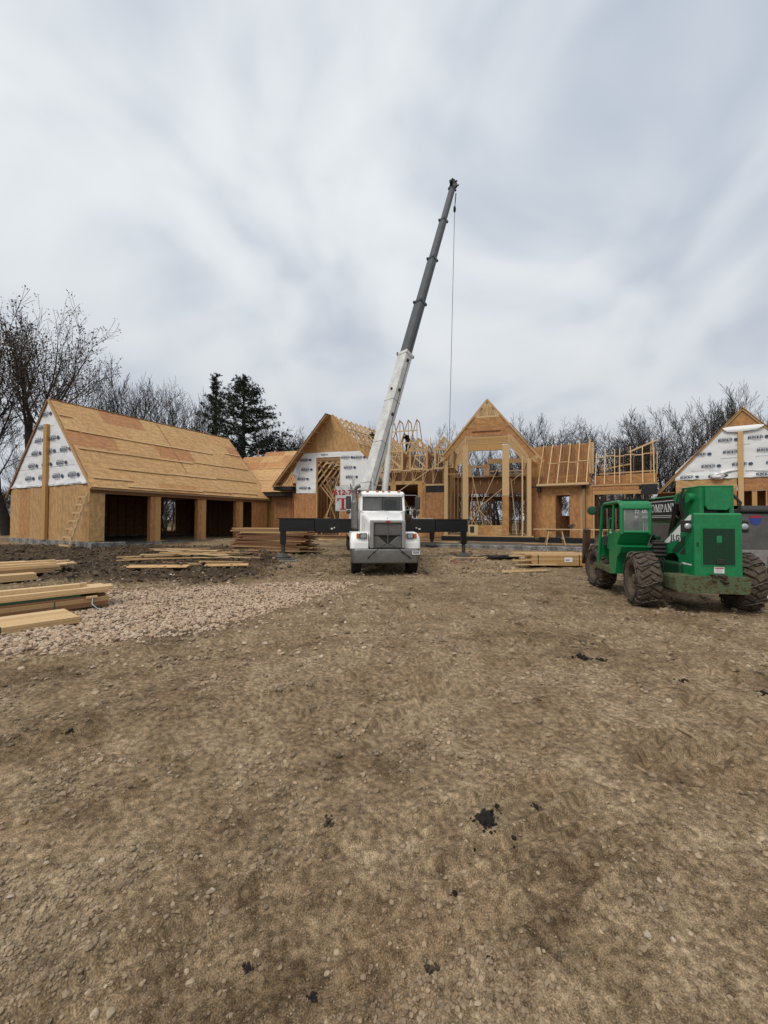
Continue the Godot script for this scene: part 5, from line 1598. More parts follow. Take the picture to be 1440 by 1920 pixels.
	for s in [-1.0, 1.0]:
		bx(hood, "side_vent", Vector3(s * 0.70 - 0.02, 1.55, -0.35), Vector3(s * 0.70 + 0.045, 1.80, -0.28), M.blackmatt, 0.01)
		bx(hood, "latch", Vector3(s * 0.60 - 0.02, 1.72, 0.35), Vector3(s * 0.60 + 0.06, 1.80, 0.39), M.blackmatt, 0.008)
	# fenders
	for s in [-1.0, 1.0]:
		b = MB.new()
		rows = []
		for q in [[0.60, 0.0], [1.05, 0.0], [1.15, 0.03], [1.20, 0.10]]:
			var x: float = s * q[0]
			var i: float = q[1]
			rows.append([Vector3(x, 0.94, 0.66 - i), Vector3(x, 1.12, 0.66 - i), Vector3(x, 1.34 - i * 0.6, 0.60 - i), Vector3(x, 1.45 - i, 0.44 - i), Vector3(x, 1.50 - i, 0.15), Vector3(x, 1.49 - i, -0.2), Vector3(x, 1.42 - i, -0.5 + i), Vector3(x, 1.25 - i, -0.72 + i), Vector3(x, 0.98, -0.85 + i)])
		b.loft(rows)
		var last: Array = rows[-1]
		for k in last.size() - 1:
			var a: Vector3 = last[k]; var c: Vector3 = last[k + 1]
			var ia := Vector3(a.x, 0.52, 0) + (Vector3(0, a.y - 0.52, a.z)).normalized() * 0.60
			var ic := Vector3(c.x, 0.52, 0) + (Vector3(0, c.y - 0.52, c.z)).normalized() * 0.60
			b.quad(a, c, ic, ia, Vector3(s, 0, 0))
		b.quad(Vector3(s * 0.60, 0.94, 0.66), Vector3(s * 1.05, 0.94, 0.66), Vector3(s * 1.05, 1.12, 0.662), Vector3(s * 0.60, 1.12, 0.662), Vector3(0, 0, 1))
		P(t, "fender", b.mesh(), M.white)
		b = MB.new()
		b.box(Vector3(0.5, 0.42, 0.02), Transform3D(Basis(), Vector3(s * 0.85, 1.1, 0.30)))
		b.box(Vector3(0.02, 0.8, 1.2), Transform3D(Basis(), Vector3(s * 0.62, 0.9, -0.1)))
		P(t, "wheel_well", b.mesh(), M.tyre)
		var h := N(t, "headlight", Vector3(s * 0.80 + 0.03, 1.37, 0.66))
		bx(h, "housing", Vector3(-0.135, -0.105, -0.16), Vector3(0.135, 0.10, 0.03), M.chrome, 0.03)
		bx(h, "bezel", Vector3(-0.11, -0.085, 0.031), Vector3(0.11, 0.08, 0.036), M.blackmatt, 0.002)
		bx(h, "lens", Vector3(-0.09, -0.065, 0.037), Vector3(0.09, 0.06, 0.046), M.lens, 0.004)
		bx(h, "turn_lamp", Vector3(s * 0.14 - (0.09 if s < 0 else 0.0), -0.07, -0.12), Vector3(s * 0.14 + (0.09 if s > 0 else 0.0), 0.08, 0.02), M.amber, 0.015)
	# cab
	var cab := N(t, "cab", Vector3(0.06, 0, 0))
	b = MB.new()
	rows = []
	# shell below the glass
	b.box(Vector3(1.72, 1.12, 1.25), Transform3D(Basis(), Vector3(0, 1.72, -1.60)), 0.05)
	b.box(Vector3(1.72, 0.50, 0.10), Transform3D(Basis(), Vector3(0, 2.55, -2.18)), 0.03)
	for s in [-1.0, 1.0]:
		b.tube([Vector3(s * 0.82, 2.24, -1.0), Vector3(s * 0.80, 2.84, -1.13)], [0.055, 0.05], 8)
		b.box(Vector3(0.05, 0.58, 0.34), Transform3D(Basis(), Vector3(s * 0.82, 2.54, -2.0)), 0.02)
		b.box(Vector3(0.05, 0.58, 0.06), Transform3D(Basis(), Vector3(s * 0.82, 2.54, -1.28)), 0.02)
	P(cab, "cab_shell", b.mesh(), M.white)
	b = MB.new()
	for q in [[2.80, 0.83, -1.04, -2.24], [2.86, 0.86, -0.99, -2.26], [2.95, 0.85, -1.02, -2.26], [3.01, 0.80, -1.12, -2.2], [3.035, 0.68, -1.28, -2.1], [3.04, 0.0, -1.5, -1.9]]:
		var y: float = q[0]; var w: float = q[1]; var zf: float = q[2]; var zb: float = q[3]
		rows.append([Vector3(-w, y, zb), Vector3(-w, y, (zf + zb) * 0.5), Vector3(-w, y, zf - 0.12), Vector3(-w * 0.9, y, zf - 0.02), Vector3(0, y, zf), Vector3(w * 0.9, y, zf - 0.02), Vector3(w, y, zf - 0.12), Vector3(w, y, (zf + zb) * 0.5), Vector3(w, y, zb), Vector3(0, y, zb)])
	b.loft(rows, true)
	var roof := P(cab, "cab_roof", b.mesh(), M.white)
	for x in [-0.58, -0.20, 0.02, 0.25, 0.62]:
		b = MB.new()
		b.lathe([Vector2(0.052, 0), Vector2(0.048, 0.035), Vector2(0.03, 0.06), Vector2(0, 0.068)], 10)
		P(roof, "marker_lamp", b.mesh(), M.amber, Vector3(x, 2.985, -1.08))
	var tilt := Basis(Vector3.RIGHT, -0.20)
	for s in [-1.0, 1.0]:
		P(cab, "windshield", boxm(Vector3(0.765, 0.575, 0.012)), M.glass, Vector3(s * 0.388, 2.53, -1.055), tilt)
		bx(cab, "side_window", Vector3(s * 0.83 - 0.005, 2.28, -1.82), Vector3(s * 0.83 + 0.005, 2.80, -1.20), M.glass)
		P(cab, "windshield_gasket", boxm(Vector3(0.79, 0.03, 0.02)), M.blackmatt, Vector3(s * 0.388, 2.245, -0.99), tilt)
		P(cab, "windshield_gasket", boxm(Vector3(0.79, 0.05, 0.02)), M.blackmatt, Vector3(s * 0.388, 2.82, -1.11), tilt)
		beam(cab, "wiper", Vector3(s * 0.33 + 0.25, 2.235, -0.965), Vector3(s * 0.33 - 0.17, 2.27, -0.98), 0.012, 0.016, M.blackmatt)
		bx(cab, "seat", Vector3(s * 0.42 - 0.24, 2.0, -2.05), Vector3(s * 0.42 + 0.24, 2.72, -1.88), M.cloth_dark, 0.05)
	bx(cab, "centre_post", Vector3(-0.012, 2.25, -1.06), Vector3(0.012, 2.83, -1.03), M.blackmatt)
	bx(cab, "dashboard", Vector3(-0.78, 2.10, -1.35), Vector3(0.78, 2.26, -1.10), M.blackmatt, 0.04)
	bx(cab, "sun_shade", Vector3(-0.74, 2.30, -1.22), Vector3(-0.03, 2.76, -1.20), M.boomgrey)
	b = MB.new()
	b.lathe([Vector2(0.19, -0.01), Vector2(0.205, 0.0), Vector2(0.19, 0.012)], 20, Transform3D(Basis(Vector3.RIGHT, 1.0), Vector3(0.42, 2.32, -1.38)))
	P(cab, "steering_wheel", b.mesh(), M.blackmatt)
	bx(cab, "cowl", Vector3(-0.80, 2.18, -1.02), Vector3(0.78, 2.25, -0.92), M.white, 0.03)
	# air cleaner, exhaust stack
	b = MB.new()
	b.lathe([Vector2(0.0, 0), Vector2(0.10, 0.0), Vector2(0.135, 0.06), Vector2(0.135, 1.02), Vector2(0.11, 1.12), Vector2(0.09, 1.35), Vector2(0, 1.35)], 20)
	P(t, "exhaust_stack", b.mesh(), M.steel, Vector3(-1.0, 1.55, -1.15))
	b = MB.new()
	b.tube([Vector3(-0.98, 2.85, -1.2), Vector3(-0.98, 3.05, -1.2), Vector3(-0.92, 3.17, -1.16), Vector3(-0.80, 3.22, -1.12)], [0.075, 0.075, 0.075, 0.08], 10)
	b.tube([Vector3(-1.10, 2.95, -1.25), Vector3(-1.13, 3.15, -1.28), Vector3(-1.17, 3.30, -1.3)], [0.05, 0.04, 0.02], 8)
	P(t, "exhaust_pipe", b.mesh(), M.steel)
	b = MB.new()
	b.tube([Vector3(-0.84, 2.985, -0.98), Vector3(-0.84, 2.985, -1.2)], [0.06, 0.03], 12)
	P(t, "horn", b.mesh(), M.blackmatt)
	for s in [-1.0, 1.0]:
		var mr := N(t, "mirror", Vector3(s * (1.46 if s > 0 else 1.24), 0, -1.25))
		bx(mr, "mirror_head", Vector3(-0.10, 2.33, -0.06), Vector3(0.10, 2.83, 0.04), M.darksteel, 0.03)
		b = MB.new()
		b.lathe([Vector2(0.0, 0), Vector2(0.085, 0.0), Vector2(0.085, 0.05), Vector2(0, 0.07)], 14, Transform3D(Basis(Vector3.RIGHT, PI / 2), Vector3(0, 2.21, -0.03)))
		P(mr, "convex_mirror", b.mesh(), M.darksteel)
		b = MB.new()
		b.tube([Vector3(-s * 0.5, 2.30, 0.0), Vector3(-s * 0.1, 2.33, 0.0), Vector3(0, 2.28, 0)], [0.014, 0.014, 0.014], 6)
		b.tube([Vector3(-s * 0.5, 2.88, 0.0), Vector3(-s * 0.1, 2.88, 0.0), Vector3(0, 2.84, 0)], [0.014, 0.014, 0.014], 6)
		P(mr, "mirror_arm", b.mesh(), M.chrome)
	bx(t, "tool_box", Vector3(1.0, 1.85, -2.6), Vector3(1.42, 2.15, -2.2), M.rust, 0.03)
	for s in [-1.0, 1.0]:
		bx(t, "step_tank", Vector3(s * 0.95 - 0.2, 0.55, -2.5), Vector3(s * 0.95 + 0.2, 1.1, -1.0), M.steel, 0.06)
		bx(t, "door_lettering", Vector3(s * 0.92 - 0.004, 1.6, -1.7), Vector3(s * 0.92 + 0.004, 1.75, -1.35), M.red)
	# frame and deck
	bx(t, "chassis_frame", Vector3(-0.45, 0.62, -9.3), Vector3(0.45, 0.95, 0.5), M.blackmatt)
	bx(t, "axle_beam", Vector3(-0.8, 0.42, -0.08), Vector3(0.8, 0.58, 0.08), M.blackmatt)
	bx(t, "deck", Vector3(-1.15, 1.15, -9.4), Vector3(1.15, 1.42, -2.9), M.offwhite, 0.02)
	bx(t, "rear_wheel_guard", Vector3(-1.2, 1.05, -8.9), Vector3(1.2, 1.14, -5.3), M.black)
	# outriggers, front pair wide, rear pair behind
	for o in [[-3.2, 3.95, 0.42, 1.93, 1.40, 2.62], [-7.5, 3.50, 0.66, 1.95, 1.42, 2.3]]:
		var z: float = o[0]
		bx(t, "outrigger_box", Vector3(-o[5], o[4] - 0.04, z - 0.28), Vector3(o[5], o[3] + 0.03, z + 0.10), M.black, 0.02)
		for s in [-1.0, 1.0]:
			var g2 := N(t, "outrigger", Vector3(0, 0, z))
			var x: float = s * o[1]
			bx(g2, "outrigger_beam", Vector3(minf(s * (o[5] + 0.01), x + s * 0.16), o[4], -0.22), Vector3(maxf(s * (o[5] + 0.01), x + s * 0.16), o[3], 0.05), M.black, 0.015)
			bx(g2, "beam_flange", Vector3(minf(s * (o[5] + 0.02), x + s * 0.22), o[3] + 0.002, -0.24), Vector3(maxf(s * (o[5] + 0.02), x + s * 0.22), o[3] + 0.045, 0.075), M.black)
			bx(g2, "panel_recess", Vector3(minf(s * (o[5] + 0.25), x - s * 0.22), o[4] + 0.14, 0.051), Vector3(maxf(s * (o[5] + 0.25), x - s * 0.22), o[3] - 0.14, 0.062), M.black, 0.004)
			bx(g2, "leg_sleeve", Vector3(x - 0.115, 0.86, -0.20), Vector3(x + 0.115, o[4] + 0.02, 0.03), M.black, 0.015)
			b = MB.new()
			b.tube([Vector3(x, 0.9, -0.085), Vector3(x, o[2] + 0.06, -0.085)], [0.085, 0.085], 14)
			P(g2, "leg_ram", b.mesh(), M.darksteel if z > -5.0 else M.rust)
			b = MB.new()
			b.lathe([Vector2(0, 0.24), Vector2(0.07, 0.24), Vector2(0.09, 0.20), Vector2(0.30, 0.05), Vector2(0.34, 0.05), Vector2(0.34, 0.0), Vector2(0, 0.0)], 8, Transform3D(Basis(), Vector3(x, o[2] - 0.14, -0.085)))
			P(g2, "foot", b.mesh(), M.darksteel)
			if z > -5.0:
				bx(g2, "marker", Vector3(s * 1.9 - 0.04, 1.50, 0.101), Vector3(s * 1.9 + 0.05, 1.56, 0.106), M.sticker, 0.002)
				bx(g2, "marker", Vector3(s * 1.78 - 0.04, 1.55, 0.101), Vector3(s * 1.78 + 0.02, 1.60, 0.106), M.hivis, 0.002)
				bx(g2, "gloss_panel", Vector3(s * 1.45 - 0.62, 1.50, 0.1005), Vector3(s * 1.45 + 0.60, 1.80, 0.1035), M.membrane, 0.001)
	for x in [-2.9, -2.1, 1.75, 2.1, 2.4]: bx(t, "outrigger_clip", Vector3(x - 0.09, 1.983, -3.3), Vector3(x + 0.11, 2.01, -3.12), M.offwhite if x > 0 else M.spf2)
	# superstructure
	b = MB.new()
	b.lathe([Vector2(0, 0), Vector2(0.85, 0), Vector2(0.85, 0.3), Vector2(0, 0.3)], 28)
	P(t, "turntable", b.mesh(), M.blackmatt, Vector3(0, 1.42, -5.5))
	bx(t, "counterweight", Vector3(-1.05, 1.75, -7.2), Vector3(0.9, 2.6, -4.6), M.offwhite, 0.04)
	bx(t, "mast_plate", Vector3(-0.95, 2.0, -6.0), Vector3(-0.88, 4.0, -4.7), M.offwhite, 0.02)
	bx(t, "mast_plate", Vector3(-0.05, 2.0, -6.0), Vector3(0.02, 3.9, -4.7), M.offwhite, 0.02)
	bx(t, "winch_cover", Vector3(0.35, 2.6, -6.4), Vector3(1.25, 3.25, -5.2), M.black, 0.04)
	var sg := N(t, "phone_sign", Vector3(-1.34, 0, -4.0))
	bx(sg, "sign_board", Vector3(-0.42, 2.30, -0.03), Vector3(0.42, 3.02, 0.0), M.boomgrey, 0.01)
	bx(sg, "sign_board", Vector3(-0.42, 3.03, -0.03), Vector3(0.55, 3.42, -0.005), M.offwhite, 0.01)
	P(sg, "lettering", text_mesh("612-720", 0.21, true, false, 1.1), M.red, Vector3(0.07, 3.14, 0.004))
	P(sg, "lettering", text_mesh("612-720", 0.21, true, false, 1.1), M.red, Vector3(0.085, 3.145, 0.006))
	P(sg, "lettering", text_mesh("T", 0.52, true, true, 1.1), M.red, Vector3(-0.10, 2.62, 0.004))
	bx(t, "operator_cab", Vector3(-1.1, 1.9, -6.2), Vector3(-0.98, 2.9, -4.5), M.white, 0.03)
	# boom, from the turntable up and away to the right
	var inv := t.transform.affine_inverse()
	var p0 := inv * Vector3(-0.86, 3.10, -19.80)
	var p1 := inv * Vector3(4.57, 24.51, -27.0)
	var dir := (p1 - p0).normalized()
	var side := dir.cross(inv.basis * Vector3(0.72, 0, 0.69)).normalized()
	var fr := Basis(dir, side.cross(dir).normalized() * -1.0, side)
	if fr.determinant() < 0.0: fr = Basis(dir, -fr.y, side)
	var len := p0.distance_to(p1)
	var cuts := [0.0, 0.372, 0.540, 0.697, 0.850, 0.985]
	var wid := [0.65, 0.54, 0.47, 0.41, 0.35]
	for k in 5:
		var a: float = cuts[k] * len
		var e: float = cuts[k + 1] * len
		var m: Material = M.boomgrey if k == 0 else M.boomdark
		var w: float = wid[k]
		var sec := P(t, "boom_section", boxm(Vector3(e - a + 0.02, w, w * 0.86), 0.035), m, p0 + dir * (a + e) * 0.5, fr)
		# collar at the upper end
		P(sec, "collar", boxm(Vector3(0.22, w * 1.10, w * 0.96), 0.02), m if k == 0 else M.black, Vector3((e - a) * 0.5 - 0.12, 0, 0))
		for s in [-1.0, 1.0]: P(sec, "collar_lug", boxm(Vector3(0.16, 0.07, 0.10), 0.015), M.blackmatt, Vector3((e - a) * 0.5 - 0.10, s * w * 0.5, s * w * 0.48))
		if k == 0:
			for q in [0.05, 0.32, 0.62]: P(sec, "seam", boxm(Vector3(0.02, w + 0.012, w * 0.86 + 0.012)), M.darksteel, Vector3((e - a) * (q - 0.5), 0, 0))
			for s in [-1.0, 1.0]: P(sec, "hose_line", boxm(Vector3((e - a) * 0.9, 0.025, 0.03)), M.darksteel, Vector3(0, s * 0.33, 0.06))
			for q in [0.52, 0.70, 0.93]:
				for s in [-1.0, 1.0]: P(sec, "pulley", boxm(Vector3(0.18, 0.10, 0.12), 0.03), M.blackmatt, Vector3((e - a) * (q - 0.5), s * 0.345, -0.05))
			b = MB.new()
			b.tube([Vector3(0, 0, -0.34), Vector3(0, 0, 0.34)], [0.07, 0.07], 12)
			P(sec, "pin", b.mesh(), M.blackmatt, Vector3((e - a) * 0.20, 0, 0))
		else:
			for s in [-1.0, 1.0]: P(sec, "rail", boxm(Vector3(e - a - 0.3, 0.02, 0.04)), M.black, Vector3(0, s * (w * 0.5 + 0.008), 0.05))
	# boom head
	var hd := N(t, "boom_head", p0 + dir * len * 0.985, fr)
	P(hd, "head_plate", boxm(Vector3(0.75, 0.06, 0.40), 0.02), M.black, Vector3(0.25, 0.13, 0))
	P(hd, "head_plate", boxm(Vector3(0.75, 0.06, 0.40), 0.02), M.black, Vector3(0.25, -0.13, 0))
	b = MB.new()
	b.lathe([Vector2(0.0, -0.1), Vector2(0.20, -0.1), Vector2(0.16, 0.0), Vector2(0.20, 0.1), Vector2(0, 0.1)], 18, Transform3D(Basis(), V0))
	P(hd, "sheave", b.mesh(), M.blackmatt, Vector3(0.45, 0, 0.1))
	P(hd, "sheave", b.mesh(), M.blackmatt, Vector3(0.40, 0, -0.18))
	P(hd, "cross_bar", boxm(Vector3(0.08, 0.70, 0.08), 0.02), M.blackmatt, Vector3(0.20, 0.05, 0.12))
	P(hd, "cross_bar", boxm(Vector3(0.10, 0.50, 0.08), 0.02), M.blackmatt, Vector3(0.58, 0.02, 0.0))
	# rope and hook ball
	var r0 := inv * Vector3(4.72, 24.0, -27.05)
	var r1 := inv * Vector3(4.66, 22.85, -27.0)
	var r2 := inv * Vector3(4.30, 5.2, -27.0)
	b = MB.new()
	b.tube([r0, r1], [0.018, 0.018], 6)
	b.tube([r0 + Vector3(0.06, 0, 0), r1], [0.018, 0.018], 6)
	b.tube([r1, r2], [0.017, 0.017], 6)
	var rope := P(t, "hoist_rope", b.mesh(), M.darksteel)
	b = MB.new()
	b.lathe([Vector2(0, 0.22), Vector2(0.05, 0.2), Vector2(0.085, 0.08), Vector2(0.085, -0.1), Vector2(0.04, -0.22), Vector2(0, -0.24)], 12)
	P(rope, "hook_weight", b.mesh(), M.blackmatt, r1)
	# lift cylinder
	var c0 := inv * Vector3(0.02, 3.1, -20.0)
	var c1 := inv * Vector3(0.35, 6.6, -20.9)
	b = MB.new()
	b.tube([c0, c0.lerp(c1, 0.55)], [0.16, 0.16], 16)
	b.tube([c0.lerp(c1, 0.5), c1], [0.10, 0.10], 14)
	P(t, "lift_cylinder", b.mesh(), M.offwhite)
	# cribbing under the feet
	for q in [[-3.95, -3.2, "grey", 0.0], [3.95, -3.2, "round", 0.0], [-3.5, -7.5, "yellow", 0.0], [3.5, -7.5, "tyre", 0.0]]:
		var w := t.transform * Vector3(q[0], 0, float(q[1]) - 0.085)
		var foot: float = (0.28 if float(q[1]) > -5.0 else 0.52) - 0.14
		var gy := ground_y(w.x, w.z) - 0.10
		var h := maxf(foot - gy, 0.12)
		if q[2] == "grey":
			var s := thing("outrigger_pad", "grey timber pads stacked under the outrigger foot near the board pile", "pad", Vector3(w.x, gy, w.z), 0.2)
			bx(s, "pad_board", Vector3(-0.55, 0, -0.5), Vector3(0.60, h * 0.55, 0.5), M.concrete, 0.015)
			bx(s, "pad_board", Vector3(-0.42, h * 0.55 + 0.002, -0.4), Vector3(0.48, h - 0.004, 0.42), M.slab, 0.015)
		elif q[2] == "round":
			var s := thing("outrigger_pad", "round steel pad with timber block under the outrigger foot by the lumber bundle", "pad", Vector3(w.x, gy, w.z), 0.1)
			b = MB.new()
			b.lathe([Vector2(0, h * 0.45), Vector2(0.66, h * 0.45), Vector2(0.72, h * 0.3), Vector2(0.72, 0.0), Vector2(0, 0)], 26)
			P(s, "disc", b.mesh(), M.slab)
			bx(s, "block", Vector3(-0.45, h * 0.452, -0.4), Vector3(0.48, h - 0.004, 0.4), M.concrete, 0.02)
		elif q[2] == "yellow":
			var s := thing("outrigger_pad", "yellowed timber pad under the far outrigger foot by the board pile", "pad", Vector3(w.x, gy, w.z), 0.15)
			bx(s, "pad_board", Vector3(-0.55, 0, -0.45), Vector3(0.55, h - 0.004, 0.45), M.lvl, 0.015)
		else:
			var s := thing("cribbing_wheel", "black scrap tyre under the far outrigger foot behind the truck", "tyre", Vector3(w.x, gy, w.z), 0.0)
			b = MB.new()
			b.lathe([Vector2(0.0, h - 0.01), Vector2(0.14, h - 0.01), Vector2(0.16, h - 0.03), Vector2(0.30, h - 0.02), Vector2(0.38, h * 0.7), Vector2(0.40, h * 0.4), Vector2(0.34, 0.02), Vector2(0, 0)], 22)
			P(s, "tread", b.mesh(), M.tyre)

# ---------------------------------------------------------------- telehandler
func lug_wheel(parent: Node, pos: Vector3, turn_y: float) -> void:
	var n := N(parent, "wheel", pos, Basis(Vector3.UP, turn_y))
	var sx := signf(pos.x)
	var r := 0.60
	var w := 0.44
	var tb := Basis(Vector3(0, 0, 1), -PI / 2 * sx)
	var b := MB.new()
	b.lathe([Vector2(r * 0.52, -w * 0.42), Vector2(r * 0.6, -w * 0.5), Vector2(r * 0.85, -w * 0.52), Vector2(r * 0.93, -w * 0.42), Vector2(r * 0.955, -w * 0.2), Vector2(r * 0.96, 0), Vector2(r * 0.955, w * 0.2), Vector2(r * 0.93, w * 0.42), Vector2(r * 0.85, w * 0.52), Vector2(r * 0.6, w * 0.5), Vector2(r * 0.52, w * 0.42)], 40, Transform3D(tb, V0))
	# tread blocks, two staggered rows set in a chevron
	for k in 22:
		for s in [-1.0, 1.0]:
			var a: float = TAU * (k + (0.5 if s > 0 else 0.0)) / 22
			var rb := Basis(Vector3.UP, -a)
			var tt := Transform3D(tb, V0) * Transform3D(rb, V0) * Transform3D(Basis(Vector3.RIGHT, s * 0.55), Vector3(r * 0.975, s * w * 0.235, 0))
			b.box(Vector3(0.045, w * 0.50, 0.105), tt, 0.012)
	P(n, "tyre", b.mesh(), M.tyremud2)
	b = MB.new()
	b.lathe([Vector2(0, w * 0.40), Vector2(r * 0.16, w * 0.40), Vector2(r * 0.18, w * 0.24), Vector2(r * 0.34, w * 0.20), Vector2(r * 0.36, w * 0.05), Vector2(r * 0.46, w * 0.05), Vector2(r * 0.50, w * 0.30), Vector2(r * 0.53, w * 0.44)], 28, Transform3D(tb, V0))
	for k in 8: b.tube([tb * Vector3(cos(k * TAU / 8) * r * 0.27, w * 0.2, sin(k * TAU / 8) * r * 0.27), tb * Vector3(cos(k * TAU / 8) * r * 0.27, w * 0.27, sin(k * TAU / 8) * r * 0.27)], [0.022, 0.022], 6)
	P(n, "rim", b.mesh(), M.tyremud)
	# snow chains: cross chains and a side chain
	b = MB.new()
	for k in 9:
		var a := TAU * (k + 0.3) / 9
		var pts := []
		var rad := []
		for e in 13:
			var f := (e - 6) / 6.0
			var rr := r * 1.025 + 0.010 if absf(f) < 0.8 else r * (1.02 - (absf(f) - 0.8) * 0.9)
			var an := a + 0.10 * sin(f * 2.0) + 0.012 * (1 if e % 2 == 0 else -1)
			pts.append(tb * Vector3(cos(an) * rr, f * w * 0.56, sin(an) * rr))
			rad.append(0.012 if e % 2 == 0 else 0.018)
		b.tube(pts, rad, 5)
	for s in [-1.0, 1.0]:
		var pts := []
		var rad := []
		for e in 61:
			var an := TAU * e / 60.0
			var rr := r * (0.80 + 0.03 * cos(an * 9.0))
			pts.append(tb * Vector3(cos(an) * rr, s * w * 0.545, sin(an) * rr))
			rad.append(0.009 if e % 2 == 0 else 0.014)
		b.tube(pts, rad, 5, false)
	P(n, "snow_chain", b.mesh(), M.chain)

func side_panel(parent: Node, called: String, zy: Array, x0: float, x1: float, m: Material) -> MeshInstance3D:
	# outline given as (z, y), thickness along x
	var b := MB.new()
	b.prism(zy, -x1, -x0, Transform3D(Basis(Vector3(0, 0, 1), Vector3.UP, Vector3(-1, 0, 0)), V0))
	return P(parent, called, b.mesh(), m)

func make_telehandler() -> void:
	var t := thing("telehandler", "muddy green telescopic forklift with snow chains on its tyres", "telehandler", Vector3(6.73, -0.12, -8.92), -0.18)
	lug_wheel(t, Vector3(-0.97, 0.60, 0), -0.10)
	lug_wheel(t, Vector3(0.97, 0.60, 0), -0.10)
	lug_wheel(t, Vector3(-0.97, 0.60, -2.65), 0.06)
	lug_wheel(t, Vector3(0.97, 0.60, -2.65), 0.06)
	var b := MB.new()
	for z in [0.0, -2.65]:
		b.tube([Vector3(-0.85, 0.60, z), Vector3(-0.3, 0.58, z), Vector3(0.3, 0.58, z), Vector3(0.85, 0.60, z)], [0.11, 0.16, 0.16, 0.11], 12)
		b.lathe([Vector2(0, 0.2), Vector2(0.2, 0.15), Vector2(0.24, 0), Vector2(0.2, -0.15), Vector2(0, -0.2)], 16, Transform3D(Basis(Vector3.RIGHT, PI / 2), Vector3(0, 0.58, z)))
	P(t, "axle", b.mesh(), M.tyremud2)
	bx(t, "chassis", Vector3(-0.38, 0.60, -3.0), Vector3(0.42, 1.0, 0.35), M.greendark, 0.03)
	bx(t, "belly_plate", Vector3(-0.3, 0.42, -2.3), Vector3(0.3, 0.60, -0.3), M.blackmatt)
	# counterweight bumper
	b = MB.new()
	b.prism([Vector2(-0.68, 0.50), Vector2(-0.62, 0.45), Vector2(0.60, 0.45), Vector2(0.66, 0.50), Vector2(0.66, 0.74), Vector2(0.60, 0.79), Vector2(-0.66, 0.79), Vector2(-0.68, 0.74)], 0.30, 0.82)
	P(t, "counterweight", b.mesh(), M.greenmuddy)
	b = MB.new()
	for k in 16: b.add(stone_mesh(50 + k % 4, 0.6), Transform3D(Basis().scaled(Vector3.ONE * R.randf_range(0.06, 0.13)), Vector3(R.randf_range(-0.05, 0.24), R.randf_range(0.64, 0.83), 0.82 + R.randf_range(-0.03, 0.01))))
	P(t, "caked_mud", b.mesh(), M.clodbrown)
	# hood: side outline pushed across
	side_panel(t, "engine_hood", [Vector2(0.75, 0.79), Vector2(0.75, 2.03), Vector2(0.72, 2.06), Vector2(0.62, 2.06), Vector2(-0.42, 1.46), Vector2(-0.95, 1.36), Vector2(-0.98, 0.82), Vector2(-0.72, 0.80), Vector2(-0.55, 1.02), Vector2(-0.30, 1.16), Vector2(0.0, 1.20), Vector2(0.14, 1.10), Vector2(0.20, 0.79)], -0.30, 0.55, M.greenpaint)
	var gr := N(t, "rear_grille", Vector3(0.135, 1.385, 0.752))
	bx(gr, "grille_frame", Vector3(-0.31, -0.39, 0.0), Vector3(0.31, 0.39, 0.006), M.greenpaint)
	bx(gr, "grille_mesh", Vector3(-0.285, -0.365, 0.007), Vector3(0.285, 0.365, 0.010), M.greendark)
	for k in 28: bx(gr, "grille_bar", Vector3(-0.28, -0.352 + k * 0.0258, 0.0105), Vector3(0.28, -0.342 + k * 0.0258, 0.015), M.greendark)
	for k in 22: bx(gr, "grille_bar", Vector3(-0.275 + k * 0.0258, -0.36, 0.0155), Vector3(-0.268 + k * 0.0258, 0.36, 0.018), M.greendark)
	bx(gr, "worn_patch", Vector3(-0.045, 0.08, 0.0185), Vector3(0.05, 0.22, 0.020), M.greenpaint, 0.001)
	bx(gr, "latch", Vector3(-0.06, -0.35, 0.0185), Vector3(0.09, -0.25, 0.035), M.blackmatt, 0.01)
	bx(t, "hood_latch", Vector3(-0.255, 1.38, 0.751), Vector3(-0.225, 1.47, 0.765), M.blackmatt, 0.005)
	var dc := N(t, "warning_label", Vector3(0.14, 0.915, 0.752))
	bx(dc, "label_plate", Vector3(-0.09, -0.062, 0), Vector3(0.09, 0.062, 0.003), M.sticker)
	bx(dc, "label_band", Vector3(-0.08, 0.028, 0.0032), Vector3(0.08, 0.052, 0.0045), M.red)
	for k in 4: bx(dc, "label_line", Vector3(-0.07, 0.010 - k * 0.018, 0.0032), Vector3(0.075 - 0.02 * (k % 2), 0.016 - k * 0.018, 0.0045), M.inkgrey)
	# white stripe and lettering on the left flank
	side_panel(t, "white_stripe", [Vector2(0.66, 2.03), Vector2(0.58, 2.02), Vector2(-0.42, 1.44), Vector2(-0.50, 1.36), Vector2(-0.22, 1.42), Vector2(-0.02, 1.46), Vector2(0.20, 1.50), Vector2(0.22, 1.62), Vector2(0.40, 1.86), Vector2(0.64, 1.92)], -0.304, -0.301, M.sticker)
	var lf := Basis(Vector3(0, 0, 1), Vector3.UP, Vector3(-1, 0, 0))
	P(t, "lettering", text_mesh("JLG", 0.15, true, false, 1.35), M.sticker, Vector3(-0.306, 1.53, 0.03), lf)
	P(t, "lettering", text_mesh("JLG", 0.13, true, false, 1.35), M.greendark, Vector3(-0.309, 1.53, 0.03), lf)
	P(t, "lettering", text_mesh("1-800-No Sweat", 0.036, true), M.sticker, Vector3(-0.304, 1.00, 0.46), lf)
	bx(t, "small_label", Vector3(-0.305, 0.86, 0.22), Vector3(-0.302, 0.93, 0.30), M.sticker)
	# dark side window and vent
	side_panel(t, "side_vent", [Vector2(-0.15, 1.22), Vector2(0.30, 1.56), Vector2(0.42, 1.58), Vector2(0.42, 1.40), Vector2(0.12, 1.20)], -0.305, -0.302, M.greendark)
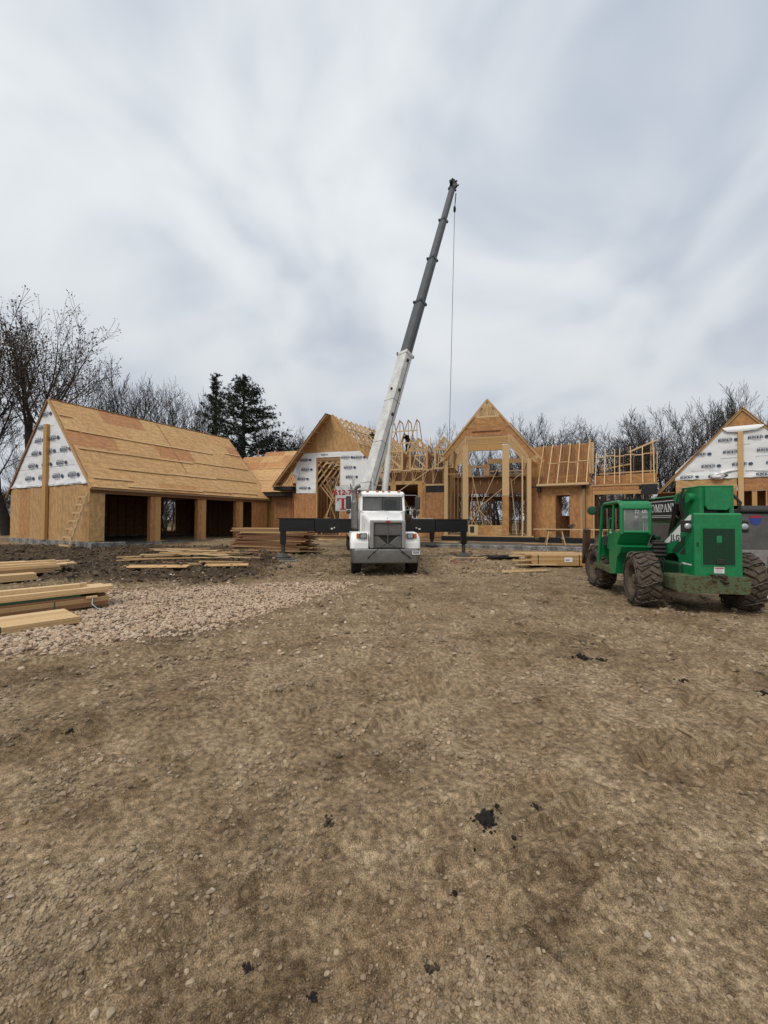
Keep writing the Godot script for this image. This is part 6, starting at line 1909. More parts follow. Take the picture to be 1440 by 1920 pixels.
	side_panel(t, "side_vent", [Vector2(0.20, 1.19), Vector2(0.42, 1.36), Vector2(0.42, 1.19)], -0.305, -0.302, M.blackmatt)
	side_panel(t, "dark_stripe", [Vector2(0.52, 2.03), Vector2(-0.36, 1.51), Vector2(-0.36, 1.58), Vector2(0.30, 1.99)], -0.27, -0.262, M.greendark)
	for s in [-1.0, 1.0]:
		var x := -0.36 if s < 0 else 0.61
		var lm := N(t, "work_lamp", Vector3(x, 1.79, 0.62 if s < 0 else 0.70))
		bx(lm, "housing", Vector3(-0.085, -0.12, -0.10), Vector3(0.085, 0.12, 0.02), M.blackmatt, 0.015)
		b = MB.new()
		b.lathe([Vector2(0, 0.045), Vector2(0.04, 0.035), Vector2(0.062, 0.02), Vector2(0.066, 0.0)], 18, Transform3D(Basis(Vector3.RIGHT, PI / 2), Vector3(0, 0, 0.02)))
		P(lm, "lens", b.mesh(), M.lens)
	# boom: banner side, rear cap, cheek plates
	bx(t, "boom_tube", Vector3(0.02, 1.86, -3.3), Vector3(0.46, 2.46, 0.30), M.black, 0.02)
	bx(t, "boom_top_rail", Vector3(0.0, 2.462, -3.3), Vector3(0.48, 2.50, 0.0), M.greenpaint, 0.01)
	b = MB.new()
	b.prism([Vector2(0.01, 2.22), Vector2(0.06, 2.14), Vector2(0.40, 2.13), Vector2(0.47, 2.20), Vector2(0.47, 2.60), Vector2(0.01, 2.60)], 0.28, 0.56)
	P(t, "boom_rear_cap", b.mesh(), M.greenpaint)
	side_panel(t, "boom_cheek", [Vector2(0.50, 1.95), Vector2(0.50, 2.60), Vector2(0.30, 2.63), Vector2(-0.45, 2.52), Vector2(-0.55, 2.40), Vector2(-0.40, 2.30), Vector2(-0.05, 2.05), Vector2(0.05, 1.90)], -0.07, 0.012, M.greenpaint)
	side_panel(t, "boom_cheek", [Vector2(0.50, 1.95), Vector2(0.50, 2.60), Vector2(0.30, 2.63), Vector2(-0.45, 2.52), Vector2(-0.40, 2.30), Vector2(0.05, 1.90)], 0.475, 0.56, M.greenpaint)
	bx(t, "boom_lid", Vector3(-0.075, 2.605, -0.2), Vector3(0.57, 2.64, 0.50), M.greenpaint, 0.01)
	for k in 4: side_panel(t, "cheek_slot", [Vector2(-0.40 + k * 0.13, 2.34), Vector2(-0.34 + k * 0.13, 2.34), Vector2(-0.28 + k * 0.13, 2.50), Vector2(-0.34 + k * 0.13, 2.50)], -0.076, -0.071, M.blackmatt)
	b = MB.new()
	b.tube([Vector3(-0.16, 2.40, 0.22), Vector3(-0.06, 2.40, 0.22)], [0.10, 0.10], 18)
	P(t, "pivot_boss", b.mesh(), M.greenpaint)
	for k in 3:
		b = MB.new()
		b.tube([Vector3(-0.12 - k * 0.02, 2.62, 0.02 + k * 0.04), Vector3(-0.17 - k * 0.02, 2.45, -0.02 + k * 0.05), Vector3(-0.15, 2.18, -0.10 + k * 0.06), Vector3(-0.12, 1.98, -0.02 + k * 0.06)], [0.022, 0.022, 0.022, 0.022], 7)
		P(t, "hose", b.mesh(), M.blackmatt)
	b = MB.new()
	b.tube([Vector3(-0.10, 1.95, -0.25), Vector3(-0.16, 2.12, -0.40), Vector3(-0.14, 2.28, -0.30), Vector3(-0.12, 2.30, -0.12)], [0.025, 0.025, 0.025, 0.025], 7)
	b.tube([Vector3(0.60, 2.45, 0.40), Vector3(0.68, 2.28, 0.50), Vector3(0.66, 2.10, 0.48), Vector3(0.58, 2.06, 0.42)], [0.03, 0.03, 0.03, 0.03], 8)
	P(t, "hose", b.mesh(), M.blackmatt)
	b = MB.new()
	b.tube([Vector3(-0.12, 1.30, -0.62), Vector3(-0.10, 2.30, -0.28)], [0.075, 0.075], 12)
	P(t, "lift_cylinder", b.mesh(), M.black)
	var bn := N(t, "boom_banner", Vector3(0.012, 0, -1.55))
	bx(bn, "banner_board", Vector3(-0.004, 1.92, -1.35), Vector3(0.004, 2.42, 0.95), M.blackmatt)
	for y in [1.985, 2.025, 2.385]: bx(bn, "banner_line", Vector3(-0.008, y, -1.30), Vector3(-0.0045, y + 0.013, 0.90), M.sticker)
	P(bn, "lettering", text_mesh("PARK COMPANY", 0.19, false, true, 1.05), M.sticker, Vector3(-0.008, 2.215, -0.15), lf)
	for y in [1.90, 1.84]: side_panel(bn, "banner_line", [Vector2(-0.9, y - 0.06), Vector2(0.8, y), Vector2(0.8, y + 0.012), Vector2(-0.9, y - 0.048)], -0.010, -0.006, M.greenpaint)
	# boom nose, fork frame and forks
	bx(t, "boom_nose", Vector3(0.05, 1.0, -3.65), Vector3(0.43, 2.35, -3.32), M.greendark, 0.05)
	bx(t, "fork_frame", Vector3(-1.05, 0.35, -3.85), Vector3(1.05, 0.85, -3.70), M.blackmatt, 0.02)
	for x in [-0.45, 0.55]: bx(t, "fork", Vector3(x - 0.06, 0.16, -5.0), Vector3(x + 0.06, 0.22, -3.72), M.darksteel)
	side_panel(t, "fork_guard", [Vector2(-3.78, 0.55), Vector2(-3.55, 0.85), Vector2(-3.40, 1.25), Vector2(-3.36, 1.62), Vector2(-3.62, 1.66), Vector2(-3.70, 1.30)], -1.16, -1.02, M.rust)
	# cab: floor pan and panels
	var c := N(t, "cab", V0)
	side_panel(c, "cab_lower_body", [Vector2(-0.56, 1.62), Vector2(-0.60, 1.55), Vector2(-0.80, 1.32), Vector2(-0.52, 1.28), Vector2(-0.60, 1.15), Vector2(-0.80, 1.0), Vector2(-0.90, 0.60), Vector2(-1.25, 0.56), Vector2(-1.32, 1.0), Vector2(-1.32, 1.62)], -1.20, -0.52, M.greenpaint)
	side_panel(c, "floor_sill", [Vector2(-1.26, 0.56), Vector2(-2.22, 0.60), Vector2(-2.22, 0.72), Vector2(-1.28, 0.70)], -1.20, -0.52, M.greenmuddy)
	side_panel(c, "front_panel", [Vector2(-2.16, 0.72), Vector2(-2.24, 0.72), Vector2(-2.10, 1.45), Vector2(-2.02, 1.45)], -1.18, -0.54, M.greenpaint)
	side_panel(c, "inner_panel", [Vector2(-1.3, 0.71), Vector2(-2.15, 0.73), Vector2(-2.0, 1.5), Vector2(-1.3, 1.6)], -0.56, -0.53, M.greenpaint)
	# rounded frame tubes
	for x in [-1.17, -0.55]:
		b = MB.new()
		b.tube([Vector3(x, 1.58, -0.58), Vector3(x, 2.22, -0.58), Vector3(x, 2.31, -0.63), Vector3(x, 2.36, -0.75), Vector3(x, 2.34, -1.70), Vector3(x, 2.27, -1.86), Vector3(x, 1.45, -2.04), Vector3(x, 0.66, -2.20)], [0.042, 0.042, 0.042, 0.042, 0.042, 0.042, 0.042, 0.042], 10)
		P(c, "frame_tube", b.mesh(), M.greenpaint)
		beam(c, "door_pillar", Vector3(x, 0.66, -1.30), Vector3(x, 2.35, -1.05), 0.06, 0.05, M.greenpaint, Vector3(0, 0, 1), 0.012)
	for q in [[2.20, -0.58], [1.63, -0.58], [2.27, -1.86]]:
		b = MB.new()
		b.tube([Vector3(-1.17, q[0], q[1]), Vector3(-0.55, q[0], q[1])], [0.04, 0.04], 10)
		P(c, "frame_bar", b.mesh(), M.greenpaint)
	b = MB.new()
	b.loft([[Vector3(-1.19, 2.19, -0.535), Vector3(-0.53, 2.19, -0.535)], [Vector3(-1.19, 2.28, -0.54), Vector3(-0.53, 2.28, -0.54)], [Vector3(-1.17, 2.36, -0.60), Vector3(-0.55, 2.36, -0.60)], [Vector3(-1.16, 2.395, -0.72), Vector3(-0.56, 2.395, -0.72)], [Vector3(-1.16, 2.38, -1.72), Vector3(-0.56, 2.38, -1.72)], [Vector3(-1.16, 2.30, -1.88), Vector3(-0.56, 2.30, -1.88)]])
	P(c, "cab_roof", b.mesh(), M.greenpaint)
	bx(c, "roof_guard", Vector3(-1.12, 2.40, -1.75), Vector3(-0.50, 2.43, -0.66), M.blackmatt, 0.01)
	bx(c, "rear_window", Vector3(-1.14, 1.66, -0.585), Vector3(-0.58, 2.18, -0.578), M.clearglass)
	bx(c, "seat", Vector3(-1.05, 1.05, -1.25), Vector3(-0.65, 1.18, -0.85), M.cloth_dark, 0.04)
	bx(c, "seat", Vector3(-1.05, 1.19, -0.92), Vector3(-0.65, 1.72, -0.80), M.cloth_dark, 0.05)
	bx(c, "dashboard", Vector3(-1.12, 1.2, -2.0), Vector3(-0.58, 1.50, -1.80), M.blackmatt, 0.04)
	b = MB.new()
	var ring := []
	var rr := []
	for k in 21:
		ring.append(Vector3(-0.86 + cos(k * TAU / 20) * 0.18, 1.60 + sin(k * TAU / 20) * 0.10, -1.62 + sin(k * TAU / 20) * 0.12))
		rr.append(0.016)
	b.tube(ring, rr, 7, false)
	b.tube([Vector3(-0.86, 1.60, -1.62), Vector3(-0.86, 1.4, -1.85)], [0.025, 0.03], 8)
	P(c, "steering_wheel", b.mesh(), M.blackmatt)
	b = MB.new()
	b.tube([Vector3(-1.18, 1.95, -1.10), Vector3(-1.24, 1.95, -1.16), Vector3(-1.24, 1.2, -1.26), Vector3(-1.18, 1.15, -1.22)], [0.016, 0.016, 0.016, 0.016], 7)
	P(c, "grab_handle", b.mesh(), M.greenpaint)
	bx(c, "door_edge_lettering", Vector3(-1.205, 1.58, -1.28), Vector3(-1.202, 1.63, -1.14), M.sticker)
	b = MB.new()
	b.tube([Vector3(-1.19, 2.28, -1.88), Vector3(-1.30, 2.24, -2.05), Vector3(-1.34, 2.20, -2.10)], [0.016, 0.016, 0.016], 6)
	P(c, "mirror_arm", b.mesh(), M.blackmatt)
	b = MB.new()
	b.lathe([Vector2(0, 0.05), Vector2(0.10, 0.045), Vector2(0.125, 0.02), Vector2(0.115, -0.02), Vector2(0.06, -0.08), Vector2(0, -0.09)], 20, Transform3D(Basis(Vector3.RIGHT, PI / 2) * Basis(Vector3(0, 0, 1), 0.3), Vector3(-1.36, 2.18, -2.10)))
	P(c, "mirror", b.mesh(), M.greendark)
	# valve bank between cab and hood
	var vb := N(t, "valve_bank", Vector3(-0.44, 1.25, -0.42))
	bx(vb, "valve_block", Vector3(-0.10, -0.20, -0.10), Vector3(0.08, 0.20, 0.08), M.blackmatt, 0.02)
	for k in 4: bx(vb, "spool", Vector3(-0.14, -0.16 + k * 0.09, -0.05), Vector3(0.12, -0.11 + k * 0.09, 0.11), M.darksteel, 0.01)
	b = MB.new()
	for k in 4: b.tube([Vector3(-0.10 + k * 0.05, -0.15, 0.05), Vector3(-0.12 + k * 0.08, -0.35, 0.14), Vector3(0.0 + k * 0.03, -0.55, 0.05)], [0.018, 0.018, 0.018], 6)
	P(vb, "hose", b.mesh(), M.blackmatt)
	b = MB.new()
	b.tube([Vector3(-0.42, 1.38, -0.80), Vector3(-0.42, 1.55, -0.62), Vector3(-0.42, 1.50, -0.45)], [0.05, 0.06, 0.05], 10)
	P(t, "hinge_arm", b.mesh(), M.greendark)

func make_trailer() -> void:
	var t := thing("cargo_trailer", "dark grey enclosed cargo trailer with a shield emblem by the telehandler", "trailer", Vector3(9.62, 0.0, -11.0), -0.10)
	bx(t, "body", Vector3(0, 0.52, -4.6), Vector3(2.2, 2.02, 0), M.trailer, 0.04)
	bx(t, "roof_cap", Vector3(-0.03, 2.022, -4.6), Vector3(2.23, 2.12, 0.05), M.blackmatt, 0.03)
	b_dome(t)
	bx(t, "stone_guard", Vector3(-0.005, 0.53, 0.002), Vector3(2.205, 1.02, 0.014), M.chrome)
	var pl := MB.new()
	for i in 30:
		for j in 7:
			var c := Vector3(0.05 + i * 0.072, 0.57 + j * 0.065 + (0.03 if i % 2 == 0 else 0.0), 0.016)
			pl.box(Vector3(0.045, 0.012, 0.006), Transform3D(Basis(Vector3(0, 0, 1), 0.7 if (i + j) % 2 == 0 else -0.7), c))
	var tp := P(t, "tread_plate", pl.mesh(), M.chrome)
	tp.set_meta("kind", "stuff")
	var em := N(t, "emblem", Vector3(0.42, 1.82, 0.004))
	var sh := []
	for q in [Vector2(-0.14, 0.10), Vector2(-0.10, 0.13), Vector2(-0.05, 0.115), Vector2(0.0, 0.13), Vector2(0.05, 0.115), Vector2(0.10, 0.13), Vector2(0.14, 0.10)]: sh.append(q)
	for k in 9:
		var a := -0.1 - k * (PI - 0.2) / 8.0
		sh.append(Vector2(cos(a) * 0.145, sin(a) * 0.15 + 0.02))
	sheet(em, "shield", sh, 0.0, 0.004, M.blue)
	sheet(em, "shield_band", [Vector2(-0.142, 0.06), Vector2(0.142, 0.06), Vector2(0.14, 0.098), Vector2(0.10, 0.128), Vector2(0.05, 0.113), Vector2(0.0, 0.128), Vector2(-0.05, 0.113), Vector2(-0.10, 0.128), Vector2(-0.14, 0.098)], 0.0045, 0.007, M.red)
	for s in [0.25, 1.95]: beam(t, "tongue_bar", Vector3(s, 0.46, 0.0), Vector3(1.1, 0.46, 1.2), 0.09, 0.06, M.blackmatt)
	var b := MB.new()
	b.tube([Vector3(1.1, 0.05, 1.1), Vector3(1.1, 0.9, 1.1)], [0.03, 0.03], 8)
	b.tube([Vector3(0.52, 0.40, 0.3), Vector3(0.52, 0.85, 0.3)], [0.035, 0.035], 8)
	P(t, "jack", b.mesh(), M.steel)
	for z in [-2.2, -3.0]:
		for x in [0.02, 2.18]:
			b = MB.new()
			b.lathe([Vector2(0, 0.1), Vector2(0.18, 0.1), Vector2(0.32, 0.09), Vector2(0.34, 0.04), Vector2(0.34, -0.06), Vector2(0.3, -0.1), Vector2(0, -0.1)], 24, Transform3D(Basis(Vector3(0, 0, 1), PI / 2), Vector3(x, 0.34 - 0.12, z)))
			P(t, "wheel", b.mesh(), M.tyre)
	var tp2 := thing("tarp", "crumpled pale blue tarp on the dirt by the trailer tongue", "tarp", Vector3(9.25, ground_y(9.25, -9.85), -9.85), 0.3)
	var nz := noise(88, 2.2, 3)
	var rows := []
	for i in 12:
		var row := []
		for j in 12: row.append(Vector3(i * 0.07 - 0.2, 0.05 + 0.10 * absf(nz.get_noise_2d(i * 0.3, j * 0.3)), j * 0.07 - 0.4))
		rows.append(row)
	b = MB.new()
	b.loft(rows)
	P(tp2, "sheet", b.mesh(), M.tarp)

func b_dome(t: Node3D) -> void:
	var b := MB.new()
	b.loft([[Vector3(0.1, 2.12, -1.0), Vector3(2.0, 2.12, -1.0)], [Vector3(0.12, 2.22, -0.9), Vector3(1.98, 2.22, -0.9)], [Vector3(0.12, 2.22, -0.2), Vector3(1.98, 2.22, -0.2)], [Vector3(0.1, 2.12, 0.0), Vector3(2.0, 2.12, 0.0)]])
	P(t, "roof_cover", b.mesh(), M.blackmatt)

# ---------------------------------------------------------------- lumber and small things
# a stack of boards along local x ending at x = 0; layers of [count, height, width, length, material, y, z, end jitter]
func stack(t: Node3D, layers: Array) -> void:
	for l in layers:
		for k in int(l[0]):
			var e := R.randf_range(-1.0, 0.0) * float(l[7])
			var len: float = l[3]
			var o := P(t, "board", boxm(Vector3(snappedf(len + e, 0.02), float(l[1]) - 0.002, float(l[2]) - 0.003), 0.0, R.randi() % 5), M[pick(l[4])], Vector3(e * 0.5 - len * 0.5 + float(l[8]) if l.size() > 8 else e * 0.5 - len * 0.5, float(l[5]) + float(l[1]) * 0.5, float(l[6]) - k * float(l[2]) - float(l[2]) * 0.5))
			o.rotation.y = R.randf_range(-0.004, 0.004)

func make_lumber() -> void:
	# heading of the left stacks: away to the right
	var h := atan2(0.63, 0.77)
	var turn := PI / 2 - h
	var s := thing("lumber_stack", "low strapped pack of wide pale planks lying on the gravel", "lumber", Vector3(-5.33, ground_y(-5.6, -7.0) + 0.01, -7.15), turn)
	stack(s, [[4, 0.055, 0.245, 4.2, ["spf", "spf3"], 0.02, 0.0, 0.02], [4, 0.055, 0.245, 4.2, ["spf", "spf3", "spf2"], 0.077, 0.0, 0.02]])
	bx(s, "strap", Vector3(-1.03, 0.0, -0.985), Vector3(-1.01, 0.136, 0.004), M.green_lumber)
	for x in [-0.6, -3.0]: bx(s, "skid", Vector3(x - 0.05, -0.06, -0.95), Vector3(x + 0.05, 0.019, -0.05), M.aged)
	s = thing("lumber_stack", "brown lumber stack with green boards between layers and pale boards on top", "lumber", Vector3(-5.76, ground_y(-5.9, -8.7), -8.55), turn)
	stack(s, [[6, 0.085, 0.16, 5.2, ["brown", "aged"], 0.05, 0.0, 0.10], [6, 0.085, 0.16, 5.2, ["brown", "aged", "stud"], 0.137, 0.0, 0.10], [5, 0.04, 0.17, 5.0, ["brown"], 0.224, -0.02, 0.25], [4, 0.05, 0.19, 4.4, ["green_lumber"], 0.266, -0.05, 0.15, -0.35], [3, 0.05, 0.20, 5.6, ["spf", "stud"], 0.318, -0.03, 0.3, 0.12], [3, 0.05, 0.20, 5.6, ["spf3", "spf"], 0.37, -0.08, 0.4, 0.35], [2, 0.075, 0.10, 5.4, ["spf3", "spf"], 0.422, -0.25, 0.3, -0.2]])
	for x in [-0.9, -2.8, -4.6]: bx(s, "skid", Vector3(x - 0.05, -0.06, -0.95), Vector3(x + 0.05, 0.049, -0.02), M.spf2)
	bx(s, "strap", Vector3(-0.92, 0.0, -0.97), Vector3(-0.90, 0.225, 0.006), M.green_lumber)
	var b := MB.new()
	b.tube([Vector3(-0.30, 0.24, 0.03), Vector3(-0.33, 0.12, 0.10), Vector3(-0.25, 0.02, 0.16), Vector3(-0.12, 0.0, 0.18)], [0.008, 0.012, 0.012, 0.006], 5)
	P(s, "strap_tail", b.mesh(), M.tarp)
	bx(s, "block", Vector3(-0.40, 0.226, -0.03), Vector3(-0.22, 0.262, 0.05), M.spf3)
	s = thing("lumber_stack", "two tier pile of pale boards on the dark mud beside the gravel", "lumber", Vector3(-9.9, ground_y(-10.4, -13.8), -13.3), turn)
	stack(s, [[7, 0.07, 0.14, 5.0, ["spf2", "stud"], 0.08, 0.0, 0.25, -0.5], [7, 0.07, 0.14, 5.0, ["spf2", "stud", "spf"], 0.152, 0.0, 0.3, -0.4], [7, 0.045, 0.16, 5.4, ["spf", "stud"], 0.224, 0.05, 0.5, -0.1], [6, 0.045, 0.18, 5.6, ["spf3", "spf"], 0.271, 0.0, 0.5, 0.0], [4, 0.05, 0.18, 5.6, ["spf3", "spf"], 0.318, -0.2, 0.8, 0.0], [2, 0.05, 0.18, 5.2, ["spf3"], 0.37, -0.5, 0.8, -0.5]])
	for x in [-0.9, -2.8, -4.6]: bx(s, "skid", Vector3(x - 0.05, -0.1, -0.95), Vector3(x + 0.05, 0.078, -0.02), M.aged)
	s = thing("lumber_stack", "short pack of square cut timbers in front of the two tier pile", "lumber", Vector3(-10.15, ground_y(-10.9, -12.6), -11.95), turn)
	stack(s, [[4, 0.09, 0.14, 3.6, ["lvl", "spf"], 0.02, 0.0, 0.04], [4, 0.09, 0.14, 3.6, ["spf", "spf3"], 0.112, 0.0, 0.04]])
	# rough pile of boards by the garage front
	s = thing("board_pile", "tall rough pile of reddish brown boards in front of the garage", "lumber", Vector3(-5.3, ground_y(-5.3, -19.6) - 0.02, -19.6), -0.22)
	for k in 17:
		for j in 6:
			var len := R.randf_range(3.0, 4.0)
			var x := R.randf_range(-0.30, 0.30) + (0.35 if k < 12 and R.randf() < 0.15 else 0.0)
			var o := P(s, "board", boxm(Vector3(snappedf(len, 0.1), 0.045, 0.17), 0.0, R.randi() % 5), M[pick(["brown", "aged", "brown", "stud"]) if k < 13 else pick(["spf2", "stud", "spf", "aged"])], Vector3(x, 0.05 + k * 0.061, 0.5 - j * 0.19 + R.randf_range(-0.02, 0.02)))
			o.rotation = Vector3(0, R.randf_range(-0.05, 0.05), R.randf_range(-0.008, 0.008))
	for q in [[0.2, 0.03, 0.8, 4.6], [-0.3, 0.02, 1.0, 4.2], [1.4, 0.03, 0.75, 3.0]]:
		var o := P(s, "board", boxm(Vector3(q[3], 0.04, 0.16), 0.0, 1), M.aged, Vector3(q[0], q[1], q[2]))
		o.rotation.y = R.randf_range(-0.08, 0.08)
	# strapped bundle of studs on the right
	s = thing("stud_bundle", "strapped bundle of pale studs with a white tag on the dirt", "lumber", Vector3(8.45, ground_y(7.0, -16.2) + 0.0, -16.1), 0.03)
	for k in 11:
		for j in 9:
			var e := R.randf_range(-0.02, 0.02) - (R.randf_range(0.1, 0.5) if R.randf() < 0.03 else 0.0)
			P(s, "stud", boxm(Vector3(2.6, 0.036, 0.088), 0.0, R.randi() % 5), M[pick(["lvl", "spf2", "spf", "lvl"]) if k < 10 else pick(["spf3", "spf"])], Vector3(-1.3 + e, 0.07 + k * 0.038, -0.05 - j * 0.09))
	for k in 4: P(s, "stud", boxm(Vector3(2.6, 0.04, 0.09), 0.0, k), M.spf3, Vector3(-1.55 - 0.12 * k, 0.49 + 0.042 * (k % 2), -0.1 - k * 0.17))
	for k in 3: P(s, "stud", boxm(Vector3(1.6, 0.04, 0.09), 0.0, k), M.spf3, Vector3(-2.45 - 0.1 * k, 0.10 + 0.16 * k, 0.06 - k * 0.12))
	for x in [-0.7, -2.35]: bx(s, "strap", Vector3(x - 0.015, 0.04, -0.83), Vector3(x + 0.015, 0.475, -0.0), M.blackmatt)
	bx(s, "paper_tag", Vector3(-1.30, 0.20, -0.004), Vector3(-0.98, 0.38, 0.004), M.sticker)
	bx(s, "tag_print", Vector3(-1.26, 0.25, 0.0045), Vector3(-1.10, 0.30, 0.006), M.inkgrey)
	for x in [-0.5, -2.1]: bx(s, "skid", Vector3(x - 0.05, -0.05, -0.8), Vector3(x + 0.05, 0.045, -0.02), M.spf2)
	# loose boards: centre x, d, length, angle, width, material, lift
	var loose := [
		[-9.7, 17.0, 2.6, 0.25, 0.16, "spf2", 0.10], [-9.3, 17.4, 3.2, 0.18, 0.12, "spf", 0.16], [-8.6, 17.1, 2.9, 0.35, 0.14, "spf3", 0.20], [-8.9, 16.7, 3.4, 0.12, 0.10, "stud", 0.12], [-8.0, 16.9, 2.6, -0.30, 0.12, "spf", 0.22], [-8.3, 17.7, 2.8, 0.05, 0.2, "spf2", 0.18], [-7.5, 16.6, 3.0, -0.38, 0.10, "spf3", 0.16], [-9.0, 18.0, 2.4, 0.4, 0.16, "stud", 0.16], [-7.7, 17.5, 3.2, -0.12, 0.10, "spf2", 0.22], [-7.1, 16.2, 2.0, -0.15, 0.12, "aged", 0.08], [-6.9, 17.0, 2.6, -0.50, 0.09, "spf", 0.14], [-8.4, 16.2, 2.2, 0.2, 0.09, "spf2", 0.08], [-6.4, 17.9, 1.9, 0.6, 0.12, "stud", 0.06], [-6.2, 15.6, 1.7, 0.16, 0.14, "stud", 0.05], [-5.7, 17.2, 1.6, -0.2, 0.10, "spf2", 0.05], [-6.6, 16.6, 2.2, 0.32, 0.10, "spf3", 0.18], [-9.9, 16.5, 1.6, 0.5, 0.14, "spf2", 0.06], [-7.9, 15.9, 1.5, -0.05, 0.12, "aged", 0.06], [-7.3, 18.2, 1.6, 0.7, 0.10, "spf", 0.10], [-6.0, 17.4, 1.3, 1.0, 0.09, "aged", 0.08], [-8.8, 15.6, 1.0, 0.9, 0.09, "spf2", 0.05], [-6.9, 15.3, 1.2, -0.4, 0.08, "stud", 0.05], [-9.6, 18.4, 1.8, -0.2, 0.12, "spf3", 0.14], [-7.0, 17.9, 2.4, 0.12, 0.14, "aged", 0.12], [-5.9, 18.3, 1.5, -0.6, 0.10, "brown", 0.08], [-8.1, 17.3, 1.9, 0.55, 0.09, "spf3", 0.27]]
	for q in loose:
		var x: float = q[0]
		var d: float = q[1]
		var o := P(self, "loose_board", boxm(Vector3(q[2], 0.036, q[4]), 0.0, R.randi() % 5), M[q[5]], Vector3(x, ground_y(x, -d) + q[6], -d), Basis(Vector3.UP, q[3]) * Basis(Vector3(0, 0, 1), R.randf_range(-0.03, 0.03)))
		tag(o, "loose board in the scattered heap on the mud before the garage", "board", "loose boards heaped before the garage")
	for q in [[-8.05, 14.35, 2.2, 0.10, 0.42, "ply3"], [-5.75, 14.9, 1.5, 0.20, 0.40, "ply4"]]:
		var x: float = q[0]
		var d: float = q[1]
		var o := P(self, "plywood_offcut", boxm(Vector3(q[2], 0.02, q[4]), 0.0, 2), M[q[5]], Vector3(x, ground_y(x, -d) + 0.10, -d), Basis(Vector3.UP, q[3]) * Basis(Vector3.RIGHT, 0.12))
		tag(o, "long plywood offcut lying on the dark mud" if q[2] > 2.0 else "short plywood offcut on the mud beside the outrigger pad", "plywood")
	for q in [[5.15, 14.75, 1.9, 0.30, "spf3", "pale stick angled on the dirt in front of the stud bundle"], [5.5, 15.2, 1.5, 0.02, "spf2", "short board flat on the dirt close to the stud bundle end"], [4.95, 15.0, 1.1, -0.05, "spf", "short thin stick among wood chips by the stud bundle"], [5.6, 17.8, 5.2, -0.03, "spf3", "long pale board lying behind the stud bundle"], [4.2, 17.6, 1.6, -0.02, "aged", "dark plank on the dirt next to the black cable"]]:
		var x: float = q[0]
		var d: float = q[1]
		var o := P(self, "stray_board", boxm(Vector3(q[2], 0.04, 0.10), 0.0, R.randi() % 5), M[q[4]], Vector3(x, ground_y(x, -d) + 0.04, -d), Basis(Vector3.UP, q[3]))
		tag(o, q[5], "board")
	var hb := Basis(Vector3.UP, -HA)
	for q in [[8.2, 1.2, 3.4, "brown", "brown plank laid along the patio edge before the entrance opening"], [11.3, 1.6, 3.6, "aged", "weathered plank laid along the patio edge under the sawhorse"], [6.6, 2.4, 4.8, "spf", "long pale plank laid on the patio corner near the outrigger"], [14.2, 2.2, 3.4, "stud", "tan plank laid on the patio by the telehandler"]]:
		var w := HO + hb * Vector3(q[0], -0.25, q[1] + 0.2)
		var o := P(self, "patio_plank", boxm(Vector3(q[2], 0.05, 0.24), 0.0, R.randi() % 5), M[q[3]], w, hb)
		tag(o, q[4], "plank")
	# sawhorse, long board on it, circular saw
	var sw := thing("sawhorse", "pale timber sawhorse standing on the patio", "sawhorse", Vector3(9.0, 0.515, -21.35), -0.25)
	bx(sw, "top_rail", Vector3(-0.42, 0.72, -0.05), Vector3(0.42, 0.81, 0.05), M.spf2)
	for x in [-0.32, 0.32]:
		for z in [-1.0, 1.0]: beam(sw, "leg", Vector3(x + signf(x) * 0.14, 0.0, z * 0.32), Vector3(x, 0.76, z * 0.06), 0.035, 0.085, M.spf, Vector3.RIGHT)
		beam(sw, "brace", Vector3(x * 1.1, 0.36, -0.2), Vector3(x * 1.1, 0.36, 0.2), 0.07, 0.03, M.spf3)
	sw = thing("sawhorse", "timber sawhorse hidden behind the telehandler mirror", "sawhorse", Vector3(11.5, 0.515, -20.7), -0.25)
	bx(sw, "top_rail", Vector3(-0.42, 0.72, -0.05), Vector3(0.42, 0.81, 0.05), M.spf2)
	for x in [-0.32, 0.32]:
		for z in [-1.0, 1.0]: beam(sw, "leg", Vector3(x + signf(x) * 0.14, 0.0, z * 0.32), Vector3(x, 0.76, z * 0.06), 0.035, 0.085, M.spf, Vector3.RIGHT)
	var lb := beam(self, "saw_board", Vector3(7.95, 1.345, -21.55), Vector3(12.3, 1.345, -20.45), 0.04, 0.24, M.spf3)
	tag(lb, "long pale board resting across the sawhorses", "board")
	var cs := thing("circular_saw", "small circular saw resting on the sawhorse board", "saw", Vector3(9.75, 1.367, -21.1), 0.3)
	b = MB.new()
	b.lathe([Vector2(0, 0.03), Vector2(0.11, 0.03), Vector2(0.11, -0.03), Vector2(0, -0.03)], 16, Transform3D(Basis(Vector3.RIGHT, PI / 2), Vector3(0, 0.13, 0)))
	P(cs, "blade_guard", b.mesh(), M.darksteel)
	bx(cs, "motor", Vector3(-0.06, 0.09, -0.20), Vector3(0.08, 0.20, -0.04), M.rust, 0.03)
	bx(cs, "shoe", Vector3(-0.16, 0.0, -0.16), Vector3(0.14, 0.012, 0.06), M.steel)
	b = MB.new()
	b.tube([Vector3(0.05, 0.16, -0.05), Vector3(0.14, 0.26, -0.05), Vector3(0.24, 0.22, -0.05), Vector3(0.22, 0.12, -0.05), Vector3(0.10, 0.08, -0.05)], [0.02, 0.022, 0.022, 0.02, 0.02], 8)
	P(cs, "handle", b.mesh(), M.blackmatt)
	# ladder on the garage gable
	var gb := Basis(Vector3.UP, -0.495)
	var go := Vector3(-14.47, 0.62, -19.9)
	var ld := thing("site_ladder", "home made timber ladder leaning on the garage plywood wall", "ladder", go + gb * Vector3(-0.36, -0.34, 0.85), -0.495)
	var foot_y := ground_y(ld.position.x, ld.position.z)
	ld.position.y = foot_y
	var tp := 3.02 - foot_y
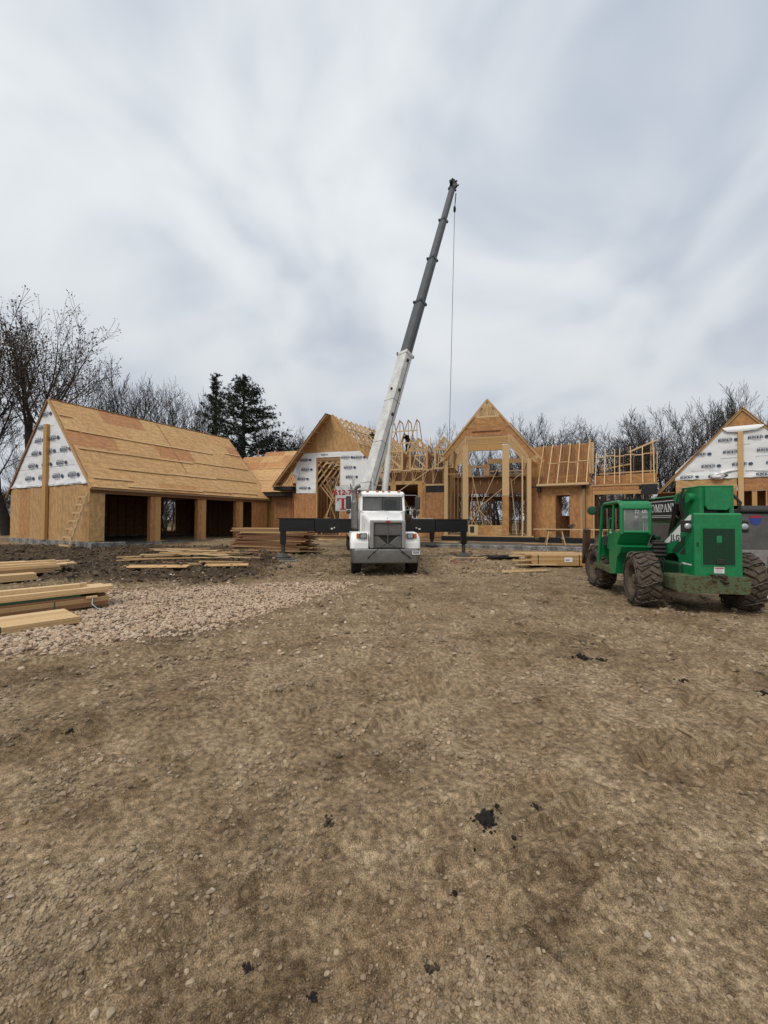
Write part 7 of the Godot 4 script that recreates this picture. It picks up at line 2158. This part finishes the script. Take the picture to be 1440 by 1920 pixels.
	for s2 in [-1.0, 1.0]:
		beam(ld, "rail", Vector3(s2 * 0.40, -0.02, 0.0), Vector3(s2 * 0.28 + 0.17, tp, -0.74), 0.09, 0.045, M.spf3)
	for k in 7:
		var f := 0.02 + k * 0.148
		var c := V0.lerp(Vector3(0.17, tp, -0.74), f)
		bx(ld, "rung", c + Vector3(-0.46 + f * 0.12, 0.0, 0.025), c + Vector3(0.46 - f * 0.12, 0.085, 0.065), M.spf)
	# cable, red paint marks, sawdust
	var cb := MB.new()
	var pts := []
	var rd := []
	for q in [[3.55, 18.6], [3.85, 18.2], [4.2, 18.15], [4.6, 17.95], [4.95, 17.8], [5.4, 17.85], [5.9, 17.7]]:
		pts.append(Vector3(q[0], ground_y(q[0], -q[1]) + 0.05, -q[1]))
		rd.append(0.03)
	cb.tube(pts, rd, 6)
	tag(P(self, "black_cable", cb.mesh(), M.blackmatt), "black cable snaking over the dirt to the outrigger", "cable")
	var crate := thing("black_bag", "flat black bag on the dirt behind the outrigger pad", "bag", Vector3(5.1, ground_y(5.1, -17.6), -17.6), 0.1)
	b = MB.new()
	b.add(stone_mesh(8, 0.35, 4), Transform3D(Basis().scaled(Vector3(1.5, 0.42, 0.5)), Vector3(0, 0.06, 0)))
	P(crate, "bag_body", b.mesh(), M.blackmatt)
	var chips := []
	for k in 240:
		var x := 4.6 + R.randfn(0.0, 0.45)
		var d := 15.3 + R.randfn(0.0, 0.35)
		chips.append([Vector3(x, ground_y(x, -d) + 0.015, -d), R.randf_range(0.03, 0.08), Vector3(0.62, 0.46, 0.28) * R.randf_range(0.7, 1.1)])
	scatter("wood_chips", "pale wood chips scattered on the dirt next to the stud bundle", "wood chips", chips, [stone_mesh(31, 0.15), stone_mesh(32, 0.12)])
	var marks := []
	for k in 90:
		var x := 3.05 + R.randfn(0.0, 0.20)
		var d := 17.0 + R.randfn(0.0, 0.25)
		marks.append([Vector3(x, ground_y(x, -d) + 0.01, -d), R.randf_range(0.03, 0.07), Vector3(0.26, 0.025, 0.04)])
	scatter("red_marking", "red marking paint sprayed on crumbs of dirt by the round pad", "paint", marks, [stone_mesh(33, 0.3)])
	bx_paper()
	# clods and sticks near the camera
	for q in [[0.61, 2.40, 0.105, "large black clod of mud with crumbled arms on the open dirt", 0], [0.95, 2.55, 0.04, "small black clod sitting on a pale crumb near the large black clod", 0], [2.60, 5.38, 0.13, "black clod pair on the dirt before the telehandler", 0], [2.83, 5.30, 0.09, "smaller black clod touching the clod pair", 0], [3.35, 4.55, 0.07, "dark clod on pale scraped dirt by the telehandler side", 0], [0.20, 1.63, 0.045, "round dark clod pressed into the packed dirt", 1], [0.42, 1.63, 0.028, "small black lump next to the round dark clod", 0], [-0.31, 2.38, 0.055, "brown clod beside the faint tyre ribs", 1], [0.35, 2.0, 0.035, "black crumb cluster in the brown dirt", 0], [-0.25, 1.52, 0.03, "flat damp dark clod in the packed dirt", 0], [3.9, 4.2, 0.08, "dark clod trail end on reddish dirt", 0], [-0.52, 1.62, 0.035, "dark crumb cluster beside the flat damp clod", 0], [-2.55, 3.35, 0.045, "black clod under the old tread ridge", 0]]:
		var x: float = q[0]
		var d: float = q[1]
		var r: float = q[2]
		b = MB.new()
		for k in 46:
			var far := R.randf()
			var f := R.randf_range(0.16, 0.55) * (1.15 - 0.85 * far)
			var arm := floorf(R.randf() * 4.0) * 1.7 + x * 3.0 + R.randfn(0.0, 0.30)
			var off := Vector3(cos(arm), 0, sin(arm)) * r * far * (1.0 if k < 38 else 2.4)
			b.add(stone_mesh(60 + (k * 7 + int(x * 10)) % 9, 0.8, 1), Transform3D(Basis.from_euler(Vector3(R.randf() * 3.0, R.randf() * 6.0, R.randf() * 3.0)).scaled(Vector3.ONE * r * f), off + Vector3(0, r * (0.30 * (1.0 - far) * R.randf() + 0.2 * f), 0)))
		tag(P(self, "mud_clod", b.mesh(), M.clod if q[4] == 0 else M.clodbrown, Vector3(x, ground_y(x, -d) - 0.004, -d)), q[3], "clod")
	for q in [[1.88, 3.02, 0.34, 1.75, "pale stick pressed in the scraped dirt, the paler of two"], [2.53, 3.40, 0.30, 1.62, "grey stick on the dirt, the greyer of two"], [0.53, 1.37, 0.06, 2.1, "tiny pale twig lying in the packed dirt"]]:
		var x: float = q[0]
		var d: float = q[1]
		b = MB.new()
		var l: float = q[2]
		b.tube([Vector3(-l * 0.5, 0, 0), Vector3(-l * 0.1, 0.012, 0.012), Vector3(l * 0.25, 0.008, -0.006), Vector3(l * 0.5, 0.002, 0.01)], [0.012 * l / 0.3, 0.015 * l / 0.3, 0.013 * l / 0.3, 0.008 * l / 0.3], 6)
		tag(P(self, "stick", b.mesh(), M.stick, Vector3(x, ground_y(x, -d) + 0.012, -d), Basis(Vector3.UP, q[3])), q[4], "stick")

func bx_paper() -> void:
	var x := -6.6
	var d := 12.55
	var o := P(self, "paper_scrap", tri_flap(Vector3(-0.12, 0, 0.05), Vector3(0.0, 0.05, 0.1), Vector3(0.12, 0.01, 0.0), Vector3(0.02, 0.03, -0.08)), M.sticker, Vector3(x, ground_y(x, -d) + 0.06, -d))
	tag(o, "small white paper scrap on the dark mud", "paper")

# ---------------------------------------------------------------- people
# smooth union of tapered capsules, meshed as surface nets
func body_mesh(bones: Array, cell: float) -> ArrayMesh:
	var lo := Vector3(1e9, 1e9, 1e9)
	var hi := -lo
	for q in bones:
		for e in 2:
			lo = lo.min(q[e] - Vector3.ONE * (q[2 + e] + cell * 3.0))
			hi = hi.max(q[e] + Vector3.ONE * (q[2 + e] + cell * 3.0))
	var n := Vector3i(((hi - lo) / cell).ceil()) + Vector3i.ONE
	var f := PackedFloat32Array()
	f.resize(n.x * n.y * n.z)
	for z in n.z:
		for y in n.y:
			for x in n.x:
				var p := lo + Vector3(x, y, z) * cell
				var s := 0.0
				for q in bones:
					var ab: Vector3 = q[1] - q[0]
					var t := clampf((p - q[0]).dot(ab) / maxf(ab.length_squared(), 1e-6), 0.0, 1.0)
					s += exp(-(p.distance_to(q[0] + ab * t) - lerpf(q[2], q[3], t)) * 38.0)
				f[x + n.x * (y + n.y * z)] = -log(maxf(s, 1e-20)) / 38.0
	var at := {}
	for z in n.z - 1:
		for y in n.y - 1:
			for x in n.x - 1:
				var sum := Vector3.ZERO
				var cnt := 0
				for ax in 3:
					for i in 2:
						for j in 2:
							var a := Vector3i(x, y, z)
							a[(ax + 1) % 3] += i
							a[(ax + 2) % 3] += j
							var b := a
							b[ax] += 1
							var fa := f[a.x + n.x * (a.y + n.y * a.z)]
							var fb := f[b.x + n.x * (b.y + n.y * b.z)]
							if (fa < 0.0) != (fb < 0.0):
								sum += Vector3(a).lerp(Vector3(b), fa / (fa - fb))
								cnt += 1
				if cnt > 0: at[Vector3i(x, y, z)] = lo + sum / cnt * cell
	var m := MB.new()
	for k in at:
		for ax in 3:
			var a: Vector3i = k
			var b := a
			b[ax] += 1
			var i := (ax + 1) % 3
			var j := (ax + 2) % 3
			if a[i] == 0 or a[j] == 0 or b[ax] >= n[ax]: continue
			var fa := f[a.x + n.x * (a.y + n.y * a.z)]
			var fb := f[b.x + n.x * (b.y + n.y * b.z)]
			if (fa < 0.0) == (fb < 0.0): continue
			var q1 := a; q1[i] -= 1
			var q2 := q1; q2[j] -= 1
			var q3 := a; q3[j] -= 1
			if at.has(q1) and at.has(q2) and at.has(q3):
				var o := Vector3.ZERO
				o[ax] = 1.0 if fa < 0.0 else -1.0
				m.quad(at[k], at[q1], at[q2], at[q3], o)
	return m.mesh()

func make_people() -> void:
	# a roofer bent over on the trusses, in black
	var p := thing("person", "roof worker in black clothes bent over on the open trusses", "person", Vector3(1.85, 7.05, -31.0), -0.6)
	var V := func(x, y, z): return Vector3(x, y, z)
	var legs := []
	for s in [-1.0, 1.0]:
		legs.append_array([[Vector3(s * 0.10, 0.80, -0.05), Vector3(s * 0.14, 0.45, 0.10), 0.10, 0.07], [Vector3(s * 0.14, 0.45, 0.10), Vector3(s * 0.15, 0.08, -0.02), 0.065, 0.045], [Vector3(s * 0.15, 0.05, -0.03), Vector3(s * 0.16, 0.04, 0.15), 0.05, 0.04]])
	legs.append_array([[Vector3(-0.09, 0.82, -0.06), Vector3(0.09, 0.82, -0.06), 0.13, 0.13], [Vector3(0, 0.86, -0.03), Vector3(0, 1.08, 0.30), 0.15, 0.17], [Vector3(-0.15, 1.10, 0.34), Vector3(0.15, 1.10, 0.34), 0.09, 0.09], [Vector3(0, 1.12, 0.38), Vector3(0, 1.14, 0.50), 0.055, 0.05]])
	for s in [-1.0, 1.0]: legs.append_array([[Vector3(s * 0.20, 1.08, 0.34), Vector3(s * 0.26, 0.80, 0.42), 0.06, 0.045], [Vector3(s * 0.26, 0.80, 0.42), Vector3(s * 0.18, 0.58, 0.55), 0.045, 0.035]])
	var body := P(p, "body", body_mesh(legs, 0.035), M.cloth_dark)
	P(body, "head", body_mesh([[Vector3(0, 1.15, 0.56), Vector3(0, 1.10, 0.64), 0.085, 0.075], [Vector3(0, 1.06, 0.68), Vector3(0, 1.05, 0.70), 0.02, 0.015]], 0.02), M.skin)
	P(body, "knit_cap", body_mesh([[Vector3(0, 1.20, 0.57), Vector3(0, 1.20, 0.60), 0.085, 0.075]], 0.02), M.blackmatt)
	for s in [-1.0, 1.0]:
		var hand := [[Vector3(s * 0.18, 0.57, 0.56), Vector3(s * 0.17, 0.50, 0.60), 0.035, 0.032]]
		for k in 4: hand.append([Vector3(s * (0.14 + k * 0.022), 0.50, 0.61), Vector3(s * (0.14 + k * 0.022), 0.44 + 0.006 * k, 0.61), 0.009, 0.008])
		hand.append([Vector3(s * 0.145, 0.54, 0.60), Vector3(s * 0.12, 0.49, 0.63), 0.010, 0.008])
		P(body, "hand", body_mesh(hand, 0.012), M.skin)
	# a second one, mostly behind the boom
	p = thing("person", "worker in dark jacket standing on the trusses behind the crane boom", "person", Vector3(-0.95, 6.95, -31.2), 0.3)
	var st := []
	for s in [-1.0, 1.0]:
		st.append_array([[Vector3(s * 0.09, 0.90, 0), Vector3(s * 0.11, 0.48, 0.04), 0.09, 0.065], [Vector3(s * 0.11, 0.48, 0.04), Vector3(s * 0.12, 0.08, -0.02), 0.06, 0.045], [Vector3(s * 0.12, 0.05, -0.03), Vector3(s * 0.13, 0.04, 0.15), 0.05, 0.04], [Vector3(s * 0.20, 1.40, 0), Vector3(s * 0.27, 1.12, 0.06), 0.06, 0.045], [Vector3(s * 0.27, 1.12, 0.06), Vector3(s * 0.20, 0.95, 0.25), 0.045, 0.035]])
	st.append_array([[Vector3(-0.08, 0.92, 0), Vector3(0.08, 0.92, 0), 0.13, 0.13], [Vector3(0, 0.98, 0), Vector3(0, 1.34, 0.02), 0.14, 0.17], [Vector3(-0.15, 1.40, 0), Vector3(0.15, 1.40, 0), 0.08, 0.08], [Vector3(0, 1.45, 0), Vector3(0, 1.54, 0.02), 0.055, 0.05]])
	body = P(p, "body", body_mesh(st, 0.035), M.cloth_dark)
	P(body, "head", body_mesh([[Vector3(0, 1.62, 0.02), Vector3(0, 1.68, 0.01), 0.075, 0.085], [Vector3(0, 1.62, 0.11), Vector3(0, 1.61, 0.12), 0.02, 0.015]], 0.02), M.skin)
	P(body, "hair", body_mesh([[Vector3(0, 1.71, -0.01), Vector3(0, 1.66, -0.03), 0.085, 0.08]], 0.02), M.blackmatt)
	for s in [-1.0, 1.0]:
		var hand := [[Vector3(s * 0.20, 0.95, 0.26), Vector3(s * 0.18, 0.93, 0.32), 0.035, 0.03]]
		for k in 4: hand.append([Vector3(s * (0.15 + k * 0.02), 0.925, 0.33), Vector3(s * (0.14 + k * 0.02), 0.90, 0.38), 0.009, 0.008])
		hand.append([Vector3(s * 0.165, 0.95, 0.29), Vector3(s * 0.14, 0.965, 0.33), 0.010, 0.008])
		P(body, "hand", body_mesh(hand, 0.012), M.skin)

# ---------------------------------------------------------------- scene
func _ready() -> void:
	R.seed = 20
	var cam := Camera3D.new()
	cam.name = "camera"
	cam.fov = rad_to_deg(2.0 * atan(960.0 / 760.0))
	cam.near = 0.05
	cam.far = 2000.0
	cam.position = Vector3(0, 1.75, 0)
	cam.basis = Basis(Vector3.RIGHT, atan(16.0 / 760.0)) * Basis(Vector3(0, 0, 1), 0.006)
	add_child(cam)
	var env := Environment.new()
	env.background_mode = Environment.BG_SKY
	env.sky = make_sky()
	env.tonemap_mode = Environment.TONE_MAPPER_LINEAR
	env.tonemap_exposure = 1.30
	env.sdfgi_enabled = true
	env.ssao_enabled = true
	env.ssil_enabled = true
	var we := WorldEnvironment.new()
	we.name = "environment"
	we.environment = env
	add_child(we)
	var sun := DirectionalLight3D.new()
	sun.name = "sun"
	sun.light_energy = 0.5
	sun.light_angular_distance = 24.0
	sun.light_color = Color(1.0, 0.97, 0.93)
	sun.shadow_enabled = true
	add_child(sun)
	sun.look_at_from_position(Vector3(-4.0, 9.0, 4.5), V0, Vector3.UP)
	n_big = noise(101, 0.16, 3)
	n_mid = noise(102, 0.75, 4)
	n_small = noise(103, 3.6, 3)
	n_fine = noise(104, 26.0, 3)
	n_lump = noise(105, 2.6, 2)
	n_crumb = noise(106, 18.0, 3)
	make_materials()
	make_ground()
	print("ground")
	make_logo()
	make_garage()
	make_link()
	make_left_gable()
	make_dormers()
	make_entrance()
	make_right_wing()
	make_right_gable()
	make_concrete()
	print("buildings")
	make_trees()
	print("trees")
	R.seed = 21
	make_truck()
	make_telehandler()
	make_trailer()
	make_lumber()
	print("lumber")
	make_people()
	make_litter()
	print("litter")
